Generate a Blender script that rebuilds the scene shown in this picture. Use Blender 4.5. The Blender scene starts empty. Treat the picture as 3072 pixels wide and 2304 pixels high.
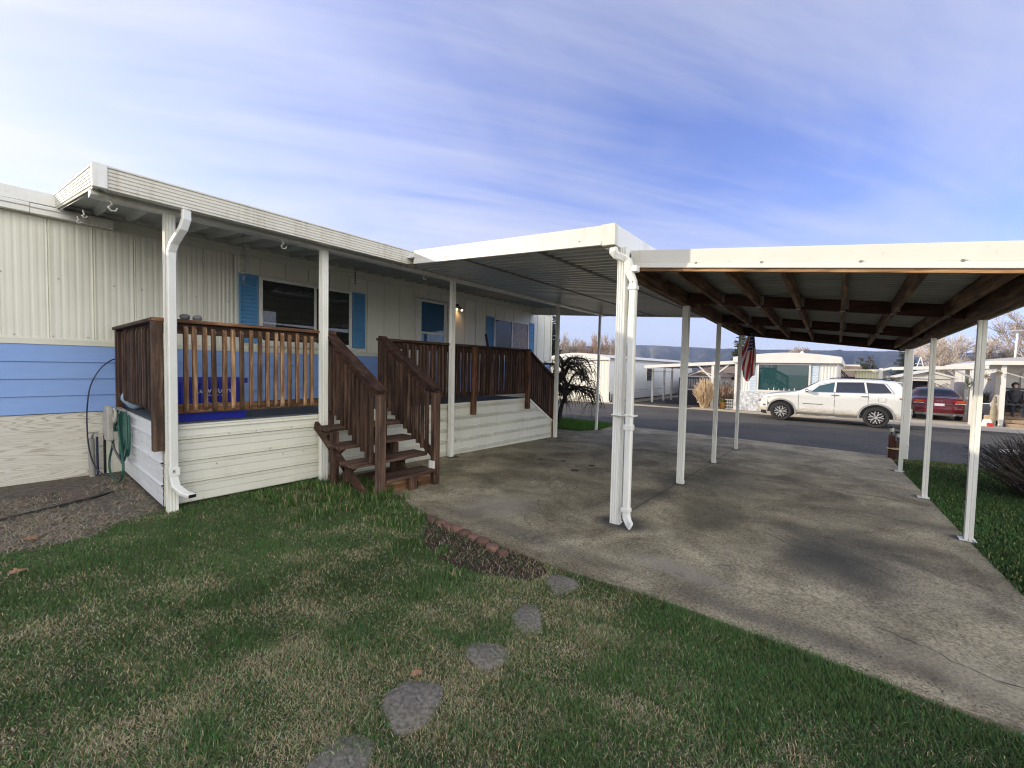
import bpy, bmesh, math, random
import numpy as np
from mathutils import Vector, Matrix
random.seed(7); np.random.seed(7)
sc = bpy.context.scene
COL = sc.collection
R = math.radians
PI = math.pi
ORI = {}

def gz(X):
    return -0.017 * (min(max(X, 2.3), 22) - 2.3)

# ------------------------------------------------------------------ materials
def nt_new(name):
    m = bpy.data.materials.new(name); m.use_nodes = True
    nt = m.node_tree
    for n in list(nt.nodes): nt.nodes.remove(n)
    out = nt.nodes.new('ShaderNodeOutputMaterial')
    b = nt.nodes.new('ShaderNodeBsdfPrincipled')
    nt.links.new(b.outputs[0], out.inputs[0])
    return m, nt, b

def N(nt, t, **kw):
    n = nt.nodes.new(t)
    for k, v in kw.items():
        if k == 'op': n.operation = v
        elif k == 'blend': n.data_type = 'RGBA'; n.blend_type = v
        else:
            n.inputs[k].default_value = v
    return n

def L(nt, a, b): nt.links.new(a, b)

def noise(nt, vec, scale, detail=4, rough=0.55, dist=0.0):
    n = nt.nodes.new('ShaderNodeTexNoise')
    n.inputs['Scale'].default_value = scale; n.inputs['Detail'].default_value = detail
    n.inputs['Roughness'].default_value = rough; n.inputs['Distortion'].default_value = dist
    if vec is not None: L(nt, vec, n.inputs['Vector'])
    return n.outputs[0]

def ramp(nt, fac, stops):
    r = nt.nodes.new('ShaderNodeValToRGB')
    els = r.color_ramp.elements
    while len(els) < len(stops): els.new(0.5)
    for e, (p, c) in zip(els, stops):
        e.position = p; e.color = (*c, 1) if len(c) == 3 else c
    L(nt, fac, r.inputs[0])
    return r.outputs[0]

def mapv(nt, scale=(1, 1, 1), rnd=False, rot=(0, 0, 0)):
    tc = nt.nodes.new('ShaderNodeTexCoord')
    mp = nt.nodes.new('ShaderNodeMapping')
    mp.inputs['Scale'].default_value = scale
    mp.inputs['Rotation'].default_value = rot
    L(nt, tc.outputs['Object'], mp.inputs[0])
    o = mp.outputs[0]
    if rnd:
        oi = nt.nodes.new('ShaderNodeObjectInfo')
        ml = nt.nodes.new('ShaderNodeMath'); ml.operation = 'MULTIPLY'; ml.inputs[1].default_value = 37.0
        L(nt, oi.outputs['Random'], ml.inputs[0])
        ad = nt.nodes.new('ShaderNodeVectorMath'); ad.operation = 'ADD'
        L(nt, o, ad.inputs[0]); L(nt, ml.outputs[0], ad.inputs[1])
        o = ad.outputs[0]
    return o

def mix(nt, fac, a, b, blend='MIX'):
    n = nt.nodes.new('ShaderNodeMix'); n.data_type = 'RGBA'; n.blend_type = blend
    for s, v in ((0, fac), (6, a), (7, b)):
        if isinstance(v, (int, float)): n.inputs[s].default_value = v
        elif isinstance(v, tuple): n.inputs[s].default_value = (*v, 1) if len(v) == 3 else v
        else: L(nt, v, n.inputs[s])
    return n.outputs[2]

def bump(nt, b, h, strength=0.2, dist=0.01):
    bp = nt.nodes.new('ShaderNodeBump')
    bp.inputs['Strength'].default_value = strength; bp.inputs['Distance'].default_value = dist
    L(nt, h, bp.inputs['Height']); L(nt, bp.outputs[0], b.inputs['Normal'])

def pm(name, c, c2=None, scale=6, rough=0.6, metal=0, bmp=0, bscale=60, stretch=(1, 1, 1), rnd=0, spec=0.5, dirt=None, detail=4):
    """plain painted/stone-like material: noise between two colours, optional dirt patches and bump"""
    m, nt, b = nt_new(name)
    b.inputs['Roughness'].default_value = rough; b.inputs['Metallic'].default_value = metal
    b.inputs['Specular IOR Level'].default_value = spec
    v = mapv(nt, stretch, rnd > 0)
    c2 = c2 or tuple(x * 0.86 for x in c)
    f = noise(nt, v, scale, detail)
    col = ramp(nt, f, [(0.3, c2), (0.7, c)])
    if dirt:
        dcol, dscale, lo, hi = dirt
        f2 = noise(nt, v, dscale, 6, 0.65)
        fr = ramp(nt, f2, [(lo, (0, 0, 0)), (hi, (1, 1, 1))])
        col = mix(nt, fr, col, dcol)
    if rnd:
        oi = nt.nodes.new('ShaderNodeObjectInfo')
        mr = nt.nodes.new('ShaderNodeMapRange')
        mr.inputs[3].default_value = 1 - rnd; mr.inputs[4].default_value = 1 + rnd
        L(nt, oi.outputs['Random'], mr.inputs[0])
        hs = nt.nodes.new('ShaderNodeHueSaturation')
        L(nt, mr.outputs[0], hs.inputs['Value']); L(nt, col, hs.inputs['Color'])
        col = hs.outputs[0]
    L(nt, col, b.inputs['Base Color'])
    if bmp: bump(nt, b, noise(nt, v, bscale, 3), bmp)
    return m

def streaky(name, c, c2, dirtc, amt=.55, rough=.42):
    m, nt, b = nt_new(name); b.inputs['Roughness'].default_value = rough
    col = ramp(nt, noise(nt, mapv(nt, (1.2, 1.2, 1.2)), 2, 4), [(0.3, c2), (0.7, c)])
    f = noise(nt, mapv(nt, (16, 16, 1.1)), 1.0, 5, 0.6)
    g = noise(nt, mapv(nt, (1.3, 1.3, .6)), 1.0, 3)
    mu = N(nt, 'ShaderNodeMath', op='MULTIPLY'); L(nt, f, mu.inputs[0]); L(nt, g, mu.inputs[1])
    col = mix(nt, ramp(nt, mu.outputs[0], [(.27, (0, 0, 0)), (.42, (amt, amt, amt))]), col, dirtc)
    sp = noise(nt, mapv(nt), 22, 3, .6)
    col = mix(nt, ramp(nt, sp, [(.66, (0, 0, 0)), (.76, (amt, amt, amt))]), col, dirtc)
    L(nt, col, b.inputs['Base Color']); bump(nt, b, noise(nt, mapv(nt), 3, 2), .12, .02)
    return m

def wood(name, axis, dark, light, rnd=0.25, rough=0.75, grainscale=1.0):
    m, nt, b = nt_new(name)
    b.inputs['Roughness'].default_value = rough; b.inputs['Specular IOR Level'].default_value = 0.3
    st = [26 * grainscale] * 3; st['xyz'.index(axis)] = 1.6 * grainscale
    v = mapv(nt, tuple(st), True)
    f = noise(nt, v, 1.0, 6, 0.6, 0.6)
    st2 = [9] * 3; st2['xyz'.index(axis)] = 2.2
    f2 = noise(nt, mapv(nt, tuple(st2), True), 1.0, 4, 0.6)
    a = ramp(nt, f, [(0.28, tuple(x * 0.45 for x in dark)), (0.5, dark), (0.72, light)])
    w = ramp(nt, f2, [(0.35, (0.45, 0.42, 0.40)), (0.62, (1.15, 1.1, 1.05))])
    col = mix(nt, 1.0, a, w, 'MULTIPLY')
    oi = nt.nodes.new('ShaderNodeObjectInfo')
    mr = nt.nodes.new('ShaderNodeMapRange'); mr.inputs[3].default_value = 1 - rnd; mr.inputs[4].default_value = 1 + rnd
    L(nt, oi.outputs['Random'], mr.inputs[0])
    hs = nt.nodes.new('ShaderNodeHueSaturation'); L(nt, mr.outputs[0], hs.inputs['Value']); L(nt, col, hs.inputs['Color'])
    L(nt, hs.outputs[0], b.inputs['Base Color'])
    bump(nt, b, f, 0.35, 0.004)
    return m

def glass(name, tint=(0.02, 0.025, 0.03), rough=0.02, see=0.0, refl=1.0):
    m, nt, b = nt_new(name)
    b.inputs['Base Color'].default_value = (*tint, 1); b.inputs['Roughness'].default_value = rough
    b.inputs['IOR'].default_value = 1.75; b.inputs['Specular IOR Level'].default_value = refl * .7
    if see > 0:
        tr = nt.nodes.new('ShaderNodeBsdfTransparent')
        mx = nt.nodes.new('ShaderNodeMixShader'); mx.inputs[0].default_value = see
        out = [n for n in nt.nodes if n.type == 'OUTPUT_MATERIAL'][0]
        L(nt, b.outputs[0], mx.inputs[1]); L(nt, tr.outputs[0], mx.inputs[2]); L(nt, mx.outputs[0], out.inputs[0])
    return m

def emit(name, c, s):
    m, nt, b = nt_new(name)
    b.inputs['Base Color'].default_value = (*c, 1)
    b.inputs['Emission Color'].default_value = (*c, 1); b.inputs['Emission Strength'].default_value = s
    return m

WHITE_DIRT = ((0.42, 0.38, 0.28), 3.0, 0.62, 0.95)
M = dict(
    cream=pm('cream_siding', (0.76, 0.76, 0.645), (0.70, 0.70, 0.59), 3, 0.45, bmp=0.04, bscale=200, stretch=(3, 3, .4), dirt=((0.50, 0.47, 0.36), 2.4, 0.60, 0.95)),
    creamtrim=pm('cream_trim', (0.72, 0.72, 0.62), None, 4, 0.45, stretch=(.5, 1, 4), dirt=((0.45, 0.42, 0.34), 3.5, 0.6, 0.95)),
    white=pm('white_aluminium', (0.80, 0.80, 0.76), (0.74, 0.74, 0.69), 5, 0.38, dirt=((0.5, 0.47, 0.36), 5.0, 0.64, 0.98)),
    postwhite=pm('white_post_paint', (0.80, 0.80, 0.75), (0.72, 0.72, 0.66), 4, 0.4, stretch=(3, 3, .5), dirt=((0.52, 0.48, 0.34), 6, 0.60, 0.95)),
    fascia=pm('white_fascia', (0.69, 0.67, 0.585), (0.645, 0.625, 0.545), 1.5, 0.42, dirt=((0.55, 0.52, 0.44), 2.5, 0.64, 1.0)),
    skirt=pm('skirt_panel', (0.70, 0.695, 0.60), (0.63, 0.62, 0.53), 3, 0.45, stretch=(.6, 1, 3), dirt=((0.36, 0.33, 0.25), 3.2, 0.60, 0.92)),
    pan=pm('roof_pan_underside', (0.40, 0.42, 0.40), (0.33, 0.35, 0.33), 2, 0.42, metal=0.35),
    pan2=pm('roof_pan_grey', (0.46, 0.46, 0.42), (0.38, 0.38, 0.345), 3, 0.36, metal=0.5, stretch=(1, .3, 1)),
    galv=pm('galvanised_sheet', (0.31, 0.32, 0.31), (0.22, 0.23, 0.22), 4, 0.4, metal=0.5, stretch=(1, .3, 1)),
    blue=pm('blue_lap_siding', (0.235, 0.385, 0.745), (0.205, 0.345, 0.69), 3, 0.5, stretch=(.5, 1, 2), dirt=((0.17, 0.28, 0.52), 3.0, 0.54, 0.85)),
    shutter=pm('blue_shutter', (0.12, 0.33, 0.60), (0.10, 0.29, 0.53), 5, 0.5),
    frame=pm('window_frame_white', (0.82, 0.82, 0.78), None, 8, 0.45),
    glassd=glass('window_glass', (0.035, 0.037, 0.033), 0.015, see=0.30, refl=1.0),
    glassdoor=glass('door_glass', (0.035, 0.12, 0.23), 0.03, refl=0.6),
    glassdk=glass('dark_glass', (0.012, 0.014, 0.016), 0.03),
    glassdim=glass('low_reflection_glass', (0.012, 0.014, 0.018), 0.05, refl=0.28),  # reflection turned down so these panes mirror less sky
    glassteal=glass('teal_glass', (0.02, 0.06, 0.065), 0.02),
    interior=pm('room_wall', (0.10, 0.10, 0.085), None, 3, 0.8),
    curtain=pm('valance_cloth', (0.72, 0.71, 0.66), None, 20, 0.9),
    black=pm('black_metal', (0.012, 0.012, 0.013), None, 8, 0.5),
    rubber=pm('rubber', (0.015, 0.015, 0.016), (0.022, 0.02, 0.019), 30, 0.8, bmp=0.1),
    chrome=pm('chrome', (0.62, 0.63, 0.65), None, 8, 0.18, metal=1),
    steel=pm('dull_steel', (0.36, 0.36, 0.36), (0.25, 0.24, 0.22), 12, 0.45, metal=0.8),
    woodz=wood('deck_wood_upright', 'z', (0.070, 0.040, 0.028), (0.155, 0.099, 0.066)),
    woodx=wood('deck_wood_rail', 'x', (0.063, 0.035, 0.024), (0.135, 0.084, 0.055)),
    woody=wood('deck_wood_side', 'y', (0.062, 0.033, 0.023), (0.135, 0.080, 0.052)),
    weather=wood('weathered_baluster', 'z', (0.19, 0.108, 0.058), (0.54, 0.37, 0.225), 0.40),
    weatherx=wood('weathered_rail', 'x', (0.15, 0.075, 0.038), (0.40, 0.25, 0.14), 0.15),
    newel=wood('worn_post', 'z', (0.115, 0.072, 0.050), (0.25, 0.172, 0.122), 0.2),
    tread=wood('worn_tread', 'x', (0.085, 0.050, 0.034), (0.22, 0.155, 0.115), 0.15),
    rafter=wood('carport_rafter', 'x', (0.155, 0.090, 0.050), (0.34, 0.225, 0.135), 0.2),
    beamred=wood('carport_crossbeam', 'y', (0.062, 0.025, 0.018), (0.10, 0.045, 0.03), 0.15),
    rimwood=wood('rim_board', 'y', (0.33, 0.19, 0.09), (0.52, 0.33, 0.18), 0.1),
    deckfloor=pm('grey_deck_floor', (0.085, 0.095, 0.105), (0.06, 0.068, 0.078), 8, 0.6, stretch=(.4, 2, 1)),
    binblue=pm('blue_bin_plastic', (0.022, 0.035, 0.40), (0.018, 0.028, 0.34), 6, 0.35),
    hose=pm('green_hose', (0.012, 0.085, 0.065), None, 12, 0.4),
    reel=pm('beige_plastic', (0.42, 0.41, 0.37), None, 6, 0.5),
    cable=pm('dark_blue_cable', (0.012, 0.02, 0.06), None, 6, 0.45),
    concrete=None, asphalt=None,
    stone=pm('stepping_stone', (0.27, 0.245, 0.19), (0.105, 0.094, 0.07), 40, 0.9, bmp=0.7, bscale=70, dirt=((0.08, 0.078, 0.07), 60, 0.52, 0.66)),
    rock=pm('grey_rock', (0.16, 0.16, 0.165), (0.07, 0.07, 0.075), 10, 0.85, bmp=0.5, bscale=30, rnd=0.3),
    palerock=pm('pale_rock', (0.55, 0.50, 0.43), (0.38, 0.34, 0.29), 6, 0.85, bmp=0.4, bscale=20),
    brick=pm('red_edging_brick', (0.215, 0.112, 0.082), (0.13, 0.072, 0.055), 14, 0.85, bmp=0.4, bscale=60, rnd=0.25, dirt=((0.10, 0.08, 0.06), 9, 0.55, 0.8)),
    paver=pm('dirty_paver', (0.14, 0.10, 0.078), (0.085, 0.065, 0.05), 12, 0.9, bmp=0.4, bscale=50, rnd=0.2, dirt=((0.07, 0.058, 0.045), 7, 0.48, 0.7)),
    dirt=pm('bare_dirt', (0.135, 0.115, 0.09), (0.06, 0.05, 0.038), 12, 0.95, bmp=0.8, bscale=40, dirt=((0.22, 0.195, 0.15), 26, 0.52, 0.7)),
    mulch=pm('dark_mulch', (0.07, 0.045, 0.032), (0.022, 0.015, 0.012), 30, 0.95, bmp=1.0, bscale=60),
    lawn=pm('lawn_soil', (0.085, 0.092, 0.045), (0.04, 0.05, 0.022), 20, 0.95, bmp=0.8, bscale=90, dirt=((0.16, 0.13, 0.075), 3.0, 0.5, 0.72)),
    earth=pm('dry_ground', (0.36, 0.30, 0.22), (0.24, 0.20, 0.15), 0.6, 0.95, bmp=0.3, bscale=12, dirt=((0.20, 0.20, 0.11), .35, 0.5, 0.7)),
    verge=pm('gravel_verge', (0.50, 0.42, 0.31), (0.30, 0.25, 0.18), 9, 0.95, bmp=0.6, bscale=14),
    walk=pm('pale_concrete', (0.48, 0.43, 0.35), (0.38, 0.34, 0.28), 2, 0.9),
    bark=pm('dark_bark', (0.045, 0.036, 0.030), (0.022, 0.018, 0.015), 20, 0.9, bmp=0.5, bscale=40),
    twig=pm('grey_twig', (0.42, 0.36, 0.32), (0.28, 0.235, 0.205), 3, 0.9),
    twigred=pm('reddish_twig', (0.42, 0.30, 0.235), (0.28, 0.19, 0.145), 3, 0.9),
    birch=pm('pale_bark', (0.60, 0.52, 0.44), (0.40, 0.33, 0.27), 3, 0.85),
    straw=pm('dry_stem', (0.62, 0.48, 0.31), (0.42, 0.31, 0.19), 5, 0.9),
    needle=pm('conifer_needles', (0.075, 0.088, 0.032), (0.035, 0.045, 0.020), 2, 0.9),
    needle2=pm('dark_conifer_needles', (0.018, 0.028, 0.014), (0.010, 0.016, 0.010), 2, 0.9),
    needle3=pm('blue_grey_needles', (0.085, 0.105, 0.085), (0.04, 0.055, 0.048), 2, 0.9),
    needle4=pm('brownish_needles', (0.125, 0.105, 0.065), (0.07, 0.06, 0.04), 2, 0.9),
    rimsilver=pm('alloy_silver', (0.62, 0.62, 0.61), None, 6, 0.3, metal=0.35),
    mottledbase=pm('mottled_white_base', (0.78, 0.78, 0.76), (0.34, 0.36, 0.40), 9, 0.8, dirt=((0.30, 0.32, 0.37), 12, 0.50, 0.60), bmp=.6, bscale=12),  # white base wall with grey noise blotches
    suvwhite=pm('white_car_paint', (0.66, 0.66, 0.63), (0.63, 0.63, 0.60), 2, 0.16, dirt=((0.62, 0.55, 0.42), 2.2, 0.62, 0.95)),
    red=pm('dark_red_car_paint', (0.11, 0.006, 0.012), (0.095, 0.005, 0.010), 2, 0.18),
    lampred=pm('tail_lamp_red', (0.42, 0.012, 0.012), None, 8, 0.12),
    lamporange=pm('tail_lamp_amber', (0.62, 0.10, 0.02), None, 8, 0.12),
    lampclear=pm('clear_lamp', (0.62, 0.63, 0.62), (0.35, 0.36, 0.36), 12, 0.1),
    trim=pm('grey_trim', (0.13, 0.125, 0.115), None, 8, 0.6),
    house1=pm('neighbour_siding', (0.72, 0.70, 0.60), (0.66, 0.64, 0.55), 2, 0.5),
    house1shade=pm('neighbour_shaded_siding', (0.64, 0.66, 0.68), (0.58, 0.60, 0.62), 2, 0.5),  # greyer copy of the front siding, the side wall's shade put into colour
    nwhite=pm('neighbour_white', (0.66, 0.65, 0.61), (0.60, 0.59, 0.55), 1.5, 0.5),
    nblue=pm('pale_blue_siding', (0.52, 0.60, 0.68), None, 2, 0.5),
    yellow=pm('pale_yellow_siding', (0.72, 0.70, 0.46), None, 2, 0.5),
    brownroof=pm('brown_roof', (0.22, 0.16, 0.12), (0.14, 0.10, 0.08), 3, 0.8),
    greyroof=pm('grey_roof', (0.35, 0.35, 0.36), None, 2, 0.7),
    step=pm('brown_step', (0.36, 0.255, 0.17), (0.27, 0.19, 0.125), 4, 0.8),
    orange=pm('orange_pot', (0.52, 0.26, 0.06), None, 5, 0.6),
    leafy=pm('plant_leaf', (0.16, 0.20, 0.04), None, 5, 0.7),
    leaf=pm('dry_leaf', (0.36, 0.21, 0.12), (0.26, 0.14, 0.08), 20, 0.85),
    soilpot=pm('cardboard', (0.45, 0.33, 0.2), None, 4, 0.8),
    redcloth=pm('red_plastic', (0.45, 0.03, 0.03), None, 5, 0.5),
    skin=pm('skin', (0.5, 0.32, 0.24), None, 8, 0.6),
    jacket=pm('dark_jacket', (0.02, 0.022, 0.03), None, 8, 0.9),
    hair=pm('dark_hair', (0.015, 0.012, 0.010), None, 8, 0.7),
    wreath=pm('wreath_green', (0.03, 0.05, 0.02), None, 20, 0.9),
    letter=pm('white_lettering', (0.75, 0.75, 0.75), None, 8, 0.6),
    butter=pm('butterfly_metal', (0.16, 0.13, 0.08), None, 20, 0.5),
    reflectpane=pm('painted_reflection_pane', (0.30, 0.20, 0.155), (0.10, 0.065, 0.05), 26, 0.35, dirt=((0.46, 0.36, 0.31), 40, 0.52, 0.62)),  # brown mottle: a bare shrub's reflection painted into the pane colour
)
M['fascia'] = streaky('white_fascia', (0.69, 0.67, 0.585), (0.64, 0.62, 0.54), (.42, .38, .29), .5)
M['white'] = streaky('white_aluminium', (0.80, 0.80, 0.76), (0.74, 0.74, 0.69), (.45, .41, .32), .5)
M['postwhite'] = streaky('white_post_paint', (0.80, 0.80, 0.75), (0.73, 0.73, 0.67), (.50, .45, .32), .6)
M['skirt'] = streaky('skirt_panel', (0.73, 0.725, 0.635), (0.66, 0.655, 0.565), (.40, .37, .28), .22)
M['cream'] = streaky('cream_siding', (0.78, 0.78, 0.685), (0.72, 0.72, 0.63), (.55, .53, .44), .22)

def mk_suv():
    m, nt, b = nt_new('muddy_white_paint')
    b.inputs['Roughness'].default_value = .16; b.inputs['Coat Weight'].default_value = .4
    v = mapv(nt); sx = nt.nodes.new('ShaderNodeSeparateXYZ'); L(nt, v, sx.inputs[0])
    mr = nt.nodes.new('ShaderNodeMapRange'); mr.inputs[1].default_value = .78; mr.inputs[2].default_value = .42; L(nt, sx.outputs[2], mr.inputs[0])
    f = noise(nt, mapv(nt, (5, 5, 14)), 1.0, 7, .7)
    mu = N(nt, 'ShaderNodeMath', op='MULTIPLY'); L(nt, f, mu.inputs[0]); L(nt, mr.outputs[0], mu.inputs[1])
    c = mix(nt, ramp(nt, mu.outputs[0], [(.22, (0, 0, 0)), (.55, (.85, .85, .85))]), (.66, .66, .63), (.40, .34, .25))
    L(nt, c, b.inputs['Base Color']); return m
M['suvwhite'] = mk_suv()

def mk_plywood():
    m, nt, b = nt_new('painted_plywood')
    b.inputs['Roughness'].default_value = 0.75
    v = mapv(nt, (0.36, 1, 3.4))
    f = noise(nt, v, 1.15, 2.5, 0.45, 0.9)
    k = N(nt, 'ShaderNodeMath', op='MULTIPLY'); k.inputs[1].default_value = 230.0; L(nt, f, k.inputs[0])
    s = N(nt, 'ShaderNodeMath', op='SINE'); L(nt, k.outputs[0], s.inputs[0])
    fine = noise(nt, mapv(nt, (3, 1, 60)), 1.0, 3)
    a = N(nt, 'ShaderNodeMath', op='ADD'); L(nt, s.outputs[0], a.inputs[0])
    mm = N(nt, 'ShaderNodeMath', op='MULTIPLY_ADD'); L(nt, fine, mm.inputs[0]); mm.inputs[1].default_value = 1.6; mm.inputs[2].default_value = -0.8
    L(nt, mm.outputs[0], a.inputs[1])
    c = ramp(nt, a.outputs[0], [(0.2, (0.62, 0.605, 0.54)), (0.60, (0.55, 0.53, 0.47)), (1.0, (0.42, 0.38, 0.31))])
    L(nt, c, b.inputs['Base Color'])
    return m
M['plywood'] = mk_plywood()

def mk_concrete():
    m, nt, b = nt_new('stained_concrete')
    b.inputs['Roughness'].default_value = 0.88; b.inputs['Specular IOR Level'].default_value = 0.3
    v = mapv(nt)
    f1 = noise(nt, v, 1.5, 8, 0.66, 0.5)
    base = ramp(nt, f1, [(0.33, (0.142, 0.120, 0.076)), (0.50, (0.282, 0.245, 0.163)), (0.66, (0.44, 0.385, 0.262))])
    sp = noise(nt, v, 52, 6, 0.8)
    base = mix(nt, 1.0, base, ramp(nt, sp, [(0.36, (0.38, 0.38, 0.38)), (0.60, (1.34, 1.34, 1.30))]), 'MULTIPLY')
    wn = noise(nt, v, 2.3, 5, 0.6)
    def spot(col, x, y, rx, ry, amt, soft=0.8, rot=0, wob=0.9):
        nonlocal base
        mp = nt.nodes.new('ShaderNodeMapping'); mp.vector_type = 'TEXTURE'
        mp.inputs['Location'].default_value = (x, y, 0); mp.inputs['Scale'].default_value = (rx, ry, 1e3)
        mp.inputs['Rotation'].default_value = (0, 0, rot)
        L(nt, v, mp.inputs[0])
        ln = nt.nodes.new('ShaderNodeVectorMath'); ln.operation = 'LENGTH'; L(nt, mp.outputs[0], ln.inputs[0])
        ad = nt.nodes.new('ShaderNodeMath'); ad.operation = 'MULTIPLY_ADD'; L(nt, wn, ad.inputs[0]); ad.inputs[1].default_value = wob
        L(nt, ln.outputs['Value'], ad.inputs[2])
        mr = nt.nodes.new('ShaderNodeMapRange'); mr.interpolation_type = 'SMOOTHSTEP'
        mr.inputs[1].default_value = 1 + wob * .5; mr.inputs[2].default_value = 1 + wob * .5 - soft
        mr.inputs[3].default_value = 0; mr.inputs[4].default_value = amt
        L(nt, ad.outputs[0], mr.inputs[0])
        base = mix(nt, mr.outputs[0], base, col)
    dk = (0.050, 0.050, 0.047)
    spot(dk, 4.6, 0.0, 1.35, 0.80, 0.62)
    spot(dk, 4.45, 0.1, 0.6, 0.5, 0.45)
    spot((0.42, 0.37, 0.27), 3.15, -.55, .25, .7, .25)
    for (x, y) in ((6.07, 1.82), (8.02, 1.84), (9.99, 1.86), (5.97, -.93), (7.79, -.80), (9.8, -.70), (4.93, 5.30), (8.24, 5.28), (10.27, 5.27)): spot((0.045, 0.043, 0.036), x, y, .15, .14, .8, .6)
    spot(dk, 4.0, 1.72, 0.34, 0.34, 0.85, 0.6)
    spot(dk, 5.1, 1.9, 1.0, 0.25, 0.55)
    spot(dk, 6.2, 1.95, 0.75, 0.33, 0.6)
    spot((0.10, 0.098, 0.06), 5.0, 1.15, 0.9, 0.55, 0.6)
    spot((0.095, 0.092, 0.068), 6.5, 1.3, 1.6, 0.8, 0.40)
    spot(dk, 3.0, 0.3, 0.16, 1.2, 0.45)
    spot(dk, 3.05, 2.4, 0.22, 1.1, 0.5)
    spot(dk, 5.6, 3.9, 1.2, 0.35, 0.35, rot=-.2)
    spot((0.33, 0.31, 0.25), 3.5, 3.0, 0.7, 0.6, 0.5)
    spot((0.36, 0.33, 0.26), 3.3, 1.0, 0.22, 0.5, 0.5)
    spot((0.34, 0.32, 0.27), 9.3, 4.3, 1.8, 1.0, 0.30)
    spot((0.30, 0.24, 0.175), 7.0, 1.2, 0.5, 0.25, 0.4)
    for (x, y, r) in ((5.64, 3.29, .10), (6.16, 3.27, .085), (6.11, 3.79, .07), (6.6, 2.9, .06), (5.95, 4.15, .05)):
        spot((0.022, 0.022, 0.022), x, y, r, r * .8, 0.9, 0.35, wob=0.5)
    # pale paint flecks by the right hand edge
    fl = ramp(nt, noise(nt, v, 22, 2, 0.6), [(0.70, (0, 0, 0)), (0.74, (.6, .6, .6))])
    mp = nt.nodes.new('ShaderNodeMapping'); mp.vector_type = 'TEXTURE'; mp.inputs['Location'].default_value = (4.2, -.85, 0); mp.inputs['Scale'].default_value = (.5, .25, 1e3)
    L(nt, v, mp.inputs[0]); ln = nt.nodes.new('ShaderNodeVectorMath'); ln.operation = 'LENGTH'; L(nt, mp.outputs[0], ln.inputs[0])
    mr = nt.nodes.new('ShaderNodeMapRange'); mr.inputs[1].default_value = 1; mr.inputs[2].default_value = .5; L(nt, ln.outputs['Value'], mr.inputs[0])
    mu = nt.nodes.new('ShaderNodeMath'); mu.operation = 'MULTIPLY'; L(nt, fl, mu.inputs[0]); L(nt, mr.outputs[0], mu.inputs[1])
    base = mix(nt, mu.outputs[0], base, (0.6, 0.6, 0.58))
    # hairline cracks: thin level line of a low frequency noise
    cr = noise(nt, v, 0.55, 5, 0.55)
    sb = N(nt, 'ShaderNodeMath', op='SUBTRACT'); L(nt, cr, sb.inputs[0]); sb.inputs[1].default_value = 0.5
    ab = N(nt, 'ShaderNodeMath', op='ABSOLUTE'); L(nt, sb.outputs[0], ab.inputs[0])
    cf = ramp(nt, ab.outputs[0], [(0.0, (0.68, 0.68, 0.68)), (0.0018, (1, 1, 1))])
    base = mix(nt, 1.0, base, cf, 'MULTIPLY')
    L(nt, base, b.inputs['Base Color'])
    bump(nt, b, sp, 0.35, 0.004)
    return m
M['concrete'] = mk_concrete()

def mk_asphalt():
    m, nt, b = nt_new('worn_asphalt')
    b.inputs['Roughness'].default_value = 0.92; b.inputs['Specular IOR Level'].default_value = 0.25
    v = mapv(nt)
    sp = noise(nt, v, 45, 4, 0.75)
    f = noise(nt, v, 0.5, 5, 0.6)
    c = ramp(nt, sp, [(0.3, (0.030, 0.029, 0.028)), (0.55, (0.072, 0.069, 0.064)), (0.72, (0.25, 0.235, 0.21))])
    c = mix(nt, 1.0, c, ramp(nt, f, [(0.35, (0.8, 0.8, 0.82)), (0.65, (1.2, 1.17, 1.12))]), 'MULTIPLY')
    fl = ramp(nt, noise(nt, v, 7, 2), [(0.74, (0, 0, 0)), (0.77, (1, 1, 1))])
    c = mix(nt, fl, c, (0.30, 0.27, 0.23))
    L(nt, c, b.inputs['Base Color']); bump(nt, b, sp, 0.6, 0.01)
    return m
M['asphalt'] = mk_asphalt()

def mk_hill():
    m, nt, b = nt_new('hill_scrub')
    b.inputs['Roughness'].default_value = 1.0; b.inputs['Specular IOR Level'].default_value = 0
    v = mapv(nt)
    f = noise(nt, v, 0.004, 7, 0.62)
    L(nt, ramp(nt, f, [(0.36, (0.016, 0.018, 0.020)), (0.52, (0.055, 0.053, 0.046)), (0.66, (0.16, 0.145, 0.115))]), b.inputs['Base Color'])
    return m
M['hill'] = mk_hill()

def mk_blade(name, rough=0.7):
    m, nt, b = nt_new(name)
    a = nt.nodes.new('ShaderNodeAttribute'); a.attribute_name = 'Col'
    L(nt, a.outputs['Color'], b.inputs['Base Color'])
    b.inputs['Roughness'].default_value = rough; b.inputs['Specular IOR Level'].default_value = 0.25
    return m
M['blade'] = mk_blade('grass_blade')

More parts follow.
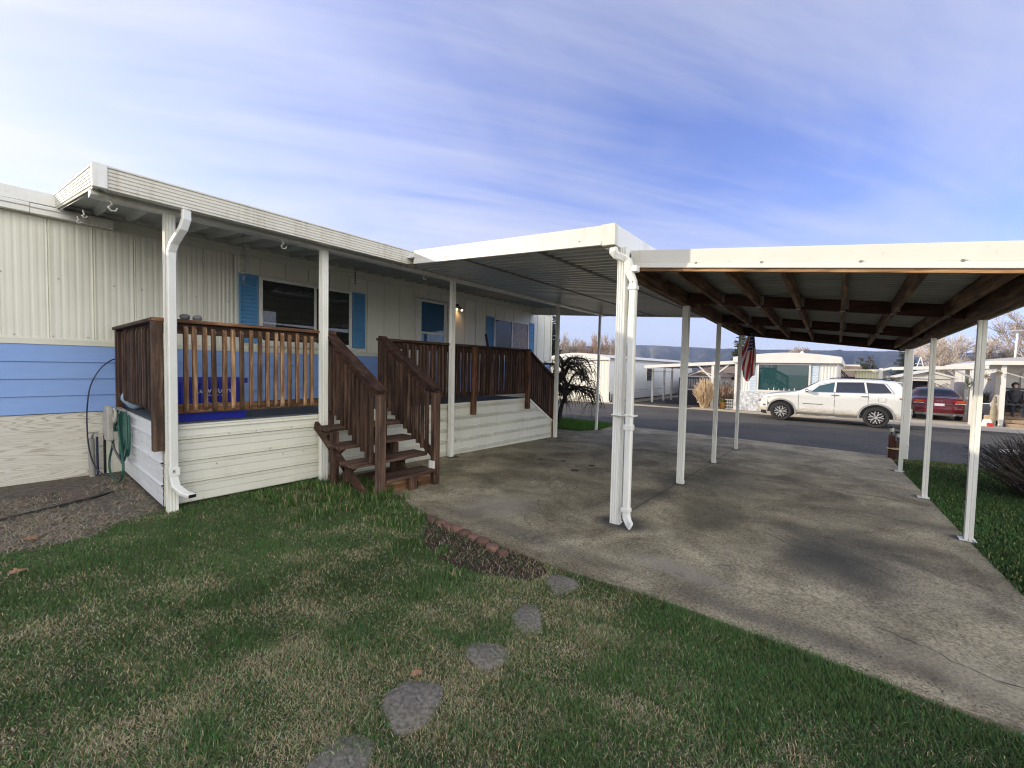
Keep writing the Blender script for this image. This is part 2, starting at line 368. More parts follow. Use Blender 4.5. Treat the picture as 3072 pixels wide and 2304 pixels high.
def mk_flag():
    m, nt, b = nt_new('flag_cloth')
    b.inputs['Roughness'].default_value = 0.85
    uv = nt.nodes.new('ShaderNodeUVMap')
    sx = nt.nodes.new('ShaderNodeSeparateXYZ'); L(nt, uv.outputs[0], sx.inputs[0])
    k = N(nt, 'ShaderNodeMath', op='MULTIPLY'); k.inputs[1].default_value = 6.5; L(nt, sx.outputs[0], k.inputs[0])
    fr = N(nt, 'ShaderNodeMath', op='FRACT'); L(nt, k.outputs[0], fr.inputs[0])
    st = ramp(nt, fr.outputs[0], [(0.49, (0.58, 0.035, 0.045)), (0.51, (0.88, 0.87, 0.86))])
    # canton: u > 7/13 (right part) and v < 0.4 (near the hoist)
    g1 = N(nt, 'ShaderNodeMath', op='GREATER_THAN'); g1.inputs[1].default_value = 0.53; L(nt, sx.outputs[0], g1.inputs[0])
    g2 = N(nt, 'ShaderNodeMath', op='LESS_THAN'); g2.inputs[1].default_value = 0.36; L(nt, sx.outputs[1], g2.inputs[0])
    an = N(nt, 'ShaderNodeMath', op='MULTIPLY'); L(nt, g1.outputs[0], an.inputs[0]); L(nt, g2.outputs[0], an.inputs[1])
    mp = nt.nodes.new('ShaderNodeMapping'); mp.inputs['Scale'].default_value = (19, 14, 1); L(nt, uv.outputs[0], mp.inputs[0])
    vo = nt.nodes.new('ShaderNodeTexVoronoi'); vo.inputs['Scale'].default_value = 1; vo.inputs['Randomness'].default_value = 0; L(nt, mp.outputs[0], vo.inputs['Vector'])
    star = ramp(nt, vo.outputs['Distance'], [(0.24, (0.85, 0.85, 0.85)), (0.28, (0.025, 0.04, 0.16))])
    L(nt, mix(nt, an.outputs[0], st, star), b.inputs['Base Color'])
    return m
M['flag'] = mk_flag()

# ------------------------------------------------------------------ mesh helpers
class MB:
    def __init__(self): self.v = []; self.f = []
    def add(self, vs, fs):
        o = len(self.v); self.v += [tuple(p) for p in vs]; self.f += [tuple(i + o for i in f) for f in fs]; return self
    def box(self, x0, x1, y0, y1, z0, z1):
        return self.add([(x0, y0, z0), (x1, y0, z0), (x1, y1, z0), (x0, y1, z0), (x0, y0, z1), (x1, y0, z1), (x1, y1, z1), (x0, y1, z1)],
                        [(0, 3, 2, 1), (4, 5, 6, 7), (0, 1, 5, 4), (1, 2, 6, 5), (2, 3, 7, 6), (3, 0, 4, 7)])
    def hexa(self, lo, hi):
        return self.add(list(lo) + list(hi), [(0, 3, 2, 1), (4, 5, 6, 7), (0, 1, 5, 4), (1, 2, 6, 5), (2, 3, 7, 6), (3, 0, 4, 7)])
    def beam(self, p, q, w, h, up=(0, 0, 1)):
        p = Vector(p); q = Vector(q); d = (q - p).normalized(); u = Vector(up)
        s = d.cross(u).normalized() * w / 2; t = s.cross(d).normalized() * h / 2
        vs = [p - s - t, p + s - t, p + s + t, p - s + t, q - s - t, q + s - t, q + s + t, q - s + t]
        return self.add(vs, [(0, 3, 2, 1), (4, 5, 6, 7), (0, 1, 5, 4), (1, 2, 6, 5), (2, 3, 7, 6), (3, 0, 4, 7)])
    def prism(self, poly, ax, a, b):
        """poly: 2-D points; ax: axis it is extruded along (x: yz points, y: xz, z: xy)"""
        mk = {'x': lambda p, t: (t, p[0], p[1]), 'y': lambda p, t: (p[0], t, p[1]), 'z': lambda p, t: (p[0], p[1], t)}[ax]
        n = len(poly)
        vs = [mk(p, a) for p in poly] + [mk(p, b) for p in poly]
        fs = [tuple(range(n))[::-1], tuple(range(n, 2 * n))] + [(i, (i + 1) % n, n + (i + 1) % n, n + i) for i in range(n)]
        return self.add(vs, fs)
    def sheet(self, prof, ax, a, b):
        mk = {'x': lambda p, t: (t, p[0], p[1]), 'y': lambda p, t: (p[0], t, p[1]), 'z': lambda p, t: (p[0], p[1], t)}[ax]
        n = len(prof)
        return self.add([mk(p, a) for p in prof] + [mk(p, b) for p in prof], [(i, i + 1, n + i + 1, n + i) for i in range(n - 1)])
    def tube(self, pts, r, n=6, cap=True):
        pts = [Vector(p) for p in pts]; k = len(pts)
        rs = r if isinstance(r, (list, tuple)) else [r] * k
        vs = []; prev = None
        for i, p in enumerate(pts):
            d = (pts[min(i + 1, k - 1)] - pts[max(i - 1, 0)])
            d = d.normalized() if d.length > 1e-9 else Vector((0, 0, 1))
            if prev is None:
                a = Vector((0, 0, 1)) if abs(d.z) < 0.9 else Vector((1, 0, 0))
                s = d.cross(a).normalized()
            else:
                s = (prev - d * prev.dot(d)); s = s.normalized() if s.length > 1e-6 else d.orthogonal().normalized()
            prev = s; t = d.cross(s)
            for j in range(n):
                g = 2 * PI * j / n
                vs.append(p + (s * math.cos(g) + t * math.sin(g)) * rs[i])
        fs = [(i * n + j, i * n + (j + 1) % n, (i + 1) * n + (j + 1) % n, (i + 1) * n + j) for i in range(k - 1) for j in range(n)]
        if cap: fs += [tuple(range(n))[::-1], tuple(range((k - 1) * n, k * n))]
        return self.add(vs, fs)
    def rectpipe(self, pts, w, h, side):
        """rectangular pipe along pts; w measured along side vector"""
        pts = [Vector(p) for p in pts]; side = Vector(side).normalized(); k = len(pts); vs = []
        for i, p in enumerate(pts):
            d1 = (pts[i] - pts[i - 1]).normalized() if i else (pts[1] - pts[0]).normalized()
            d2 = (pts[i + 1] - pts[i]).normalized() if i < k - 1 else d1
            d = (d1 + d2).normalized(); t = d.cross(side).normalized()
            sc_ = 1 / max(0.5, d.dot(d1))
            for a, b in ((-1, -1), (1, -1), (1, 1), (-1, 1)): vs.append(p + side * a * w / 2 + t * b * h / 2 * sc_)
        fs = [(i * 4 + j, i * 4 + (j + 1) % 4, (i + 1) * 4 + (j + 1) % 4, (i + 1) * 4 + j) for i in range(k - 1) for j in range(4)]
        fs += [(3, 2, 1, 0), tuple(range(4 * k - 4, 4 * k))]
        return self.add(vs, fs)
    def lathe(self, prof, c, n=16, ax='z'):
        c = Vector(c); vs = []
        for r, h in prof:
            for j in range(n):
                g = 2 * PI * j / n; a, b = r * math.cos(g), r * math.sin(g)
                vs.append(c + Vector({'z': (a, b, h), 'y': (a, h, b), 'x': (h, a, b)}[ax]))
        k = len(prof)
        fs = [(i * n + j, i * n + (j + 1) % n, (i + 1) * n + (j + 1) % n, (i + 1) * n + j) for i in range(k - 1) for j in range(n)]
        fs += [tuple(range(n))[::-1], tuple(range((k - 1) * n, k * n))]
        return self.add(vs, fs)
    def blob(self, c, r, seed=0, n=10, rough=0.18, flat=None):
        rg = random.Random(seed); ph = [(rg.uniform(-3, 3), rg.uniform(-3, 3), rg.uniform(-3, 3), rg.uniform(0, 6)) for _ in range(5)]
        vs = []; m = n
        for i in range(m + 1):
            th = PI * i / m
            for j in range(2 * n):
                g = PI * j / n
                d = (math.sin(th) * math.cos(g), math.sin(th) * math.sin(g), math.cos(th))
                k = 1 + rough * sum(math.sin(a * d[0] + b * d[1] + e * d[2] + f) for a, b, e, f in ph) / 2
                p = [c[q] + r[q] * d[q] * k for q in range(3)]
                if flat is not None: p[2] = max(p[2], flat)
                vs.append(p)
        w = 2 * n
        fs = [(i * w + j, (i + 1) * w + j, (i + 1) * w + (j + 1) % w, i * w + (j + 1) % w) for i in range(m) for j in range(w)]
        return self.add(vs, fs)
    def grid(self, fn, nu, nv, loop=False):
        vs = [fn(i / nu, j / nv) for i in range(nu + 1) for j in range(nv + 1)]
        w = nv + 1
        return self.add(vs, [(i * w + j, (i + 1) * w + j, (i + 1) * w + j + 1, i * w + j + 1) for i in range(nu) for j in range(nv)])
    def poly(self, pts): return self.add(pts, [tuple(range(len(pts)))])

def origin(o):
    while o is not None:
        if o in ORI: return ORI[o]
        o = o.parent
    return Vector((0, 0, 0))

def part(name, mb, mat, parent=None, smooth=None, bev=0, loc=None, label=None):
    off = origin(parent) if loc is None else Vector(loc)
    me = bpy.data.meshes.new(name)
    me.from_pydata([(p[0] - off[0], p[1] - off[1], p[2] - off[2]) for p in mb.v], [], mb.f)
    me.materials.append(mat if not isinstance(mat, str) else M[mat])
    o = bpy.data.objects.new(name, me); COL.objects.link(o)
    o.parent = parent
    if loc is not None:
        o.location = Vector(loc) - origin(parent); ORI[o] = Vector(loc)
    if smooth is not None:
        me.polygons.foreach_set('use_smooth', [True] * len(me.polygons))
        if smooth < 179: me.set_sharp_from_angle(angle=R(smooth))
    bm = bmesh.new(); bm.from_mesh(me); bmesh.ops.recalc_face_normals(bm, faces=bm.faces); bm.to_mesh(me); bm.free()
    if bev:
        md = o.modifiers.new('edge', 'BEVEL'); md.width = bev; md.segments = 1; md.limit_method = 'ANGLE'; md.angle_limit = R(50)
    if label: o['label'] = label
    return o

def tag(o, label=None, cat=None, group=None, kind=None):
    if label: o['label'] = label
    if cat: o['category'] = cat
    if group: o['group'] = group
    if kind: o['kind'] = kind
    return o

def thing(name, label, cat, loc=(0, 0, 0), group=None, rz=None):
    o = bpy.data.objects.new(name, None); COL.objects.link(o)
    o.empty_display_size = 0.2
    o.location = loc
    if rz is not None:
        o.rotation_euler = (0, 0, rz); ORI[o] = Vector((0, 0, 0))   # parts are given in local coordinates
    else: ORI[o] = Vector(loc)
    return tag(o, label, cat, group)

def solo(name, label, cat, mb, mat, loc, group=None, **kw):
    return tag(part(name, mb, mat, None, loc=loc, **kw), label, cat, group)

def struct(name, mb, mat, **kw):
    return tag(part(name, mb, mat, None, **kw), kind='structure')

def copy_tree(o, parent=None):
    c = o.copy(); COL.objects.link(c)
    if parent is not None: c.parent = parent
    for ch in list(o.children): copy_tree(ch, c)
    return c

# ------------------------------------------------------------------ camera
H = 1.55
cam = bpy.data.cameras.new('camera'); co = bpy.data.objects.new('camera', cam); COL.objects.link(co)
rx, ux, fx = Vector((0.63143885, -0.77514276, 0.02094461)), Vector((0.01854798, 0.04210109, 0.99894117)), Vector((0.77520382, 0.63038178, -0.04096159))
mw = Matrix(((rx.x, ux.x, -fx.x, 0), (rx.y, ux.y, -fx.y, 0), (rx.z, ux.z, -fx.z, H), (0, 0, 0, 1)))
co.matrix_world = mw
cam.sensor_fit = 'HORIZONTAL'; cam.sensor_width = 36; cam.lens = 36 * 1248.48781 / 3072
cam.clip_start = 0.05; cam.clip_end = 9000
sc.camera = co
CAMP = np.array([0, 0, H]); CR, CU, CF = np.array(rx), np.array(ux), np.array(fx)

def in_view(P, margin=1.25):
    d = P - CAMP; z = d @ CF
    u = (d @ CR) / np.maximum(z, 1e-3) * 1248.49 / 1536; v = (d @ CU) / np.maximum(z, 1e-3) * 1248.49 / 1152
    return (z > 0.1) & (np.abs(u) < margin) & (np.abs(v) < margin)

# ------------------------------------------------------------------ light and sky
SUN_AZ = 180 - 58.7     # degrees, counter-clockwise from +X
SUN_EL = 18.8
sd = Vector((math.cos(R(SUN_AZ)) * math.cos(R(SUN_EL)), math.sin(R(SUN_AZ)) * math.cos(R(SUN_EL)), math.sin(R(SUN_EL))))
sl = bpy.data.lights.new('sun', 'SUN'); sl.energy = 3.5; sl.angle = R(0.55); sl.color = (1.0, 0.89, 0.72)
so = bpy.data.objects.new('sun', sl); COL.objects.link(so)
so.rotation_euler = sd.to_track_quat('Z', 'Y').to_euler(); so.location = (-20, 40, 30)

w = bpy.data.worlds.new('World'); sc.world = w; w.use_nodes = True
nt = w.node_tree
for n in list(nt.nodes): nt.nodes.remove(n)
out = nt.nodes.new('ShaderNodeOutputWorld'); bg = nt.nodes.new('ShaderNodeBackground'); L(nt, bg.outputs[0], out.inputs[0])
bg.inputs[1].default_value = 0.13
sky = nt.nodes.new('ShaderNodeTexSky'); sky.sky_type = 'NISHITA'; sky.sun_disc = False
sky.sun_elevation = R(SUN_EL); sky.sun_rotation = R(90 - SUN_AZ); sky.air_density = 1.0; sky.dust_density = 0.6; sky.ozone_density = 2.6
tc = nt.nodes.new('ShaderNodeTexCoord')
skyc = mix(nt, 1.0, sky.outputs[0], (1.10, .96, 1.36), 'MULTIPLY')
sep = nt.nodes.new('ShaderNodeSeparateXYZ'); L(nt, tc.outputs['Generated'], sep.inputs[0])
zz = N(nt, 'ShaderNodeMath', op='MAXIMUM'); L(nt, sep.outputs[2], zz.inputs[0]); zz.inputs[1].default_value = 0.0
za = N(nt, 'ShaderNodeMath', op='ADD'); L(nt, zz.outputs[0], za.inputs[0]); za.inputs[1].default_value = 0.10
dv = nt.nodes.new('ShaderNodeVectorMath'); dv.operation = 'DIVIDE'
cb = nt.nodes.new('ShaderNodeCombineXYZ')
for i in range(3): L(nt, za.outputs[0], cb.inputs[i])
L(nt, tc.outputs['Generated'], dv.inputs[0]); L(nt, cb.outputs[0], dv.inputs[1])
def cloudmap(scale, rot, loc=(0, 0, 0)):
    mp = nt.nodes.new('ShaderNodeMapping'); mp.inputs['Scale'].default_value = scale; mp.inputs['Rotation'].default_value = (0, 0, rot); mp.inputs['Location'].default_value = loc
    mr0 = nt.nodes.new('ShaderNodeMapping'); mr0.inputs['Rotation'].default_value = (0, 0, R(34)); L(nt, dv.outputs[0], mr0.inputs[0])
    L(nt, mr0.outputs[0], mp.inputs[0]); return mp.outputs[0]
n1 = noise(nt, cloudmap((0.26, 2.0, 1), 0), 1.0, 9, 0.62, 0.7)
n3 = noise(nt, cloudmap((0.7, 6.0, 1), R(5), (5, 2, 0)), 1.0, 7, 0.62, 0.5)
n2 = noise(nt, cloudmap((0.40, 0.62, 1), R(20), (3, 1, 0)), 1.0, 6, 0.6, 0.9)
dt = nt.nodes.new('ShaderNodeVectorMath'); dt.operation = 'DOT_PRODUCT'; L(nt, tc.outputs['Generated'], dt.inputs[0]); dt.inputs[1].default_value = sd
def madd(a, k, c):
    q = N(nt, 'ShaderNodeMath', op='MULTIPLY_ADD'); L(nt, a, q.inputs[0]); q.inputs[1].default_value = k
    if c is None: q.inputs[2].default_value = 0
    else: L(nt, c, q.inputs[2])
    return q.outputs[0]
cov = madd(dt.outputs['Value'], .27, madd(n1, .70, madd(n2, .95, madd(n3, .26, None))))
zt = nt.nodes.new('ShaderNodeMapRange'); zt.interpolation_type = 'SMOOTHSTEP'; zt.inputs[1].default_value = .62; zt.inputs[2].default_value = .95; zt.inputs[3].default_value = 0; zt.inputs[4].default_value = -.12
L(nt, sep.outputs[2], zt.inputs[0])          # the veil thins out overhead
a3 = N(nt, 'ShaderNodeMath', op='ADD'); L(nt, cov, a3.inputs[0]); L(nt, zt.outputs[0], a3.inputs[1])
cf = ramp(nt, a3.outputs[0], [(0.0, (0, 0, 0)), (1.0, (1, 1, 1))])
cmr = nt.nodes.new('ShaderNodeMapRange'); cmr.inputs[1].default_value = .70; cmr.inputs[2].default_value = 1.36; L(nt, a3.outputs[0], cmr.inputs[0]); cf = cmr.outputs[0]
# cloud brightness grows towards the sun (forward scattering)
br = nt.nodes.new('ShaderNodeMapRange'); br.interpolation_type = 'SMOOTHSTEP'; br.inputs[1].default_value = 0.15; br.inputs[2].default_value = 1.0; br.inputs[3].default_value = 4.15; br.inputs[4].default_value = 5.0
L(nt, dt.outputs['Value'], br.inputs[0])
cc = nt.nodes.new('ShaderNodeVectorMath'); cc.operation = 'SCALE'; cc.inputs[0].default_value = (0.97, 0.975, 1.07); L(nt, br.outputs[0], cc.inputs['Scale'])
# added fill: bright warm glow put into the unseen sky behind the camera
bk = nt.nodes.new('ShaderNodeVectorMath'); bk.operation = 'DOT_PRODUCT'; L(nt, tc.outputs['Generated'], bk.inputs[0]); bk.inputs[1].default_value = (-.45, -.89, .08)
bkr = nt.nodes.new('ShaderNodeMapRange'); bkr.interpolation_type = 'SMOOTHSTEP'; bkr.inputs[1].default_value = .42; bkr.inputs[2].default_value = .94; bkr.inputs[3].default_value = 0; bkr.inputs[4].default_value = .9
L(nt, bk.outputs['Value'], bkr.inputs[0])
skyout = mix(nt, cf, skyc, cc.outputs[0])
skyout = mix(nt, bkr.outputs[0], skyout, (16.0, 15.4, 13.8))
zd = nt.nodes.new('ShaderNodeMapRange'); zd.interpolation_type = 'SMOOTHSTEP'; zd.inputs[1].default_value = .66; zd.inputs[2].default_value = .95; zd.inputs[3].default_value = 1; zd.inputs[4].default_value = .95
L(nt, sep.outputs[2], zd.inputs[0])        # deep blue overhead
zs = nt.nodes.new('ShaderNodeVectorMath'); zs.operation = 'SCALE'; L(nt, skyout, zs.inputs[0]); L(nt, zd.outputs[0], zs.inputs['Scale']); skyout = zs.outputs[0]
L(nt, skyout, bg.inputs[0])
sc.view_settings.view_transform = 'Standard'; sc.view_settings.look = 'None'; sc.view_settings.exposure = 0.72; sc.view_settings.gamma = 1
sc.view_settings.use_curve_mapping = False
sc.cycles.max_bounces = 8; sc.cycles.transparent_max_bounces = 8; sc.cycles.volume_bounces = 0
sc.cycles.use_denoising = True; sc.cycles.filter_width = 1.15
# ================================================================== setting: ground sheets
def flat(name, pts, mat, dz, kind='structure'):
    """a sheet whose points follow the ground fall"""
    mb = MB(); mb.poly([(x, y, gz(x) + dz) for x, y in pts])
    return struct(name, mb, mat)

g = MB()
xs = [-300, -40, -8, 2.3, 12, 22, 60, 6000]; ys = [-5000, -300, -20, 0, 20, 300, 6000]
for i in range(len(xs) - 1):
    for j in range(len(ys) - 1):
        a, b, c, d = xs[i], xs[i + 1], ys[j], ys[j + 1]
        g.poly([(a, c, gz(a) - .03), (b, c, gz(b) - .03), (b, d, gz(b) - .03), (a, d, gz(a) - .03)])
struct('ground', g, 'earth')
LAWN = [(-7, -9), (2.3, -9), (2.74, -1.6), (2.78, 0), (2.76, 1.2), (2.71, 1.6), (2.72, 2.3), (2.72, 3.2), (2.86, 3.8), (2.98, 4.2), (2.98, 5.5), (1.05, 5.5), (0.65, 5.32), (0.45, 5.08), (0, 5.14), (-1.2, 5.3), (-7, 5.6)]
flat('lawn', LAWN, 'lawn', -.012)
flat('dirt_bed', [(-7, 5.5), (-1.2, 5.2), (0, 5.05), (.45, 5.0), (.66, 5.25), (1.05, 5.45), (1.1, 7.9), (-7, 7.9)], 'dirt', -.006)
flat('soil_patch', [(2.70, 3.25), (2.55, 3.1), (2.35, 2.9), (2.2, 2.5), (2.24, 2.1), (2.4, 1.75), (2.6, 1.72), (2.72, 1.9), (2.72, 3.0)], 'mulch', -.004)
SLAB = [(2.74, 3.2), (2.71, 2.3), (2.70, 1.6), (2.76, 1.2), (2.79, .7), (2.78, 0.13), (2.79, -.35), (2.80, -.7), (2.80, -1.35), (3.6, -1.12), (4.54, -1.04), (5.75, -.97), (7.75, -.87), (9.7, -.76), (11.2, -.71), (11.75, -.70), (11.8, .4), (11.80, 2.0), (11.85, 3.4), (11.76, 4.9), (11.75, 5.5), (10.37, 5.30), (9.57, 5.56), (9.46, 6.05), (8.6, 6.1), (8.6, 5.6), (2.95, 5.6), (2.95, 4.12), (2.86, 3.7)]
mb = MB()
mb.v = [(x, y, gz(x) + .012) for x, y in SLAB] + [(x, y, gz(x) - .10) for x, y in SLAB]
n = len(SLAB); mb.f = [tuple(range(n))] + [(i, (i + 1) % n, n + (i + 1) % n, n + i) for i in range(n)]
struct('driveway', mb, 'concrete')
# control joints: thin dark filled strips, part of the slab
mb = MB()
for (x0, y0, x1, y1) in ((7.56, 1.82, 7.27, -.84), (4.3, 1.835, 11.0, 1.89), (7.56, 1.86, 7.75, 5.3)):
    d = Vector((x1 - x0, y1 - y0, 0)).normalized(); s = Vector((-d.y, d.x, 0)) * .006
    mb.poly([(x0 + s.x, y0 + s.y, gz(x0) + .016), (x1 + s.x, y1 + s.y, gz(x1) + .016), (x1 - s.x, y1 - s.y, gz(x1) + .016), (x0 - s.x, y0 - s.y, gz(x0) + .016)])
struct('driveway_joint', mb, pm('joint_filler', (0.06, 0.058, 0.05), None, 8, 0.95))
road = [(11.72, -60), (11.72, -2.2), (11.66, -.7), (11.74, 5.5), (11.9, 7), (11.9, 60), (20.6, 60), (20.75, 9), (21.4, 5.5), (21.35, 2.8), (21.6, -3), (21.9, -60)]
flat('road', road, 'asphalt', -.012)
flat('verge', [(20.6, 60), (20.75, 9), (21.4, 5.5), (21.35, 2.8), (21.6, -3), (21.9, -60), (23.2, -60), (22.9, 3), (22.6, 9), (22.3, 60)], 'verge', -.006)
flat('neighbour_driveway', [(21.7, 9.3), (21.9, 6.3), (34, 6.3), (34, 9.4), (23.2, 9.6)], 'asphalt', -.002)
flat('pale_driveway', [(21.7, -.9), (21.7, -9), (34, -9), (34, -.9)], 'walk', 0.0)
flat('side_lawn', [(2.72, -1.62), (2.80, -1.38), (2.85, -1.37), (3.6, -1.15), (4.54, -1.06), (5.75, -.99), (7.75, -.89), (9.7, -.78), (11.2, -.74), (11.6, -1.2), (11.7, -2.2), (11.7, -14), (2.32, -14), (2.32, -9)], 'lawn', -.010)
flat('mulch_bed', [(6.4, -2.0), (7.6, -1.85), (9.2, -1.95), (10.6, -2.05), (11.5, -2.4), (11.5, -5.5), (6.0, -5.5)], 'mulch', -.004)
flat('verge_lawn', [(9.46, 6.07), (9.57, 5.58), (10.37, 5.32), (11.7, 5.5), (11.85, 7), (11.85, 9), (8.6, 9), (8.6, 6.1)], 'lawn', -.010)

# ================================================================== grass (numpy built blades)
def vnoise(x, y, s, k):
    rg = np.random.RandomState(k); o = np.zeros_like(x)
    for i in range(7):
        a = rg.uniform(0, 2 * PI); f = s * rg.uniform(.6, 1.9); o += np.sin((x * math.cos(a) + y * math.sin(a)) * f + rg.uniform(0, 6))
    return o / 7 ** .5
def inpoly(x, y, poly):
    c = np.zeros(len(x), bool); n = len(poly)
    for i in range(n):
        x1, y1 = poly[i]; x2, y2 = poly[(i + 1) % n]
        k = ((y1 > y) != (y2 > y)) & (x < (x2 - x1) * (y - y1) / ((y2 - y1) if y2 != y1 else 1e-9) + x1); c ^= k
    return c
def blades(name, X, Y, Z, hgt, wid, lean, col, extra=None):
    n = len(X); a = np.random.uniform(0, 2 * PI, n); b = a + np.random.normal(0, .6, n) + PI / 2
    ca, sa = np.cos(a) * wid / 2, np.sin(a) * wid / 2
    lx, ly = np.cos(b) * lean * hgt, np.sin(b) * lean * hgt
    hz = hgt * np.sqrt(np.maximum(1 - np.minimum(lean, .97) ** 2, .03))
    V = np.zeros((n, 5, 3))
    V[:, 0] = np.stack([X - ca, Y - sa, Z], 1); V[:, 1] = np.stack([X + ca, Y + sa, Z], 1)
    V[:, 2] = np.stack([X + ca * .8 + lx * .38, Y + sa * .8 + ly * .38, Z + hz * .62], 1); V[:, 3] = np.stack([X - ca * .8 + lx * .38, Y - sa * .8 + ly * .38, Z + hz * .62], 1)
    V[:, 4] = np.stack([X + lx, Y + ly, Z + hz], 1)
    me = bpy.data.meshes.new(name)
    me.vertices.add(n * 5); me.vertices.foreach_set('co', V.reshape(-1))
    base = (np.arange(n) * 5)[:, None]
    li = np.concatenate([base + np.array([0, 1, 2, 3]), base + np.array([3, 2, 4])], 1).reshape(-1)
    me.loops.add(n * 7); me.loops.foreach_set('vertex_index', li.astype(np.int32))
    me.polygons.add(n * 2)
    st = np.stack([np.arange(n) * 7, np.arange(n) * 7 + 4], 1).reshape(-1)
    me.polygons.foreach_set('loop_start', st.astype(np.int32))
    me.update(calc_edges=True)
    at = me.color_attributes.new('Col', 'FLOAT_COLOR', 'POINT')
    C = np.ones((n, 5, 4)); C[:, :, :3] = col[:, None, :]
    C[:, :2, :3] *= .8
    at.data.foreach_set('color', C.reshape(-1))
    me.materials.append(M['blade'])
    o = bpy.data.objects.new(name, me); COL.objects.link(o)
    return tag(o, kind='stuff')
STONES = [((2.52, 1.55), .125, .13), ((2.03, 1.49), .135, .105), ((1.63, 1.46), .11, .118), ((1.165, 1.50), .165, .125), ((.80, 1.46), .135, .145)]
SU_, SV_ = (.77, .63), (.63, -.77)
SOIL = [(2.70, 3.25), (2.55, 3.1), (2.35, 2.9), (2.2, 2.5), (2.24, 2.1), (2.4, 1.75), (2.6, 1.72), (2.72, 1.9), (2.72, 3.0)]
def lawn_blades():
    n = 2300000
    X = np.random.uniform(-2.4, 3.0, n); Y = np.random.uniform(-3.2, 5.6, n)
    ok = inpoly(X, Y, LAWN) & in_view(np.stack([X, Y, X * 0], 1), 1.8)
    X, Y = X[ok], Y[ok]
    d = np.hypot(X, Y)
    keep = np.random.rand(len(X)) < np.clip(1.6 / (0.60 + (d / 2.3) ** 2), 0, 1)
    keep &= in_view(np.stack([X, Y, X * 0], 1), 1.25) | (np.random.rand(len(X)) < .45)
    for (c, rx_, ry_) in STONES:
        dx_, dy_ = X - c[0], Y - c[1]
        q = ((dx_ * SU_[0] + dy_ * SU_[1]) / rx_) ** 2 + ((dx_ * SV_[0] + dy_ * SV_[1]) / ry_) ** 2
        keep &= (q > .38 + .26 * np.random.randn(len(X)))
    keep &= ~(inpoly(X, Y, SOIL) & (np.random.rand(len(X)) < .90))
    X, Y, d = X[keep], Y[keep], d[keep]; n = len(X)
    tan = vnoise(X, Y, 2.2, 1) * .40 + vnoise(X, Y, 7.5, 2) * .55 + vnoise(X, Y, 17, 3) * .5 + .18
    near_path = np.exp(-((Y - 1.35) / .55) ** 2) * (X < 2.3)
    tan += near_path * .35 - (Y < .9) * (X > 1.9) * .9 - np.clip(Y - 3.4, 0, 2) * .75 - np.clip((X - 2.35) * 1.2, 0, 1) - (Y > 2.0) * (X > 1.6) * .12
    pt = 1 / (1 + np.exp(-(tan * 1.7 - .75)))
    dry = np.random.rand(n) < pt * .85
    green = np.stack([.050 + .058 * np.random.rand(n), .100 + .088 * np.random.rand(n), .030 + .024 * np.random.rand(n)], 1)
    green *= (1 + .16 * vnoise(X, Y, 3.0, 5))[:, None].clip(.5, 1.6)
    tn = np.stack([.40 + .24 * np.random.rand(n), .345 + .20 * np.random.rand(n), .20 + .12 * np.random.rand(n)], 1) * np.random.uniform(.55, 1.1, n)[:, None]
    col = np.where(dry[:, None], tn, green)
    cl = 1 + .35 * vnoise(X, Y, 14, 9).clip(-1.2, 1.6)
    h = np.random.uniform(.012, .031, n) * cl; h[dry] *= 1.0
    lean = np.random.uniform(.30, .93, n); lean[dry] = np.random.uniform(.60, .965, dry.sum())
    edge = np.clip((X - 2.45) / .3, 0, 1) * (Y < 1.2); h *= 1 + .8 * edge
    sk = np.clip((Y - 5.05) / .35, 0, 1) * (X > 1.0); h *= 1 + 1.4 * sk * np.random.rand(n)
    wd = np.random.uniform(.0013, .0024, n) * (1 + d / 3.2)
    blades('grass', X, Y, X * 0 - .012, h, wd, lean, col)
lawn_blades()
def tall_clump():
    pts = []
    for k in range(170):
        cx = random.uniform(1.75, 2.95); cy = random.uniform(3.95, 5.25)
        if cy < 4.2 + (2.9 - cx) * .35 and random.random() < .6: continue
        for j in range(26): pts.append((cx + random.gauss(0, .035), cy + random.gauss(0, .035), random.uniform(.06, .15) * (1.15 if cx > 2.3 else .75)))
    for k in range(60):
        cx = random.uniform(2.3, 2.72); cy = random.uniform(3.1, 4.0)
        for j in range(16): pts.append((cx + random.gauss(0, .03), cy + random.gauss(0, .03), random.uniform(.03, .08)))
    for (cx, cy) in ((2.27, 2.55), (2.1, 2.2), (2.25, 2.85), (2.05, 2.95)):
        for j in range(70): pts.append((cx + random.gauss(0, .05), cy + random.gauss(0, .05), random.uniform(.03, .085)))
    P = np.array(pts); n = len(P); tone = np.random.rand(n)  # random tone per blade
    col = np.stack([.040 + .045 * tone, .090 + .085 * tone, .020 + .018 * tone], 1)
    dry = np.random.rand(n) < .16; col[dry] = (.32, .26, .15)
    blades('tall_grass', P[:, 0], P[:, 1], P[:, 0] * 0 - .01, P[:, 2], np.random.uniform(.005, .010, n), np.random.uniform(.1, .75, n), col)
tall_clump()
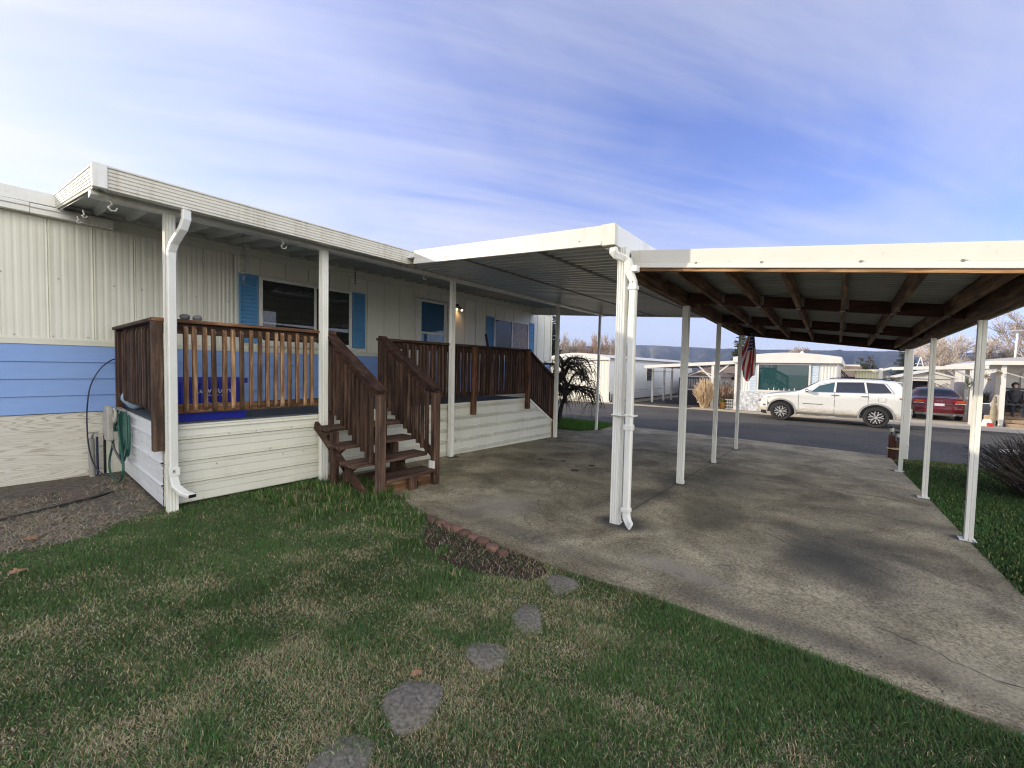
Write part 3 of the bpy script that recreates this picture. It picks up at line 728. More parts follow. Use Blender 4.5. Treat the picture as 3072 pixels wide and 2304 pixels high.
def side_grass():
    n = 330000
    X = np.random.uniform(2.4, 11.7, n); Y = np.random.uniform(-6.5, -.7, n)
    poly = [(2.85, -1.38), (3.6, -1.12), (4.54, -1.03), (5.75, -.96), (7.75, -.87), (9.7, -.76), (11.2, -.72), (11.7, -1.2), (11.75, -2.2), (11.7, -6.5), (2.45, -6.5), (2.74, -1.6)]
    bed = [(6.4, -2.0), (7.6, -1.85), (9.2, -1.95), (10.6, -2.05), (11.5, -2.4), (11.5, -5.5), (6.0, -5.5)]
    Z = np.array([-0.017 * max(x - 2.3, 0) for x in X])
    ok = inpoly(X, Y, poly) & in_view(np.stack([X, Y, Z], 1), 1.3) & ~(inpoly(X, Y, bed) & (np.random.rand(n) < .96))
    X, Y, Z = X[ok], Y[ok], Z[ok]; n = len(X)
    tone = np.random.rand(n); g = (1 + .3 * vnoise(X, Y, 1.6, 8)).clip(.5, 1.5)  # random blade tone times a patchy noise
    col = np.stack([.030 + .034 * tone, .076 + .058 * tone, .020 + .016 * tone], 1) * g[:, None]
    dry = np.random.rand(n) < .11 + .35 * (X > 10.9); col[dry] = np.array([.26, .25, .09]) * np.random.uniform(.6, 1.1, dry.sum())[:, None]
    blades('side_grass', X, Y, Z - .01, np.random.uniform(.02, .05, n), np.random.uniform(.007, .013, n), np.random.uniform(.1, .8, n), col)
    n = 30000
    X = np.random.uniform(8.8, 11.85, n); Y = np.random.uniform(5.3, 8.6, n)
    Z = np.array([-0.017 * max(x - 2.3, 0) for x in X])
    ok = inpoly(X, Y, [(9.46, 6.07), (9.57, 5.58), (10.37, 5.32), (11.75, 5.5), (11.85, 7), (11.85, 8.6), (8.8, 8.6)]) & ((X - 9.4) > .35 * np.abs(np.random.randn(n)) + .35)
    X, Y, Z = X[ok], Y[ok], Z[ok]; n = len(X); tone = np.random.rand(n)  # blade tone drawn at random
    col = np.stack([.045 + .05 * tone, .13 + .09 * tone, .018 + .016 * tone], 1)
    blades('verge_grass', X, Y, Z - .01, np.random.uniform(.05, .13, n), np.random.uniform(.010, .018, n), np.random.uniform(.1, .75, n), col)
side_grass()
def soil_litter():
    n = 2600
    X = np.random.uniform(2.15, 2.8, n); Y = np.random.uniform(1.65, 3.3, n); ok = inpoly(X, Y, SOIL); X, Y = X[ok], Y[ok]; n = len(X)
    t = np.random.rand(n)[:, None]
    c = np.where(t < .45, np.array([[.34, .27, .17]]), np.where(t < .8, np.array([[.11, .075, .05]]), np.array([[.06, .12, .03]]))) * np.random.uniform(.5, 1.1, n)[:, None]
    blades('soil_litter', X, Y, X * 0 - .002, np.random.uniform(.02, .07, n), np.random.uniform(.004, .008, n), np.random.uniform(.7, .965, n), c)
soil_litter()
def straw_bits():
    n = 30000
    X = np.random.uniform(-1.6, 1.1, n); Y = np.random.uniform(4.95, 7.5, n)
    poly = [(-1.6, 5.2), (0, 5.05), (.45, 5.0), (.66, 5.25), (1.0, 5.42), (1.04, 7.3), (.6, 7.2), (.1, 6.9), (-1.6, 6.8)]
    ok = inpoly(X, Y, poly) & (np.random.rand(n) < .50 + .35 * vnoise(X, Y, 4, 3) - np.clip(Y - 6.0, 0, 1) * .45)
    X, Y = X[ok], Y[ok]; n = len(X)
    c = np.stack([.42 + .22 * np.random.rand(n), .36 + .18 * np.random.rand(n), .25 + .12 * np.random.rand(n)], 1) * np.random.uniform(.4, 1.0, n)[:, None]
    blades('straw', X, Y, X * 0 + .004, np.random.uniform(.04, .10, n), np.random.uniform(.0028, .005, n), np.random.uniform(.93, .968, n), c)
straw_bits()

# ================================================================== small ground things
names = ['broad flat grey stepping stone half sunk beside the driveway edge', 'stepping stone with dry grass over its edges, next after the one by the driveway',
         'middle stepping stone of the lawn path, grass fringing its lower edge', 'large speckled stepping stone with a dry leaf on its top edge', 'wide stepping stone cut by the bottom of the picture']
for k, ((cx, cy), a, b_) in enumerate(STONES):
    mb = MB(); n = 26; rg = random.Random(k + 3); ph = [rg.uniform(0, 6) for _ in range(3)]
    prof = [(1.04, -.06), (1.00, -.010), (.94, -.001), (.84, .004)]
    ring = []
    for s_, z in prof:
        for j in range(n):
            g_ = 2 * PI * j / n; q = 1 + .10 * math.sin(2 * g_ + ph[0]) + .08 * math.sin(3 * g_ + ph[1]) + .05 * math.sin(5 * g_ + ph[2]) + rg.uniform(-.03, .03) * (s_ > .8)
            u_, v_ = a * s_ * q * math.cos(g_), b_ * s_ * q * math.sin(g_); ring.append((cx + u_ * SU_[0] + v_ * SV_[0], cy + u_ * SU_[1] + v_ * SV_[1], z))
    mb.v = ring; mb.f = [(i * n + j, i * n + (j + 1) % n, (i + 1) * n + (j + 1) % n, (i + 1) * n + j) for i in range(3) for j in range(n)] + [tuple(range(3 * n, 4 * n))]
    solo('stepping_stone', names[k], 'stepping stone', mb, 'stone', (cx, cy, 0), 'stepping stones crossing the lawn', smooth=40)
bl = ['edging brick farthest up the row, nearest the wooden stairs', 'second edging brick from the stairs end', 'third edging brick from the stairs end of the row', 'edging brick just before the middle of the row', 'middle red edging brick of the row by the slab',
      'edging brick just past the middle of the row', 'third edging brick from the dark soil end', 'second edging brick from the loose end of the row', 'last edging brick, sitting apart where the row ends']
for k, (x, y) in enumerate([(2.71, 3.2), (2.71, 3.07), (2.70, 2.94), (2.70, 2.83), (2.69, 2.71), (2.68, 2.59), (2.66, 2.46), (2.63, 2.32), (2.61, 2.18)]):
    mb = MB(); rr = .068 if k < 8 else .055
    pr = [(x + rr * math.cos(t) * .55, .055 * math.sin(t) - .02) for t in [PI * j / 10 for j in range(11)]]
    mb.lathe([(rr * .2, -.03), (rr * .98, -.03), (rr, .006 - .004 * (k % 3)), (rr * (.86 - .05 * (k % 2)), .028 - .005 * (k % 3)), (rr * .45, .034 - .005 * (k % 3))], (x, y, 0), 14)
    mb.v = [(x + (p[0] - x) * .8, y + (p[1] - y) * 1.0, p[2]) for p in mb.v]
    solo('edging_brick', bl[k], 'brick', mb, 'brick', (x, y, 0), 'red edging bricks along the driveway', smooth=35)
pv = ['flat dirty paver nearest the hose loop', 'flat dirty paver second from the hose loop', 'flat paver in the middle of the row by the plywood', 'flat paver left of the middle, half covered by dirt', 'flat paver close to the left picture edge']
for k in range(5):
    x = .52 - k * .30; y = 6.78 + .05 * math.sin(k * 2.2)
    mb = MB().box(x - .13, x + .13, y - .24, y + .24, -.03, .004 + .003 * (k % 2))
    solo('paver', pv[k], 'paver', mb, 'paver', (x, y, 0), 'pavers along the plywood skirting', bev=.006)
mb = MB().tube([(-.6, 6.15, .0), (-.1, 6.12, .010), (.25, 6.25, .014), (.6, 6.42, .012), (.8, 6.6, .0)], .014, 8)
solo('landscape_edging', 'black plastic edging strip lying in the straw in front of the pavers', 'edging', mb, 'black', (0, 6.2, 0), smooth=60)
def leafmesh(x, y, s, a, z=.03):
    mb = MB(); out = [(0, 1.0), (.22, .55), (.62, .62), (.48, .18), (.95, -.05), (.42, -.25), (.34, -.7), (.05, -.45), (0, -1.0), (-.06, -.45), (-.4, -.7), (-.45, -.22), (-.9, -.02), (-.45, .2), (-.6, .62), (-.2, .55)]
    vs = [(x, y, z + .012)]
    for px_, py_ in out: vs.append((x + s * (px_ * math.cos(a) - py_ * math.sin(a)), y + s * (px_ * math.sin(a) + py_ * math.cos(a)), z + .018 * (px_ * px_) - .006))
    mb.add(vs, [(0, i, i % len(out) + 1) for i in range(1, len(out) + 1)]); return mb
for (x, y, s, a, lab) in ((.13, 5.27, .06, .6, 'dry brown leaf lying in the straw by the picture edge'), (.05, 4.52, .055, 2.0, 'dry brown leaf lying alone on the green lawn, left'), (1.27, 1.60, .035, 1.2, 'small dry leaf on the large speckled stepping stone'), (7.0, 3.0, .05, 0.5, 'small curled leaf on the concrete driveway')):
    solo('dry_leaf', lab, 'leaf', leafmesh(x, y, s, a, .035 if x < 3 else gz(x) + .02), 'leaf', (x, y, 0), 'fallen leaves')

def slab_debris():
    n = 1500
    t = np.random.rand(n); E = np.array([(2.74, 3.2), (2.70, 1.6), (2.78, .13), (2.80, -.7)])
    Y = np.random.uniform(-1.0, 4.3, n); X = np.interp(-Y, [-4.3, -3.2, -1.6, -.13, .7], [2.98, 2.74, 2.70, 2.78, 2.80]) + np.abs(np.random.exponential(.07, n))
    m = 260; X2 = np.random.uniform(3, 11.2, m); Y2 = np.random.uniform(-.7, 4.8, m)
    X = np.concatenate([X, X2]); Y = np.concatenate([Y, Y2]); n = len(X); Z = np.array([-0.017 * max(x - 2.3, 0) for x in X]) + .0135
    c = np.where(np.random.rand(n)[:, None] < .6, np.array([[.07, .055, .04]]), np.array([[.30, .24, .15]])) * np.random.uniform(.5, 1.2, n)[:, None]
    blades('driveway_litter', X, Y, Z, np.random.uniform(.008, .022, n), np.random.uniform(.002, .006, n), np.random.uniform(.94, .968, n), c)
slab_debris()

def cracks():
    rg = random.Random(5)
    for pts in ([(5.2, 2.95), (4.6, 2.7), (4.1, 2.85), (3.7, 2.6), (3.45, 2.62), (3.2, 2.3), (3.0, 2.25)], [(4.7, .55), (4.5, .3), (4.55, -.05), (4.3, -.4)], [(3.4, -.2), (3.2, -.6), (3.25, -.95)], [(7.9, 4.6), (8.4, 4.1), (9.2, 4.2), (9.9, 3.7)], [(6.6, .9), (7.0, .4), (6.9, -.1)]):
        mb = MB(); P = []
        for a, b in zip(pts, pts[1:]):
            for k in range(7):
                t = k / 7; P.append((a[0] + (b[0] - a[0]) * t + rg.uniform(-.025, .025), a[1] + (b[1] - a[1]) * t + rg.uniform(-.025, .025)))
        for i in range(len(P) - 1):
            (x0, y0), (x1, y1) = P[i], P[i + 1]; d = Vector((x1 - x0, y1 - y0, 0)).normalized(); s = Vector((-d.y, d.x, 0)) * rg.uniform(.0015, .0035)
            mb.poly([(x0 + s.x, y0 + s.y, gz(x0) + .0155), (x1 + s.x, y1 + s.y, gz(x1) + .0155), (x1 - s.x, y1 - s.y, gz(x1) + .0155), (x0 - s.x, y0 - s.y, gz(x0) + .0155)])
        struct('driveway_crack', mb, bpy.data.materials['joint_filler'])
cracks()
# ================================================================== the mobile home
YW = 7.8
house = thing('mobile_home', 'cream and blue mobile home with plywood skirting behind the wooden deck', 'mobile home', (5, YW, 0))
HX0, HX1, HYB = -9.0, 11.60, 11.05
def ribprof(x0, x1, kind):
    """outline of the wall face seen from above: y offsets are negative outwards"""
    p = []; x = x0
    if kind == 'rib':
        per = .129; pat = [(0, 0), (.016, -.0032), (.040, -.0032), (.054, -.0014), (.064, -.001), (.080, -.0024), (.104, -.0024), (.118, 0)]
    else:
        per = .055; pat = [(0, 0), (.010, -.004), (.030, -.004), (.040, 0)]
    k = math.floor(x0 / per)
    seam = .40; 
    while True:
        done = False
        for a, o in pat:
            xx = k * per + a
            if xx < x0: continue
            if xx > x1: done = True; break
            p.append((xx, YW + o))
        if done: break
        k += 1
    # joints between the sheets
    s = math.ceil(x0 / seam) * seam; out = []
    seams = []
    while s < x1: seams.append(s); s += seam
    for q in p:
        if not any(abs(q[0] - t) < .014 for t in seams): out.append(q)
    sd_ = .008 if kind == 'rib' else .022
    for t in seams: out += [(t - .010, YW - .004), (t - .005 + (.003 if kind == 'rib' else 0), YW + sd_), (t + .005 - (.003 if kind == 'rib' else 0), YW + sd_), (t + .010, YW - .006)]
    out.sort(); out = [(x0, YW)] + [q for q in out if x0 + 1e-4 < q[0] < x1 - 1e-4] + [(x1, YW)]
    return out
WX0, WX1, WZ0, WZ1 = 2.80, 4.43, 1.86, 2.96       # window opening
mb = MB()
mb.sheet(ribprof(HX0, 2.2, 'rib'), 'z', 1.76, 3.30)
mb.sheet(ribprof(2.2, WX0, 'fine'), 'z', 1.76, 3.30)
mb.sheet(ribprof(WX0, WX1, 'fine'), 'z', WZ1, 3.30)
mb.sheet(ribprof(WX0, WX1, 'fine'), 'z', 1.76, WZ0)
mb.sheet(ribprof(WX1, HX1, 'fine'), 'z', 1.76, 3.30)
mb.poly([(HX1, YW, 0.0), (HX1, HYB, 0), (HX1, HYB, 3.3), (HX1, YW, 3.3)])
mb.poly([(HX0, YW, 0.0), (HX0, HYB, 0), (HX0, HYB, 3.3), (HX0, YW, 3.3)])
# rear wall with the small window opening that shows through the front room
for (a, b, c, d) in ((HX0, 3.95, 0, 3.3), (4.31, HX1, 0, 3.3), (3.95, 4.31, 0, 2.30), (3.95, 4.31, 2.78, 3.3)):
    mb.poly([(a, HYB, c), (b, HYB, c), (b, HYB, d), (a, HYB, d)])
part('upper_wall', mb, 'cream', house)
mb = MB()
zz_ = [1.71, 1.495, 1.28, 1.065, 0.845]
prof = []
for i in range(4): prof += [(YW - .003, zz_[i]), (YW - .022, zz_[i + 1] + .004), (YW - .022, zz_[i + 1])]
prof.append((YW + .0, zz_[4]))
mb.sheet(prof, 'x', HX0, HX1 + .004)
part('lower_siding', mb, 'blue', house)
mb = MB().sheet([(YW - .002, 1.706), (YW - .018, 1.71), (YW - .018, 1.775), (YW - .002, 1.79)], 'x', HX0, HX1 + .006)
part('belt_trim', mb, 'creamtrim', house)
mb = MB(); x = -6.0
for a, b in ((-9, -4.3), (-4.3, -1.9), (-1.9, .86)): mb.box(a + .003, b - .003, YW - .006, YW + .03, -.05, .835)
part('plywood_skirting', mb, 'plywood', house)
mb = MB().box(.885, 1.2, YW - .02, YW + .02, -.02, .82)
part('board_skirting', mb, 'skirt', house)
mb = MB().box(.862, .884, YW - .012, YW + .02, 0, .83)
part('skirting_gap_strip', mb, 'black', house)
mb = MB().box(1.2, HX1 + .002, YW + .01, YW + .03, 0, .84)
part('rear_skirting', mb, 'skirt', house)
# eave trim under the awning and the small roof edge with its gutter at left
mb = MB().sheet([(YW - .004, 3.262), (YW - .022, 3.268), (YW - .022, 3.315), (YW - .032, 3.32), (YW - .032, 3.365), (YW - .045, 3.37), (YW - .045, 3.41), (YW, 3.412)], 'x', HX0, HX1 + .03)
part('eave_trim', mb, 'creamtrim', house)
mb = MB()
n = 8
for i in range(n):
    t0, t1 = i / n, (i + 1) / n; y0, y1 = YW - .10 + t0 * (HYB - YW + .2), YW - .10 + t1 * (HYB - YW + .2)
    z0, z1 = 3.53 + .16 * math.sin(PI * t0), 3.53 + .16 * math.sin(PI * t1)
    mb.hexa([(HX0, y0, z0 - .05), (HX1 + .12, y0, z0 - .05), (HX1 + .12, y1, z1 - .05), (HX0, y1, z1 - .05)], [(HX0, y0, z0), (HX1 + .12, y0, z0), (HX1 + .12, y1, z1), (HX0, y1, z1)])
mb.box(HX0, .47, YW - .115, YW - .09, 3.40, 3.545)
mb.box(HX0, HX1 + .12, YW - .088, YW + .0, 3.42, 3.475)
part('roof', mb, 'white', house)
mb = MB().prism([(YW - .05, 3.275), (YW - .05, 3.375), (YW - .135, 3.39), (YW - .15, 3.375), (YW - .15, 3.345), (YW - .135, 3.335), (YW - .135, 3.275)], 'x', HX0, .25)
mb.prism([(YW - .05, 3.272), (YW - .05, 3.37), (YW - .130, 3.385), (YW - .145, 3.37), (YW - .145, 3.34), (YW - .13, 3.33), (YW - .13, 3.272)], 'x', .253, .98)
part('gutter', mb, 'white', house)
for x in (.02, .48, .99, 1.28, 1.9, 2.33):
    part('siding_screw', MB().lathe([(.009, -.004), (.009, .0)], (x, YW - .008, 2.55 - .02 * x), 8, 'y'), 'steel', house)
for k in range(14): part('siding_screw', MB().lathe([(.008, -.004), (.008, .0)], (-.2 + .31 * k, YW - .010, 1.815 + .003 * (k % 2)), 6, 'y'), 'steel', house)
# room behind the big window
mb = MB()
for q in ([(1.5, YW + .05, .9), (6, YW + .05, .9), (6, HYB - .05, .9), (1.5, HYB - .05, .9)], [(1.5, YW + .05, 3.2), (6, YW + .05, 3.2), (6, HYB - .05, 3.2), (1.5, HYB - .05, 3.2)],
          [(1.5, YW + .05, .9), (1.5, HYB - .05, .9), (1.5, HYB - .05, 3.2), (1.5, YW + .05, 3.2)], [(6, YW + .05, .9), (6, HYB - .05, .9), (6, HYB - .05, 3.2), (6, YW + .05, 3.2)]): mb.poly(q)
for (a, b, c, d) in ((1.5, 3.95, .9, 3.2), (4.31, 6, .9, 3.2), (3.95, 4.31, .9, 2.30), (3.95, 4.31, 2.78, 3.2)):
    mb.poly([(a, HYB - .05, c), (b, HYB - .05, c), (b, HYB - .05, d), (a, HYB - .05, d)])
part('front_room', mb, 'interior', house)

def window(x0, x1, z0, z1, gl, parent=house, mull=None, fw=.05, y=YW, name='window', depth=.035):
    mb = MB()
    mb.box(x0, x1, y - depth, y + .01, z1 - fw, z1); mb.box(x0, x1, y - depth, y + .01, z0, z0 + fw)
    mb.box(x0, x0 + fw, y - depth, y + .01, z0 + fw, z1 - fw); mb.box(x1 - fw, x1, y - depth, y + .01, z0 + fw, z1 - fw)
    f = part(name, mb, 'frame', parent, bev=.004)
    cuts = [x0 + fw] + ([mull] if mull else []) + [x1 - fw]
    for i in range(len(cuts) - 1):
        a = cuts[i] + (.02 if i else 0); b = cuts[i + 1] - (.02 if i < len(cuts) - 2 else 0)
        part('pane', MB().box(a, b, y - .014, y - .008, z0 + fw, z1 - fw), gl[i] if isinstance(gl, list) else gl, f)
    if mull: part('mullion', MB().box(mull - .02, mull + .02, y - .028, y + .0, z0 + fw, z1 - fw), 'frame', f)
    return f
f = window(2.77, 4.45, 1.86, 2.985, 'glassd', mull=3.72, fw=.055)
part('sill', MB().box(2.72, 4.50, YW - .06, YW - .001, 1.815, 1.857), 'frame', f)
mb = MB()
for k in range(18):
    mb.lathe([(.006, -.003), (.006, 0)], (2.82 + k * .094, YW - .04, 3.0), 6, 'y')
mb.box(2.77, 4.45, YW - .03, YW - .002, 2.988, 3.012)
part('drip_cap', mb, 'creamtrim', f)
f2 = window(8.73, 10.34, 1.88, 2.905, ['glassdim', 'reflectpane'], mull=9.52, fw=.045)
def shutter(x0, x1, z0, z1):
    mb = MB(); fw = .028
    mb.box(x0, x0 + fw, YW - .034, YW - .009, z0, z1); mb.box(x1 - fw, x1, YW - .034, YW - .009, z0, z1)
    mb.box(x0 + fw, x1 - fw, YW - .034, YW - .009, z1 - .03, z1); mb.box(x0 + fw, x1 - fw, YW - .034, YW - .009, z0, z0 + .03)
    mb.box(x0 + fw, x1 - fw, YW - .0085, YW - .006, z0 + .03, z1 - .03)
    n = int((z1 - z0 - .06) / .062)
    for i in range(n):
        a = z0 + .03 + (z1 - z0 - .06) * i / n; b = z0 + .03 + (z1 - z0 - .06) * (i + 1) / n - .012
        mb.prism([(YW - .036, a + .002), (YW - .014, b), (YW - .009, b), (YW - .009, a)], 'x', x0 + fw, x1 - fw)
    part('shutter', mb, 'shutter', house)
shutter(2.47, 2.755, 1.86, 2.99); shutter(4.465, 4.74, 1.86, 2.975)
shutter(8.42, 8.71, 1.86, 2.93); shutter(10.36, 10.61, 1.86, 2.92)
# storm door
mb = MB(); x0, x1 = 6.02, 6.98
mb.box(5.95, 6.015, YW - .05, YW + .0, .93, 3.17); mb.box(6.985, 7.05, YW - .05, YW, .93, 3.17); mb.box(6.015, 6.985, YW - .05, YW, 3.10, 3.17)
part('door_gap', MB().box(6.015, 6.985, YW - .012, YW + .012, .93, 3.10), 'black', house)
d = part('door', MB().box(x0 + .008, x1 - .008, YW - .030, YW - .0125, .95, 3.085), 'frame', house, bev=.004)
part('door_frame', mb, 'creamtrim', d)
mb = MB(); gx0, gx1, g0, g1 = 6.17, 6.86, 1.05, 3.02
mb.box(gx0 - .04, gx1 + .04, YW - .046, YW - .0305, g1, g1 + .03); mb.box(gx0 - .04, gx0, YW - .046, YW - .0305, g0, g1); mb.box(gx1, gx1 + .04, YW - .046, YW - .0305, g0, g1)
mb.box(gx0, gx1, YW - .046, YW - .0305, 2.285, 2.33)
part('door_sash', mb, 'frame', d)
part('door_pane', MB().box(gx0, gx1, YW - .038, YW - .0305, g0, g1), 'glassdoor', d)
part('door_handle', MB().tube([(6.95, YW - .03, 2.02), (6.95, YW - .075, 2.02), (6.95, YW - .075, 1.9), (6.95, YW - .03, 1.9)], .008, 6), 'steel', d)
# twin spot wall lamp beside the door, switched on
wl = MB().lathe([(.055, -.035), (.06, -.005)], (7.26, YW - .003, 3.06), 14, 'y')
wl.box(7.18, 7.34, YW - .06, YW - .03, 3.05, 3.10)
lamp = part('wall_lamp', wl, 'black', house, smooth=40)
for sx in (-.05, .07):
    p0 = Vector((7.26 + sx, YW - .06, 3.03)); p1 = p0 + Vector((.03 if sx > 0 else -.02, -.075, -.075))
    part('lamp_head', MB().tube([p0, p0.lerp(p1, .6), p1], [.025, .042, .048], 12), 'chrome', lamp, smooth=40)
    part('bulb', MB().blob(tuple(p1 + Vector((0, -.002, -.004))), (.032, .032, .032), 1, 6, 0), emit('lamp_bulb', (1.0, .75, .48), 1.3), lamp, smooth=180)
pl_ = bpy.data.lights.new('lamp_glow', 'SPOT'); pl_.energy = 1.6; pl_.color = (1, .58, .25); pl_.spot_size = R(110); pl_.spot_blend = .8; pl_.shadow_soft_size = .03
po = bpy.data.objects.new('lamp_glow', pl_); COL.objects.link(po); po.location = (7.30, YW - .16, 2.96); po.rotation_euler = Vector((-.05, -.55, .55)).to_track_quat('Z', 'Y').to_euler()
mb = MB().box(HX1 - .05, HX1 + .018, YW - .028, YW + .05, 0, 3.40)
part('corner_trim', mb, 'creamtrim', house)
mb = MB().tube([(2.37, YW - .012, 2.13), (2.37, YW - .03, 2.13)], .022, 8); mb.tube([(8.36, YW - .005, 2.28), (8.36, YW - .07, 2.28), (8.36, YW - .07, 2.25)], .010, 6)
part('hose_bib', mb, 'steel', house)

# ================================================================== patio awning (lean-to roof over the deck)
aw = thing('patio_awning', 'low lean-to awning with fluted white posts over the wooden deck', 'awning', (5, 5.36, 0))
AX0, AX1, AY0, AY1 = .53, 10.60, 5.06, 7.72
def az_(y): return 3.16 + (y - AY0) * .108         # underside of the roof pans
mb = MB(); x = AX0; prof = []
per = .305
while x < AX1:
    for a, o in ((0, 0), (.04, .055), (.05, .06), (.24, .06), (.25, .055), (.285, 0)):
        if x + a <= AX1: prof.append((x + a, o))
    x += per
vs = []
for (xx, o) in prof: vs.append((xx, AY0 + .03, az_(AY0 + .03) + o - .05))
for (xx, o) in prof: vs.append((xx, AY1, az_(AY1) + o - .05))
n = len(prof); mb.add(vs, [(i, i + 1, n + i + 1, n + i) for i in range(n - 1)])
mb.poly([(AX0, AY0 + .02, az_(AY0) + .022), (AX1, AY0 + .02, az_(AY0) + .022), (AX1, AY1 + .12, az_(AY1) + .022), (AX0, AY1 + .12, az_(AY1) + .022)])
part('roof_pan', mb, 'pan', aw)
FZ0, FZ1 = 3.035, 3.195
def fluted(y0, out, z0, z1, nr=5):
    p = [(y0, z0 - .02)]
    h = (z1 - z0) / nr
    for i in range(nr):
        a = z0 + i * h
        p += [(y0 + out * .4, a), (y0 + out, a + h * .15), (y0 + out, a + h * .7), (y0 + out * .35, a + h * .85)]
    p += [(y0 + out * .35, z1), (y0 + out * 1.4, z1 + .003), (y0 + out * 1.4, z1 + .016), (y0 - out, z1 + .016)]
    return p
mb = MB().sheet(fluted(AY0 + .012, -.014, FZ0, FZ1), 'x', AX0 + .07, 3.93)
mb.sheet([(AY0 + .04, FZ0 - .02), (AY0 + .04, FZ1 + .016)], 'x', AX0 + .05, 3.93)
mb.box(AX0 + .07, 3.93, AY0 - .002, AY0 + .09, FZ0 - .022, FZ0 - .016)
part('front_fascia', mb, 'fascia', aw)
mb = MB(); pf = [(p[0], p[1]) for p in fluted(0, -.014, 0, FZ1 - FZ0)]
vs = []
for yy in (AY0 + .03, AY1 + .05):
    for (o, z) in pf: vs.append((AX0 + .012 + o - (yy - AY0) * .026, yy, FZ0 + (yy - AY0) * .138 + z * (1 - .04 * (yy - AY0))))
n = len(pf); mb.add(vs, [(i, i + 1, n + i + 1, n + i) for i in range(n - 1)])
mb.add([(AX0 + .03, AY0 + .03, FZ0 - .02), (AX0 + .03 - .07, AY1 + .05, FZ0 - .02 + (AY1 - AY0) * .135), (AX0 + .03 - .07, AY1 + .05, FZ1 + (AY1 - AY0) * .132), (AX0 + .03, AY0 + .03, FZ1)], [(0, 1, 2, 3)])
part('end_fascia', mb, 'fascia', aw)
mb = MB().box(AX0 - .012, AX0 + .085, AY0 - .016, AY0 + .05, FZ0 - .024, FZ1 + .02)
part('corner_cap', mb, 'white', aw, bev=.004)
mb = MB()
for a, b in ((.53, 3.82), (3.825, 4.82), (4.824, 8.5), (8.504, 10.60)):
    o = 0 if a < 3 else .004
    mb.prism([(5.30 - o, 3.0), (5.42, 3.0), (5.42, 3.125), (5.30 - o, 3.125), (5.30 - o, 3.04), (5.286 - o, 3.032), (5.286 - o, 3.008)], 'x', a, b)
part('beam', mb, 'postwhite', aw)
def fluted_post(x, y, s, z0, z1, ng=3, depth=.006):
    h = s / 2; p = []
    for (dx, dy, nx, ny) in ((1, 0, 0, -1), (0, 1, 1, 0), (-1, 0, 0, 1), (0, -1, -1, 0)):
        cx_, cy_ = x + nx * h - dx * h, y + ny * h - dy * h
        p.append((cx_, cy_))
        for k in range(ng):
            c0 = s * (k + .5 + .1) / (ng + .4); wv = s * .10
            for a, o in ((-wv, 0), (-wv * .5, depth), (wv * .5, depth), (wv, 0)):
                p.append((cx_ + dx * (c0 + a) - nx * o, cy_ + dy * (c0 + a) - ny * o))
    mb = MB().prism(p, 'z', z0, z1)
    return mb
def base_plate(mb, x, y, s, z):
    mb.box(x - s * .5, x + s * .85, y - s * .55, y + s * .35, z, z + .006)
    mb.box(x - s * .3, x + s * .3, y - s * .5 - .012, y - s * .5 - .002, z, z + .05)
    mb.box(x + s * .5 + .002, x + s * .5 + .008, y - s * .35, y + s * .35, z, z + .05)
for (x, s) in ((1.09, .088), (2.67, .085), (4.93, .075), (8.24, .072)):
    z0 = gz(x) - (.03 if x < 2.7 else -.012)
    part('post', fluted_post(x, 5.36, s, z0, 3.0), 'postwhite', aw)
pb = MB()
zb = gz(10.27) + .012
for (za, zb_, xo, yo) in ((zb, .28, 0, 0),): pass
pb.beam((10.27, 5.35, zb), (10.285, 5.345, .42), .055, .055, (1, 0, 0)); pb.beam((10.285, 5.345, .42), (10.33, 5.36, 3.0), .055, .055, (1, 0, 0))
part('post', pb, 'postwhite', aw)
# downspout at the left hand post
dp = MB().rectpipe([(1.17, 5.09, 3.04), (1.17, 5.09, 2.92), (1.15, 5.12, 2.83), (1.105, 5.24, 2.70), (1.092, 5.282, 2.62), (1.09, 5.288, 2.5), (1.09, 5.288, .36), (1.10, 5.26, .27), (1.15, 5.20, .20), (1.205, 5.145, .17)], .076, .046, (.98, .2, 0))
ds = part('downspout', dp, 'postwhite', aw, bev=.008)
mb = MB()
for z in (.42,): mb.box(1.045, 1.135, 5.260, 5.314, z - .04, z + .04)
part('strap', mb, 'white', ds)
ot = MB().rectpipe([(1.207, 5.143, .169), (1.2095, 5.1405, .168)], .064, .036, (.98, .2, 0))
part('outlet', ot, 'black', ds)
def text_mesh(name, curve, loc, rot, parent):
    tmp = bpy.data.objects.new('tmp', curve); COL.objects.link(tmp)
    me = bpy.data.meshes.new_from_object(tmp.evaluated_get(bpy.context.evaluated_depsgraph_get()))
    bpy.data.objects.remove(tmp)
    me.name = name; o = bpy.data.objects.new(name, me); COL.objects.link(o); o.parent = parent; o.location = loc; o.rotation_euler = rot
    return o
txt = bpy.data.curves.new('strap_figure', 'FONT'); txt.body = '8'; txt.size = .05; txt.extrude = .0005
txt.materials.append(M['black']); text_mesh('strap_figure', txt, Vector((1.075, 5.2585, .405)) - origin(ds), (R(90), 0, 0), ds)
HL = ['white S-hook hanging near the outer corner of the awning beam', 'white hook on the awning beam between the two left posts', 'small white hook on the awning beam above the front door', 'small pale hook under the awning end beside the gutter', 'second pale hook under the awning end by the roof corner']
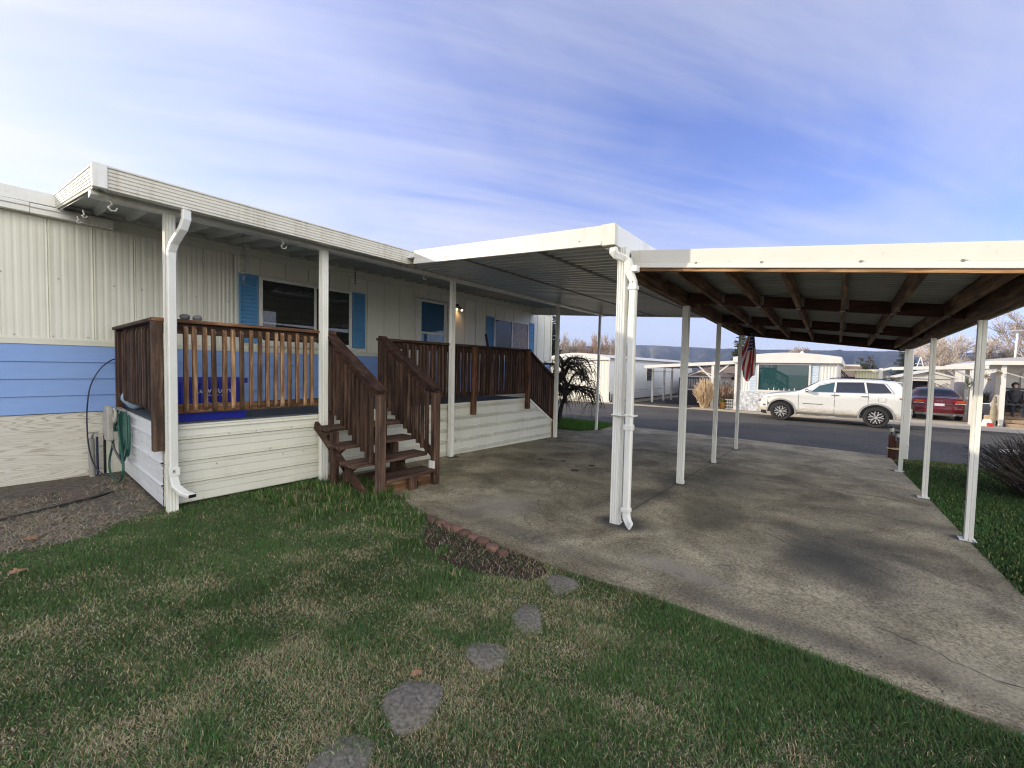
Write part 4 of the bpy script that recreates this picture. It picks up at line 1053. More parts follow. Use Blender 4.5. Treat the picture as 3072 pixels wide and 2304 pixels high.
for k, (x, y, z) in enumerate(((.66, 5.33, 2.995), (2.15, 5.33, 2.995), (4.27, 5.33, 2.995), (.585, 6.9, 3.14), (.585, 6.4, 3.10))):
    s = .055 if k < 3 else .035
    mb = MB().tube([(x, y, z + .02), (x, y, z), (x + .3 * s, y, z - .5 * s), (x - .2 * s, y, z - 1.1 * s), (x + .1 * s, y, z - 1.6 * s), (x + .7 * s, y, z - 1.5 * s), (x + .9 * s, y, z - 1.0 * s)], .007, 6)
    solo('hook', HL[k], 'hook', mb, 'postwhite', (x, y, z), 'hooks under the awning', smooth=60)
# hanging wire spirals
def spiral(x, y, z0, ln, r, turns, lab):
    mb = MB(); top = z0
    mb.tube([(x, y, top), (x + .02, y, top - .03), (x - .015, y, top - .07), (x, y, top - .10)], .004, 5)
    mb.tube([(x, y, top - .1), (x + .006, y, top - .22)], .003, 5)
    for s_ in (0, PI):
        p = []
        for i in range(turns * 10 + 1):
            t = i / (turns * 10); rr = r * (.4 + .6 * math.sin(PI * min(1, t * 1.15)))
            p.append((x + .01 + rr * math.cos(2 * PI * turns * t + s_), y + rr * math.sin(2 * PI * turns * t + s_), top - .2 - (ln - .2) * t))
        mb.tube(p, .0032, 4)
    return solo('wire_wind_spinner', lab, 'wind spinner', mb, 'steel', (x, y, z0), 'hanging wire spinners')
spiral(1.98, 6.1, 3.20, .66, .040, 9, 'long rusty twisted wire spinner hanging in front of a blue shutter')
mb = MB()
for k in range(5): mb.lathe([(.004, 0), (.013, .006), (.013, .02), (.004, .026)], (3.95, 6.8, 3.12 - k * .045), 8)
mb.tube([(3.95, 6.8, 3.24), (3.95, 6.8, 2.93)], .0035, 5)
solo('hanging_chain', 'short dark chain hanging from the awning above the big window', 'chain', mb, 'black', (3.95, 6.8, 3.2))

# ================================================================== deck
DX0, DX1, DY0 = 1.04, 7.24, 5.45
deck = thing('porch_deck', 'raised porch deck with brown wooden railings and cream metal skirting', 'deck', (4, 6.5, 0))
mb = MB()
for i in range(17):
    a = DY0 + .02 + i * (YW - .03 - DY0) / 17; mb.box(DX0 + .02, DX1, a, a + (YW - .03 - DY0) / 17 - .006, .862, .885)
part('deck_floor', mb, 'deckfloor', deck)
def skirt_prof(z0, z1, kind):
    p = []; z = z0
    if kind == 'a':
        per = .235; pat = [(0, 0), (.010, -.006), (.085, -.006), (.090, .006), (.096, -.006), (.160, -.006), (.165, .006), (.171, -.006), (.203, -.008), (.207, .006), (.214, -.024), (.226, -.024), (.232, .004)]
    else:
        per = .20; pat = [(0, 0), (.006, -.006), (.095, -.006), (.101, .004), (.107, -.018), (.114, -.018), (.120, .004), (.128, -.018), (.135, -.018), (.141, .004), (.151, -.018), (.158, -.018), (.165, .004), (.180, -.006)]
    while z < z1:
        for a, o in pat:
            if z + a < z1: p.append((DY0 + o, z + a))
        z += per
    p.append((DY0, z1)); return p
mb = MB().sheet(skirt_prof(.03, .82, 'a'), 'x', DX0, 2.84)
mb.prism([(DY0 - .022, .82), (DY0, .82), (DY0, .872), (DY0 - .022, .872), (DY0 - .022, .855), (DY0 - .012, .850), (DY0 - .012, .835), (DY0 - .022, .83)], 'x', DX0 - .01, 2.84)
mb2 = MB().sheet(skirt_prof(-.12, .86, 'b'), 'x', 2.84, DX1 + .02)
mb2.box(2.84, DX1 + .02, DY0 - .016, DY0, .862, .885)
sp = part('front_skirting', mb, 'skirt', deck)
part('skirting_panel', mb2, 'skirt', deck)
# left end skirting runs along Y
prof = skirt_prof(.03, .82, 'a'); mb = MB()
mb.add([(DX0 + (p[0] - DY0), DY0 - .002, p[1]) for p in prof] + [(DX0 + (p[0] - DY0), YW - .03, p[1]) for p in prof], [(i, i + 1, len(prof) + i + 1, len(prof) + i) for i in range(len(prof) - 1)])
mb.box(DX0 - .02, DX0, DY0 - .01, YW - .04, .822, .872)
part('end_skirting', mb, pm('white_end_skirt', (.78, .79, .80), (.72, .73, .74), 4, .4), deck)
mb = MB()
for x in (1.35, 1.62, 1.9, 2.05, 2.3): mb.lathe([(.007, -.004), (.007, 0)], (x, DY0 - .012, .73 if x != 2.05 else .5), 6, 'y')
for x in (1.5, 2.45, 2.2): mb.lathe([(.007, -.004), (.007, 0)], (x, DY0 - .012, .41), 6, 'y')
part('screw', mb, 'steel', deck)

def mk_bal(z0, z1, s, mat, ax='y', sx=None):
    """square baluster with chamfered head and foot, chamfers facing -Y (or -X)"""
    h = s / 2
    poly = [(-h, z0 + s * .7), (h, z0), (h, z1), (-h, z1 - s * .9)]
    poly = [(-h, z0 + s * .8), (-h * .2, z0), (h, z0), (h, z1), (-h * .2, z1), (-h, z1 - s * .8)]
    mb = MB()
    if ax == 'y': mb.prism(poly, 'x', -(sx or s) / 2, (sx or s) / 2)
    else: mb.prism([(a, z) for a, z in poly], 'y', -h, h)
    return mb
def baluster_row(rail, pts, mb, mat, jitter=.004):
    first = None
    for (x, y, z) in pts:
        jx = random.uniform(-jitter, jitter)
        if first is None:
            me_mb = MB(); me_mb.v = [(p[0] + x, p[1] + y, p[2] + z) for p in mb.v]; me_mb.f = mb.f
            first = part('baluster', me_mb, mat, rail, loc=(x, y, z), bev=.002); f0 = Vector(first.location); fw = Vector((x, y, z))
        else:
            c = first.copy(); COL.objects.link(c); c.location = f0 + Vector((x + jx, y, z + random.uniform(-.012, .012))) - fw
            c.rotation_euler = (random.uniform(-.006, .006), random.uniform(-.008, .008), random.uniform(-.05, .05))
# left front railing
rl = part('front_railing', MB().box(DX0 - .09, 2.86, DY0 - .065, DY0 + .085, 1.935, 1.972), 'weatherx', deck, bev=.004)
part('top_rail', MB().box(DX0 + .03, 2.80, DY0 + .002, DY0 + .04, 1.825, 1.933), 'woodx', rl, bev=.003)
part('bottom_rail', MB().box(DX0 + .03, 2.80, DY0 + .002, DY0 + .04, .985, 1.082), 'weatherx', rl, bev=.003)
baluster_row(rl, [(1.232 + k * .0877, DY0 - .020, 0) for k in range(16)], mk_bal(1.005, 1.905, .040, None), 'weather')
mb = MB()
for k in range(16):
    mb.lathe([(.0055, -.002), (.0055, .0)], (1.232 + k * .0877, DY0 - .0405, 1.862), 8, 'y')
part('nail_head', mb, 'steel', rl)
# left end railing
rs = part('side_railing', MB().box(DX0 - .085, DX0 + .065, DY0 + .087, YW - .06, 1.935, 1.972), 'woody', deck, bev=.004)
part('top_rail', MB().box(DX0 + .002, DX0 + .04, DY0 + .06, YW - .06, 1.825, 1.933), 'woody', rs)
part('bottom_rail', MB().box(DX0 + .002, DX0 + .04, DY0 + .06, YW - .06, .985, 1.075), 'woody', rs)
baluster_row(rs, [(DX0 - .020, DY0 + .16 + k * .103, 0) for k in range(22)], mk_bal(1.0, 1.905, .040, None, 'x'), 'woodz')
part('post', MB().box(DX0 - .088, DX0 + .0, DY0 - .062, DY0 + .026, .62, 1.933), 'newel', rs, bev=.004)
part('post', MB().box(DX0 - .06, DX0 + .02, YW - .14, YW - .061, .84, 1.933), 'woodz', rs, bev=.004)
# right railing
RX0 = 3.62
rr = part('front_railing', MB().box(RX0 - .07, DX1 + .03, DY0 - .065, DY0 + .075, 1.90, 1.938), 'woodx', deck, bev=.004)
part('top_rail', MB().box(RX0, DX1 - .02, DY0 + .002, DY0 + .04, 1.79, 1.898), 'woodx', rr)
part('bottom_rail', MB().box(RX0, DX1 - .02, DY0 + .002, DY0 + .04, .985, 1.07), 'woodx', rr)
baluster_row(rr, [(RX0 + .10 + k * .0805, DY0 - .026, 0) for k in range(44) if abs(RX0 + .10 + k * .0805 - 5.51) > .055], mk_bal(1.0, 1.88, .050, None, sx=.032), 'woodz')
for x in (5.51, 7.17): part('post', MB().box(x - .042, x + .042, DY0 - .105, DY0 - .018, .655, 1.898), wood('post_wood', 'z', (0.105, 0.05, 0.026), (0.20, 0.105, 0.055)), rr, bev=.004)
part('post', MB().box(RX0 - .055, RX0 + .035, DY0 - .05, DY0 + .05, .5, 1.898), 'woodz', rr, bev=.004)
mb = MB()
for x in (5.51, 7.17):
    for z in (.76, .83, 1.3, 1.62, 1.85): mb.lathe([(.008, -.004), (.008, 0)], (x + .01, DY0 - .107, z), 6, 'y')
mb.tube([(7.1, DY0 - .06, .74), (7.1, DY0 - .13, .74)], .02, 6)
part('bolt', mb, 'black', rr)
# inner rail by the house: short loose board leaning beside the far window
solo('leaning_board', 'short narrow brown board leaning upright beside the far blue shutter', 'board', MB().beam((8.20, 7.2, .93), (8.30, 7.70, 2.42), .05, .03), 'woodz', (8.2, 7.2, .93))
# end steps of the deck (closed cream side, sloping rail)
es = thing('end_steps', 'closed-in end steps of the porch with cream side panel and sloping brown rail', 'steps', (7.8, 6.0, 0))
zl = gz(8.3) - .02
prof = skirt_prof(zl, .86, 'b'); mb = MB()
rows = []
for (o, z) in prof:
    xr = 8.27 if z < .28 else 8.27 - (z - .28) / (.86 - .28) * .98
    rows.append((o, z, xr))
mb.add([(DX1 + .022, o + .0, z) for o, z, xr in rows] + [(max(xr, DX1 + .03), o, z) for o, z, xr in rows], [(i, i + 1, len(rows) + i + 1, len(rows) + i) for i in range(len(rows) - 1)])
part('side_panel', mb, 'skirt', es)
part('edge_trim', MB().beam((7.24, DY0 - .01, .885), (8.28, DY0 - .01, .26), .03, .04), 'white', es)
mb = MB()
for i in range(4): mb.box(7.27 + i * .25, 7.27 + (i + 1) * .25 + .02, DY0 + .04, 6.5, .72 - i * .19 - .04, .72 - i * .19)
part('tread', mb, 'tread', es)
sr = part('sloped_rail', MB().beam((7.20, DY0 + .005, 1.93), (8.30, DY0 + .005, 1.28), .13, .036), 'woodx', es, bev=.004)
part('bottom_rail', MB().beam((7.24, DY0 + .02, 1.02), (8.26, DY0 + .02, .38), .038, .085), 'woodx', sr)
for k in range(12):
    x = 7.30 + k * .078; zt = 1.86 - (x - 7.2) * .59; zb2 = 1.02 - (x - 7.24) * .627
    part('baluster', MB().box(x - .019, x + .019, DY0 - .036, DY0 + .0, zb2 - .03, zt), 'woodz', sr, loc=(x, DY0, zb2))
part('post', MB().box(8.215, 8.295, DY0 - .06, DY0 + .02, gz(8.25) - .0, 1.265), wood('post_wood_end', 'z', (0.105, 0.05, 0.026), (0.20, 0.105, 0.055)), sr, bev=.004)

# ================================================================== stairs
st = thing('wooden_stairs', 'worn brown wooden stairs with sloping handrails leading up to the porch', 'stairs', (3.2, 4.8, 0))
tr = [(.20, 4.14, 2.93, 3.56), (.385, 4.36, 2.52, 3.60), (.57, 4.62, 2.50, 3.60), (.755, 4.90, 2.50, 3.60)]
for k, (z, y, a, b) in enumerate(tr):
    part('tread', MB().box(a if k else 2.82, b, y, y + .30, z - .042, z), 'tread', st, bev=.006)
for xs_ in (2.60, 3.30):
    mb = MB()
    mb.beam((xs_, 4.20, .02), (xs_, 5.42, .74), .04, .10)
    for (y_, z_) in ((4.60, .343), (4.86, .528), (5.14, .713)): mb.prism([(y_, z_ - .12), (y_ + .04, z_ - .10), (y_ + .04, z_), (y_ - .16, z_), (y_ - .16, z_ - .02)], 'x', xs_ - .018, xs_ + .018)
    part('stringer', mb, 'woody', st)
for xs_ in (2.62, 3.42):
    for (y, zt) in ((4.66, .34), (5.0, .53)):
        part('riser_block', MB().box(xs_ - .04, xs_ + .04, y, y + .04, max(-.01, zt - .22), zt), 'woodz', st)
part('leg', MB().box(2.54, 2.62, 4.86, 4.94, -.02, .71), 'woodz', st)
part('leg', MB().box(3.24, 3.32, 4.62, 4.70, -.02, .52), 'woodz', st)
part('base_block', MB().box(3.17, 3.27, 4.16, 4.24, -.02, .156), 'woodz', st)
part('base_sill', MB().box(2.55, 3.5, 4.92, 5.0, -.02, .09), 'woodx', st)
part('kick_board', MB().box(2.84, 3.54, 4.245, 4.275, -.01, .155), 'weatherx', st)
for (x, sgn) in ((2.775, 1), (3.60, 1)):
    y0, z0, y1, z1 = (4.20, 1.21, 5.44, 1.955)
    hr = part('handrail', MB().beam((x, y0 - .02, z0 + .025), (x, y1, z1 + .0), .135, .038), 'woody', st, bev=.005)
    part('top_rail', MB().beam((x + .0, y0, z0 - .06), (x + .0, y1, z1 - .085), .04, .10), 'woody', hr)
    part('bottom_rail', MB().beam((x, y0 + .02, .36), (x, y1 - .02, 1.06), .04, .085), 'woody', hr)
    part('newel_post', MB().box(x - .045, x + .045, 4.165, 4.255, -.02, 1.19), 'newel' if x < 3 else 'woodz', hr, bev=.005)
    part('newel_post', MB().box(x - .04, x + .04, 5.35, 5.43, .40, 1.92), 'woodz', hr, bev=.004)
    for k in range(11):
        y = 4.335 + k * .094
        zt = z0 - .015 + (y - y0) * (z1 - z0) / (y1 - y0) - .06; zb2 = .36 + (y - y0) * .575 - .05
        s = .042; h = s / 2
        mb = MB().prism([(y - h, zb2), (y + h, zb2), (y + h, zt - .004), (y - h, zt - .03)], 'x', x - .062, x - .021)
        part('baluster', mb, 'woodz', hr, loc=(x - .04, y, zb2), bev=.002)
part('bracket', MB().box(3.535, 3.552, 4.16, 4.26, .205, .30), 'white', st)

# ================================================================== things on and by the deck
def rock(x, y, z, r, seed, lab, mat='rock', grp=None, name='rock'):
    return solo(name, lab, 'rock', MB().blob((x, y, z + r[2] * .8), r, seed, 8, .2), mat, (x, y, z), grp, smooth=28)
rock(1.235, 5.46, 1.972, (.048, .04, .034), 5, 'rounded grey rock on the deck rail, nearer the post', grp='rocks on the deck railing')
rock(1.345, 5.46, 1.972, (.046, .035, .036), 9, 'angular grey rock on the deck rail, farther from the post', grp='rocks on the deck railing')
def bin_(x0, x1, y0, y1, z0, z1, lab, lettering=None):
    b = thing('recycling_bin', lab, 'bin', ((x0 + x1) / 2, (y0 + y1) / 2, z0), 'blue bins on the deck')
    mb = MB(); t = .03
    lo = [(x0 + t, y0 + t, z0), (x1 - t, y0 + t, z0), (x1 - t, y1 - t, z0), (x0 + t, y1 - t, z0)]; hi = [(x0, y0, z1), (x1, y0, z1), (x1, y1, z1), (x0, y1, z1)]
    hi2 = [(x0 + .012, y0 + .012, z1), (x1 - .012, y0 + .012, z1), (x1 - .012, y1 - .012, z1), (x0 + .012, y1 - .012, z1)]
    lo2 = [(p[0], p[1], z0 + .02) for p in lo]
    mb.add(lo + hi + hi2 + lo2, [(0, 3, 2, 1), (0, 1, 5, 4), (1, 2, 6, 5), (2, 3, 7, 6), (3, 0, 4, 7), (4, 5, 9, 8), (5, 6, 10, 9), (6, 7, 11, 10), (7, 4, 8, 11), (8, 9, 13, 12), (9, 10, 14, 13), (10, 11, 15, 14), (11, 8, 12, 15), (12, 13, 14, 15)])
    part('tub', mb, 'binblue', b)
    r = MB()
    r.box(x0 - .022, x1 + .022, y0 - .022, y0, z1 - .06, z1 + .004); r.box(x0 - .022, x1 + .022, y1, y1 + .022, z1 - .06, z1 + .004)
    r.box(x0 - .022, x0, y0, y1, z1 - .06, z1 + .004); r.box(x1, x1 + .022, y0, y1, z1 - .06, z1 + .004)
    for k in range(4):
        xx = x0 + (k + .5) * (x1 - x0) / 4; r.box(xx - .01, xx + .01, y0 - .015, y0 + .01, z0 + .1, z1 - .06)
    part('rim', r, 'binblue', b)
    return b
# one bin with lettering behind the balusters
bn = bin_(1.26, 2.02, 6.15, 6.62, .886, 1.33, 'dark blue recycling bin with white lettering behind the front balusters')
def text(body, size, loc, rot, mat, parent, name='lettering'):
    t = bpy.data.curves.new(name, 'FONT'); t.body = body; t.size = size; t.extrude = .001; t.materials.append(M[mat])
    return text_mesh(name, t, Vector(loc) - origin(parent), rot, parent)
text('Lewiston', .105, (1.47, 6.135, 1.15), (R(88), 0, 0), 'letter', bn)
lg = MB()
for (cx, r) in ((1.62, .05), (1.73, .05)):
    p = [(cx + r * math.cos(t), 6.142, 1.075 + r * math.sin(t)) for t in [-.3 + 5.2 * j / 16 for j in range(17)]]
    lg.tube(p, .005, 4)
part('logo', lg, 'letter', bn)
bin_(1.17, 1.86, 5.56, 5.96, .886, 1.03, 'shallow bright blue tray bin under the front railing')
cl = MB().blob((1.10, 7.35, 1.02), (.10, .12, .10), 4, 8, .25)
solo('plastic_bag', 'crumpled pale blue clear plastic behind the corner of the side railing', 'bag', cl, pm('bag_film', (.35, .5, .62), None, 4, .2), (1.0, 7.4, .93), smooth=180)
# hose reel on the end skirting
HXP = DX0 - .03
hr_ = thing('hose_reel', 'beige wall-hung hose reel on the end skirting of the deck', 'hose reel', (HXP, 7.55, .7))
mb = MB(); prof = [(7.42, .50), (7.68, .48), (7.80, .58), (7.82, .80), (7.72, .93), (7.50, .94), (7.40, .86)]
YR = -.15
prof = [(a + YR, z) for a, z in prof]
mb.prism(prof, 'x', HXP - .17, HXP - .11)
cover = part('cover', mb, 'reel', hr_, bev=.012)
mb = MB().box(HXP - .115, HXP - .0, 7.36 + YR, 7.80 + YR, .52, .62); mb.box(HXP - .11, HXP, 7.40 + YR, 7.78 + YR, .84, .90)
mb.lathe([(.05, -.11), (.05, .0)], (HXP, 7.6 + YR, .72), 12, 'x')
part('bracket', mb, 'reel', hr_)
mb = MB().tube([(HXP - .12, 7.38 + YR, .90), (HXP - .12, 7.28 + YR, .93), (HXP - .12, 7.18 + YR, .88), (HXP - .12, 7.2 + YR, .78), (HXP - .12, 7.3 + YR, .74), (HXP - .12, 7.33 + YR, .82), (HXP - .12, 7.25 + YR, .87)], .016, 7)
part('handle', mb, 'reel', hr_, smooth=60)
mb = MB().tube([(HXP - .10, 7.72 + YR, .52), (HXP - .10, 7.5 + YR, .38), (HXP - .09, 7.25 + YR, .30), (HXP - .08, 7.1 + YR, .26)], .014, 6)
part('spray_wand', mb, 'steel', hr_, smooth=60)
mb = MB()
def loop(cy, cz, ry, rz_, x, t0=0, t1=2 * PI, n=22, sk=0): return [(x, cy + YR + ry * math.cos(t0 + (t1 - t0) * i / n) + sk * math.sin(t0 + (t1 - t0) * i / n), cz + rz_ * math.sin(t0 + (t1 - t0) * i / n)) for i in range(n + 1)]
P = [(HXP - .09, 7.30 + YR, .90), (HXP - .10, 7.38 + YR, .7), (HXP - .10, 7.62 + YR, .42), (HXP - .11, 7.80 + YR, .2), (HXP - .12, 7.7 + YR, .06), (HXP - .12, 7.3 + YR, .02), (HXP - .12, 6.95 + YR, .08), (HXP - .11, 6.82 + YR, .22), (HXP - .10, 6.95 + YR, .42), (HXP - .09, 7.2 + YR, .65), (HXP - .08, 7.3 + YR, .85)]
def smooth_path(P, k=4):
    P = [Vector(p) for p in P]; out = []
    for i in range(len(P) - 1):
        p0, p1, p2, p3 = P[max(i - 1, 0)], P[i], P[i + 1], P[min(i + 2, len(P) - 1)]
        for j in range(k):
            t = j / k
            out.append(.5 * ((2 * p1) + (-p0 + p2) * t + (2 * p0 - 5 * p1 + 4 * p2 - p3) * t * t + (-p0 + 3 * p1 - 3 * p2 + p3) * t ** 3))
    return out + [P[-1]]
mb.tube(smooth_path(P), .013, 7)
for k in range(4):
    yy = 7.30 + YR - k * .055 + .02; bz = .32 + .05 * (k % 3) + .03 * math.sin(k)
    mb.tube(smooth_path([(HXP - .05 - .012 * (k % 3), yy, .88), (HXP - .06, yy + .05, .6), (HXP - .07, yy + .02, bz), (HXP - .07, yy - .10, bz - .03), (HXP - .06, yy - .18, bz + .1), (HXP - .05, yy - .16, .6), (HXP - .045, yy - .1, .88)]), .012, 6)
mb.tube(smooth_path([(HXP - .03, 6.98 + YR, .86), (HXP - .04, 6.9 + YR, .7), (HXP - .04, 6.9 + YR, .5), (HXP - .04, 7.0 + YR, .36), (HXP - .04, 7.1 + YR, .42), (HXP - .04, 7.06 + YR, .85)]), .012, 6)
solo('garden_hose', 'dark green garden hose looped on the wall reel, one loop touching the ground', 'hose', mb, 'hose', (HXP, 7.2, 0), smooth=60)
# stand pipe and cable in front of the plywood
mb = MB().tube([(.74, 7.68, -.05), (.73, 7.68, .5)], .032, 8)
sp_ = tag(part('stand_pipe', mb, pm('grey_post', (.32, .31, .28), None, 8, .8), None, loc=(.74, 7.68, 0), smooth=50), 'grey stand pipe with tap by the plywood skirting', 'stand pipe')
part('tap', MB().tube([(.73, 7.66, .5), (.75, 7.64, .56), (.79, 7.62, .55)], .014, 6).tube([(.70, 7.66, .575), (.80, 7.62, .585)], .008, 5), 'steel', sp_)
part('riser', MB().tube([(.785, 7.65, .02), (.783, 7.65, .52)], .014, 6), 'cable', sp_)
mb = MB().tube(smooth_path([(1.0, 7.74, 1.55), (.93, 7.70, 1.52), (.82, 7.66, 1.40), (.73, 7.64, 1.18), (.695, 7.62, .9), (.69, 7.61, .65), (.70, 7.60, .42), (.735, 7.58, .2), (.80, 7.54, .06), (.90, 7.5, .0)]), .0075, 6)
solo('cable', 'thin dark blue cable arching down the wall to the stand pipe', 'cable', mb, 'cable', (.75, 7.6, 0), smooth=60)
# ================================================================== flat roof between awning and carport
mr_ = thing('breezeway_roof', 'flat white metal roof over the driveway between awning and carport', 'roof cover', (7, 3.5, 0))
BX0, BX1, BY0, BY1 = 3.75, 10.55, 1.83, 4.86
def bz(y): return 2.750 + (y - BY0) * .076
mb = MB(); prof = []; x = BX0 + .02; per = .152
while x < BX1 - .02:
    for a, o in ((0, 0), (.035, 0), (.048, .032), (.125, .032), (.138, 0)): prof.append((min(x + a, BX1), o))
    x += per
n = len(prof)
mb.add([(xx, BY0 + .02, bz(BY0) + .02 + o) for xx, o in prof] + [(xx, 5.40, bz(5.40) + .02 + o) for xx, o in prof], [(i, i + 1, n + i + 1, n + i) for i in range(n - 1)])
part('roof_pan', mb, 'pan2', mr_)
for yy in (2.75, 3.95): part('pan_band', MB().beam((BX0 + .03, yy, bz(yy) + .017), (BX1, yy, bz(yy) + .017), .06, .006), 'trim', mr_)
mb = MB().poly([(BX0, BY0, bz(BY0) + .10), (BX1, BY0, bz(BY0) + .10), (BX1, 5.40, bz(5.40) + .10), (BX0, 5.40, bz(5.40) + .10)])
part('roof_top', mb, 'white', mr_)
def fascia_y(mb, x, y0, y1, zf, h, out, lip):
    """vertical band facing -X between y0 and y1 whose foot follows zf(y)"""
    for (o, a, b) in ((0, lip, h), (out, 0, lip)):
        mb.hexa([(x - o, y0, zf(y0) + a), (x + .012, y0, zf(y0) + a), (x + .012, y1, zf(y1) + a), (x - o, y1, zf(y1) + a)],
                [(x - o + (.0 if o == 0 else out * .6), y0, zf(y0) + b), (x + .012, y0, zf(y0) + b), (x + .012, y1, zf(y1) + b), (x - o + (.0 if o == 0 else out * .6), y1, zf(y1) + b)])
mb = MB(); fascia_y(mb, BX0, BY0 + .12, BY1 + .03, bz, .195, .022, .075)
part('front_fascia', mb, 'fascia', mr_, bev=.003)
mb = MB().hexa([(BX0 - .012, BY0 - .025, bz(BY0) - .006), (BX0 + .05, BY0 - .025, bz(BY0) - .006), (BX0 + .05, BY0 + .125, bz(BY0) + .003), (BX0 - .012, BY0 + .125, bz(BY0) + .003)],
               [(BX0 - .012, BY0 - .025, bz(BY0) + .20), (BX0 + .05, BY0 - .025, bz(BY0) + .20), (BX0 + .05, BY0 + .125, bz(BY0) + .209), (BX0 - .012, BY0 + .125, bz(BY0) + .209)])
part('corner_cap', mb, 'fascia', mr_, bev=.004)
mb = MB().prism([(BY0 + .012, 2.745), (BY0 - .020, 2.745), (BY0 - .020, 2.945), (BY0 + .012, 2.945)], 'x', BX0 + .052, BX1)
mb.prism([(BY0 + .11, 2.735), (BY0 + .012, 2.735), (BY0 + .012, 2.745), (BY0 + .11, 2.745)], 'x', BX0 + .052, BX1)
part('side_gutter', mb, 'white', mr_, bev=.003)
mb = MB().hexa([(BX1, BY0 - .02, 2.74), (BX1 + .015, BY0 - .02, 2.74), (BX1 + .015, 5.3, 3.0), (BX1, 5.3, 3.0)], [(BX1, BY0 - .02, 2.95), (BX1 + .015, BY0 - .02, 2.95), (BX1 + .015, 5.3, 3.2), (BX1, 5.3, 3.2)]); mb.hexa([(BX1 + .001, 4, 2.9), (BX1 + .016, 4, 2.9), (BX1 + .016, 7.9, 3.2), (BX1 + .001, 7.9, 3.2)], [(BX1 + .001, 4, 3.1), (BX1 + .016, 4, 3.1), (BX1 + .016, 7.9, 3.42), (BX1 + .001, 7.9, 3.42)])
part('rear_fascia', mb, 'white', mr_)
mb = MB()
for y in (2.2, 4.2): mb.lathe([(.008, -.006), (.008, 0)], (BX0 - .013, y, bz(y) + .06), 6, 'x')
part('screw', mb, 'steel', mr_)

# ================================================================== carport
cp = thing('carport', 'white carport with brown timber rafters on slim white posts over the driveway', 'carport', (7, .5, 0))
def cz(x, y): return 2.49 - .033 * (x - 6) + .13 * (y - 1.83)      # underside of the rafters
CX0, CX1 = 4.10, 10.12
def ly(x): return 1.835 + .004 * (x - 4)
def ry(x): return -1.03 + .052 * (x - 4)
def backx(y): return 10.02 + (1.84 - y) * .11
for yf, yb in zip((1.36, .905, .475, .065, -.375, -.80), (1.43, 1.0, .61, .18, -.23, -.60)):
    part('rafter', MB().beam((CX0 + .05, yf, cz(CX0, yf) + .07), (backx(yb) - .05, yb, cz(backx(yb), yb) + .07), .042, .14), 'rafter', cp, bev=.004)
for (fy, nm) in ((ly, 'side_beam'), (ry, 'side_beam')):
    for off in (-.024, .024):
        a, b = CX0 + .04, backx(fy(10)) + .02
        part(nm, MB().beam((a, fy(a) + off, cz(a, fy(a)) + .058), (b, fy(b) + off, cz(b, fy(b)) + .058), .045, .19), 'rafter', cp, bev=.004)
for k, xc in enumerate((6.04, 8.09)):
    part('cross_beam', MB().beam((xc, ly(xc) - .05, cz(xc, ly(xc)) + .064), (xc + .1, ry(xc) + .05, cz(xc, ry(xc)) + .064), .045, .135), 'beamred', cp)
part('cross_beam', MB().beam((backx(1.84), ly(10), cz(10, 1.84) + .058), (backx(-.7), ry(10.3), cz(10.3, -.7) + .058), .045, .18), 'beamred', cp)
for xc in (6.04, 8.09):
    for yf, yb in zip((1.36, .905, .475, .065, -.375, -.80), (1.43, 1.0, .61, .18, -.23, -.60)):
        y = yf + (yb - yf) * (xc - 3.9) / 6.2; xx = xc + (ly(xc) - y) * .035
        z = cz(xx, y)
        mb = MB(); mb.box(xx - .028, xx - .0235, y - .055, y - .022, z + .02, z + .13); mb.box(xx - .07, xx - .02, y - .0265, y - .0215, z + .01, z + .13); mb.box(xx - .07, xx + .02, y - .026, y + .026, z - .004, z - .001)
        part('joist_hanger', mb, 'steel', cp)
mb = MB(); prof = []; x = CX0 + .01
while x < 10.3:
    for a, o in ((0, 0), (.022, .018), (.05, .018), (.072, 0)): prof.append((x + a, o))
    x += .10
n = len(prof)
def sheetz(x, y, o): return cz(x, y) + .145 + o
mb.add([(xx, ly(xx) + .05, sheetz(xx, ly(xx) + .05, o)) for xx, o in prof] + [(xx, ry(xx) - .12, sheetz(xx, ry(xx) - .12, o)) for xx, o in prof], [(i, i + 1, n + i + 1, n + i) for i in range(n - 1)])
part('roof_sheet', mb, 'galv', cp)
mb = MB().poly([(CX0, ly(4) + .05, cz(CX0, 1.88) + .175), (10.3, ly(10) + .05, cz(10.3, 1.9) + .175), (10.3, ry(10.3) - .12, cz(10.3, ry(10.3) - .12) + .175), (CX0, ry(4) - .12, cz(CX0, ry(4) - .12) + .175)])
part('roof_top', mb, 'white', cp)
mb = MB(); fascia_y(mb, CX0, -1.25, 1.80, lambda y: cz(CX0, y) + .030 + .012 * (y + 1) / 2.8, .178, .018, .050)
ff = part('front_fascia', mb, 'fascia', cp, bev=.003)
mb = MB()
for y in (1.16, .63, -.02, -.55): mb.lathe([(.010, -.012), (.012, 0)], (CX0 - .001, y, cz(CX0, y) + .085), 6, 'x')
part('screw', mb, 'steel', ff)
mb = MB().hexa([(CX0 + .002, -1.2, cz(CX0, -1.2) + .002), (CX0 + .04, -1.2, cz(CX0, -1.2) + .002), (CX0 + .04, 1.80, cz(CX0, 1.8) + .012), (CX0 + .002, 1.80, cz(CX0, 1.8) + .012)],
               [(CX0 + .002, -1.2, cz(CX0, -1.2) + .030), (CX0 + .04, -1.2, cz(CX0, -1.2) + .030), (CX0 + .04, 1.80, cz(CX0, 1.8) + .041), (CX0 + .002, 1.80, cz(CX0, 1.8) + .041)])
part('rim_board', mb, 'rimwood', cp)
mb = MB()
a, b = CX0 + .015, 10.32
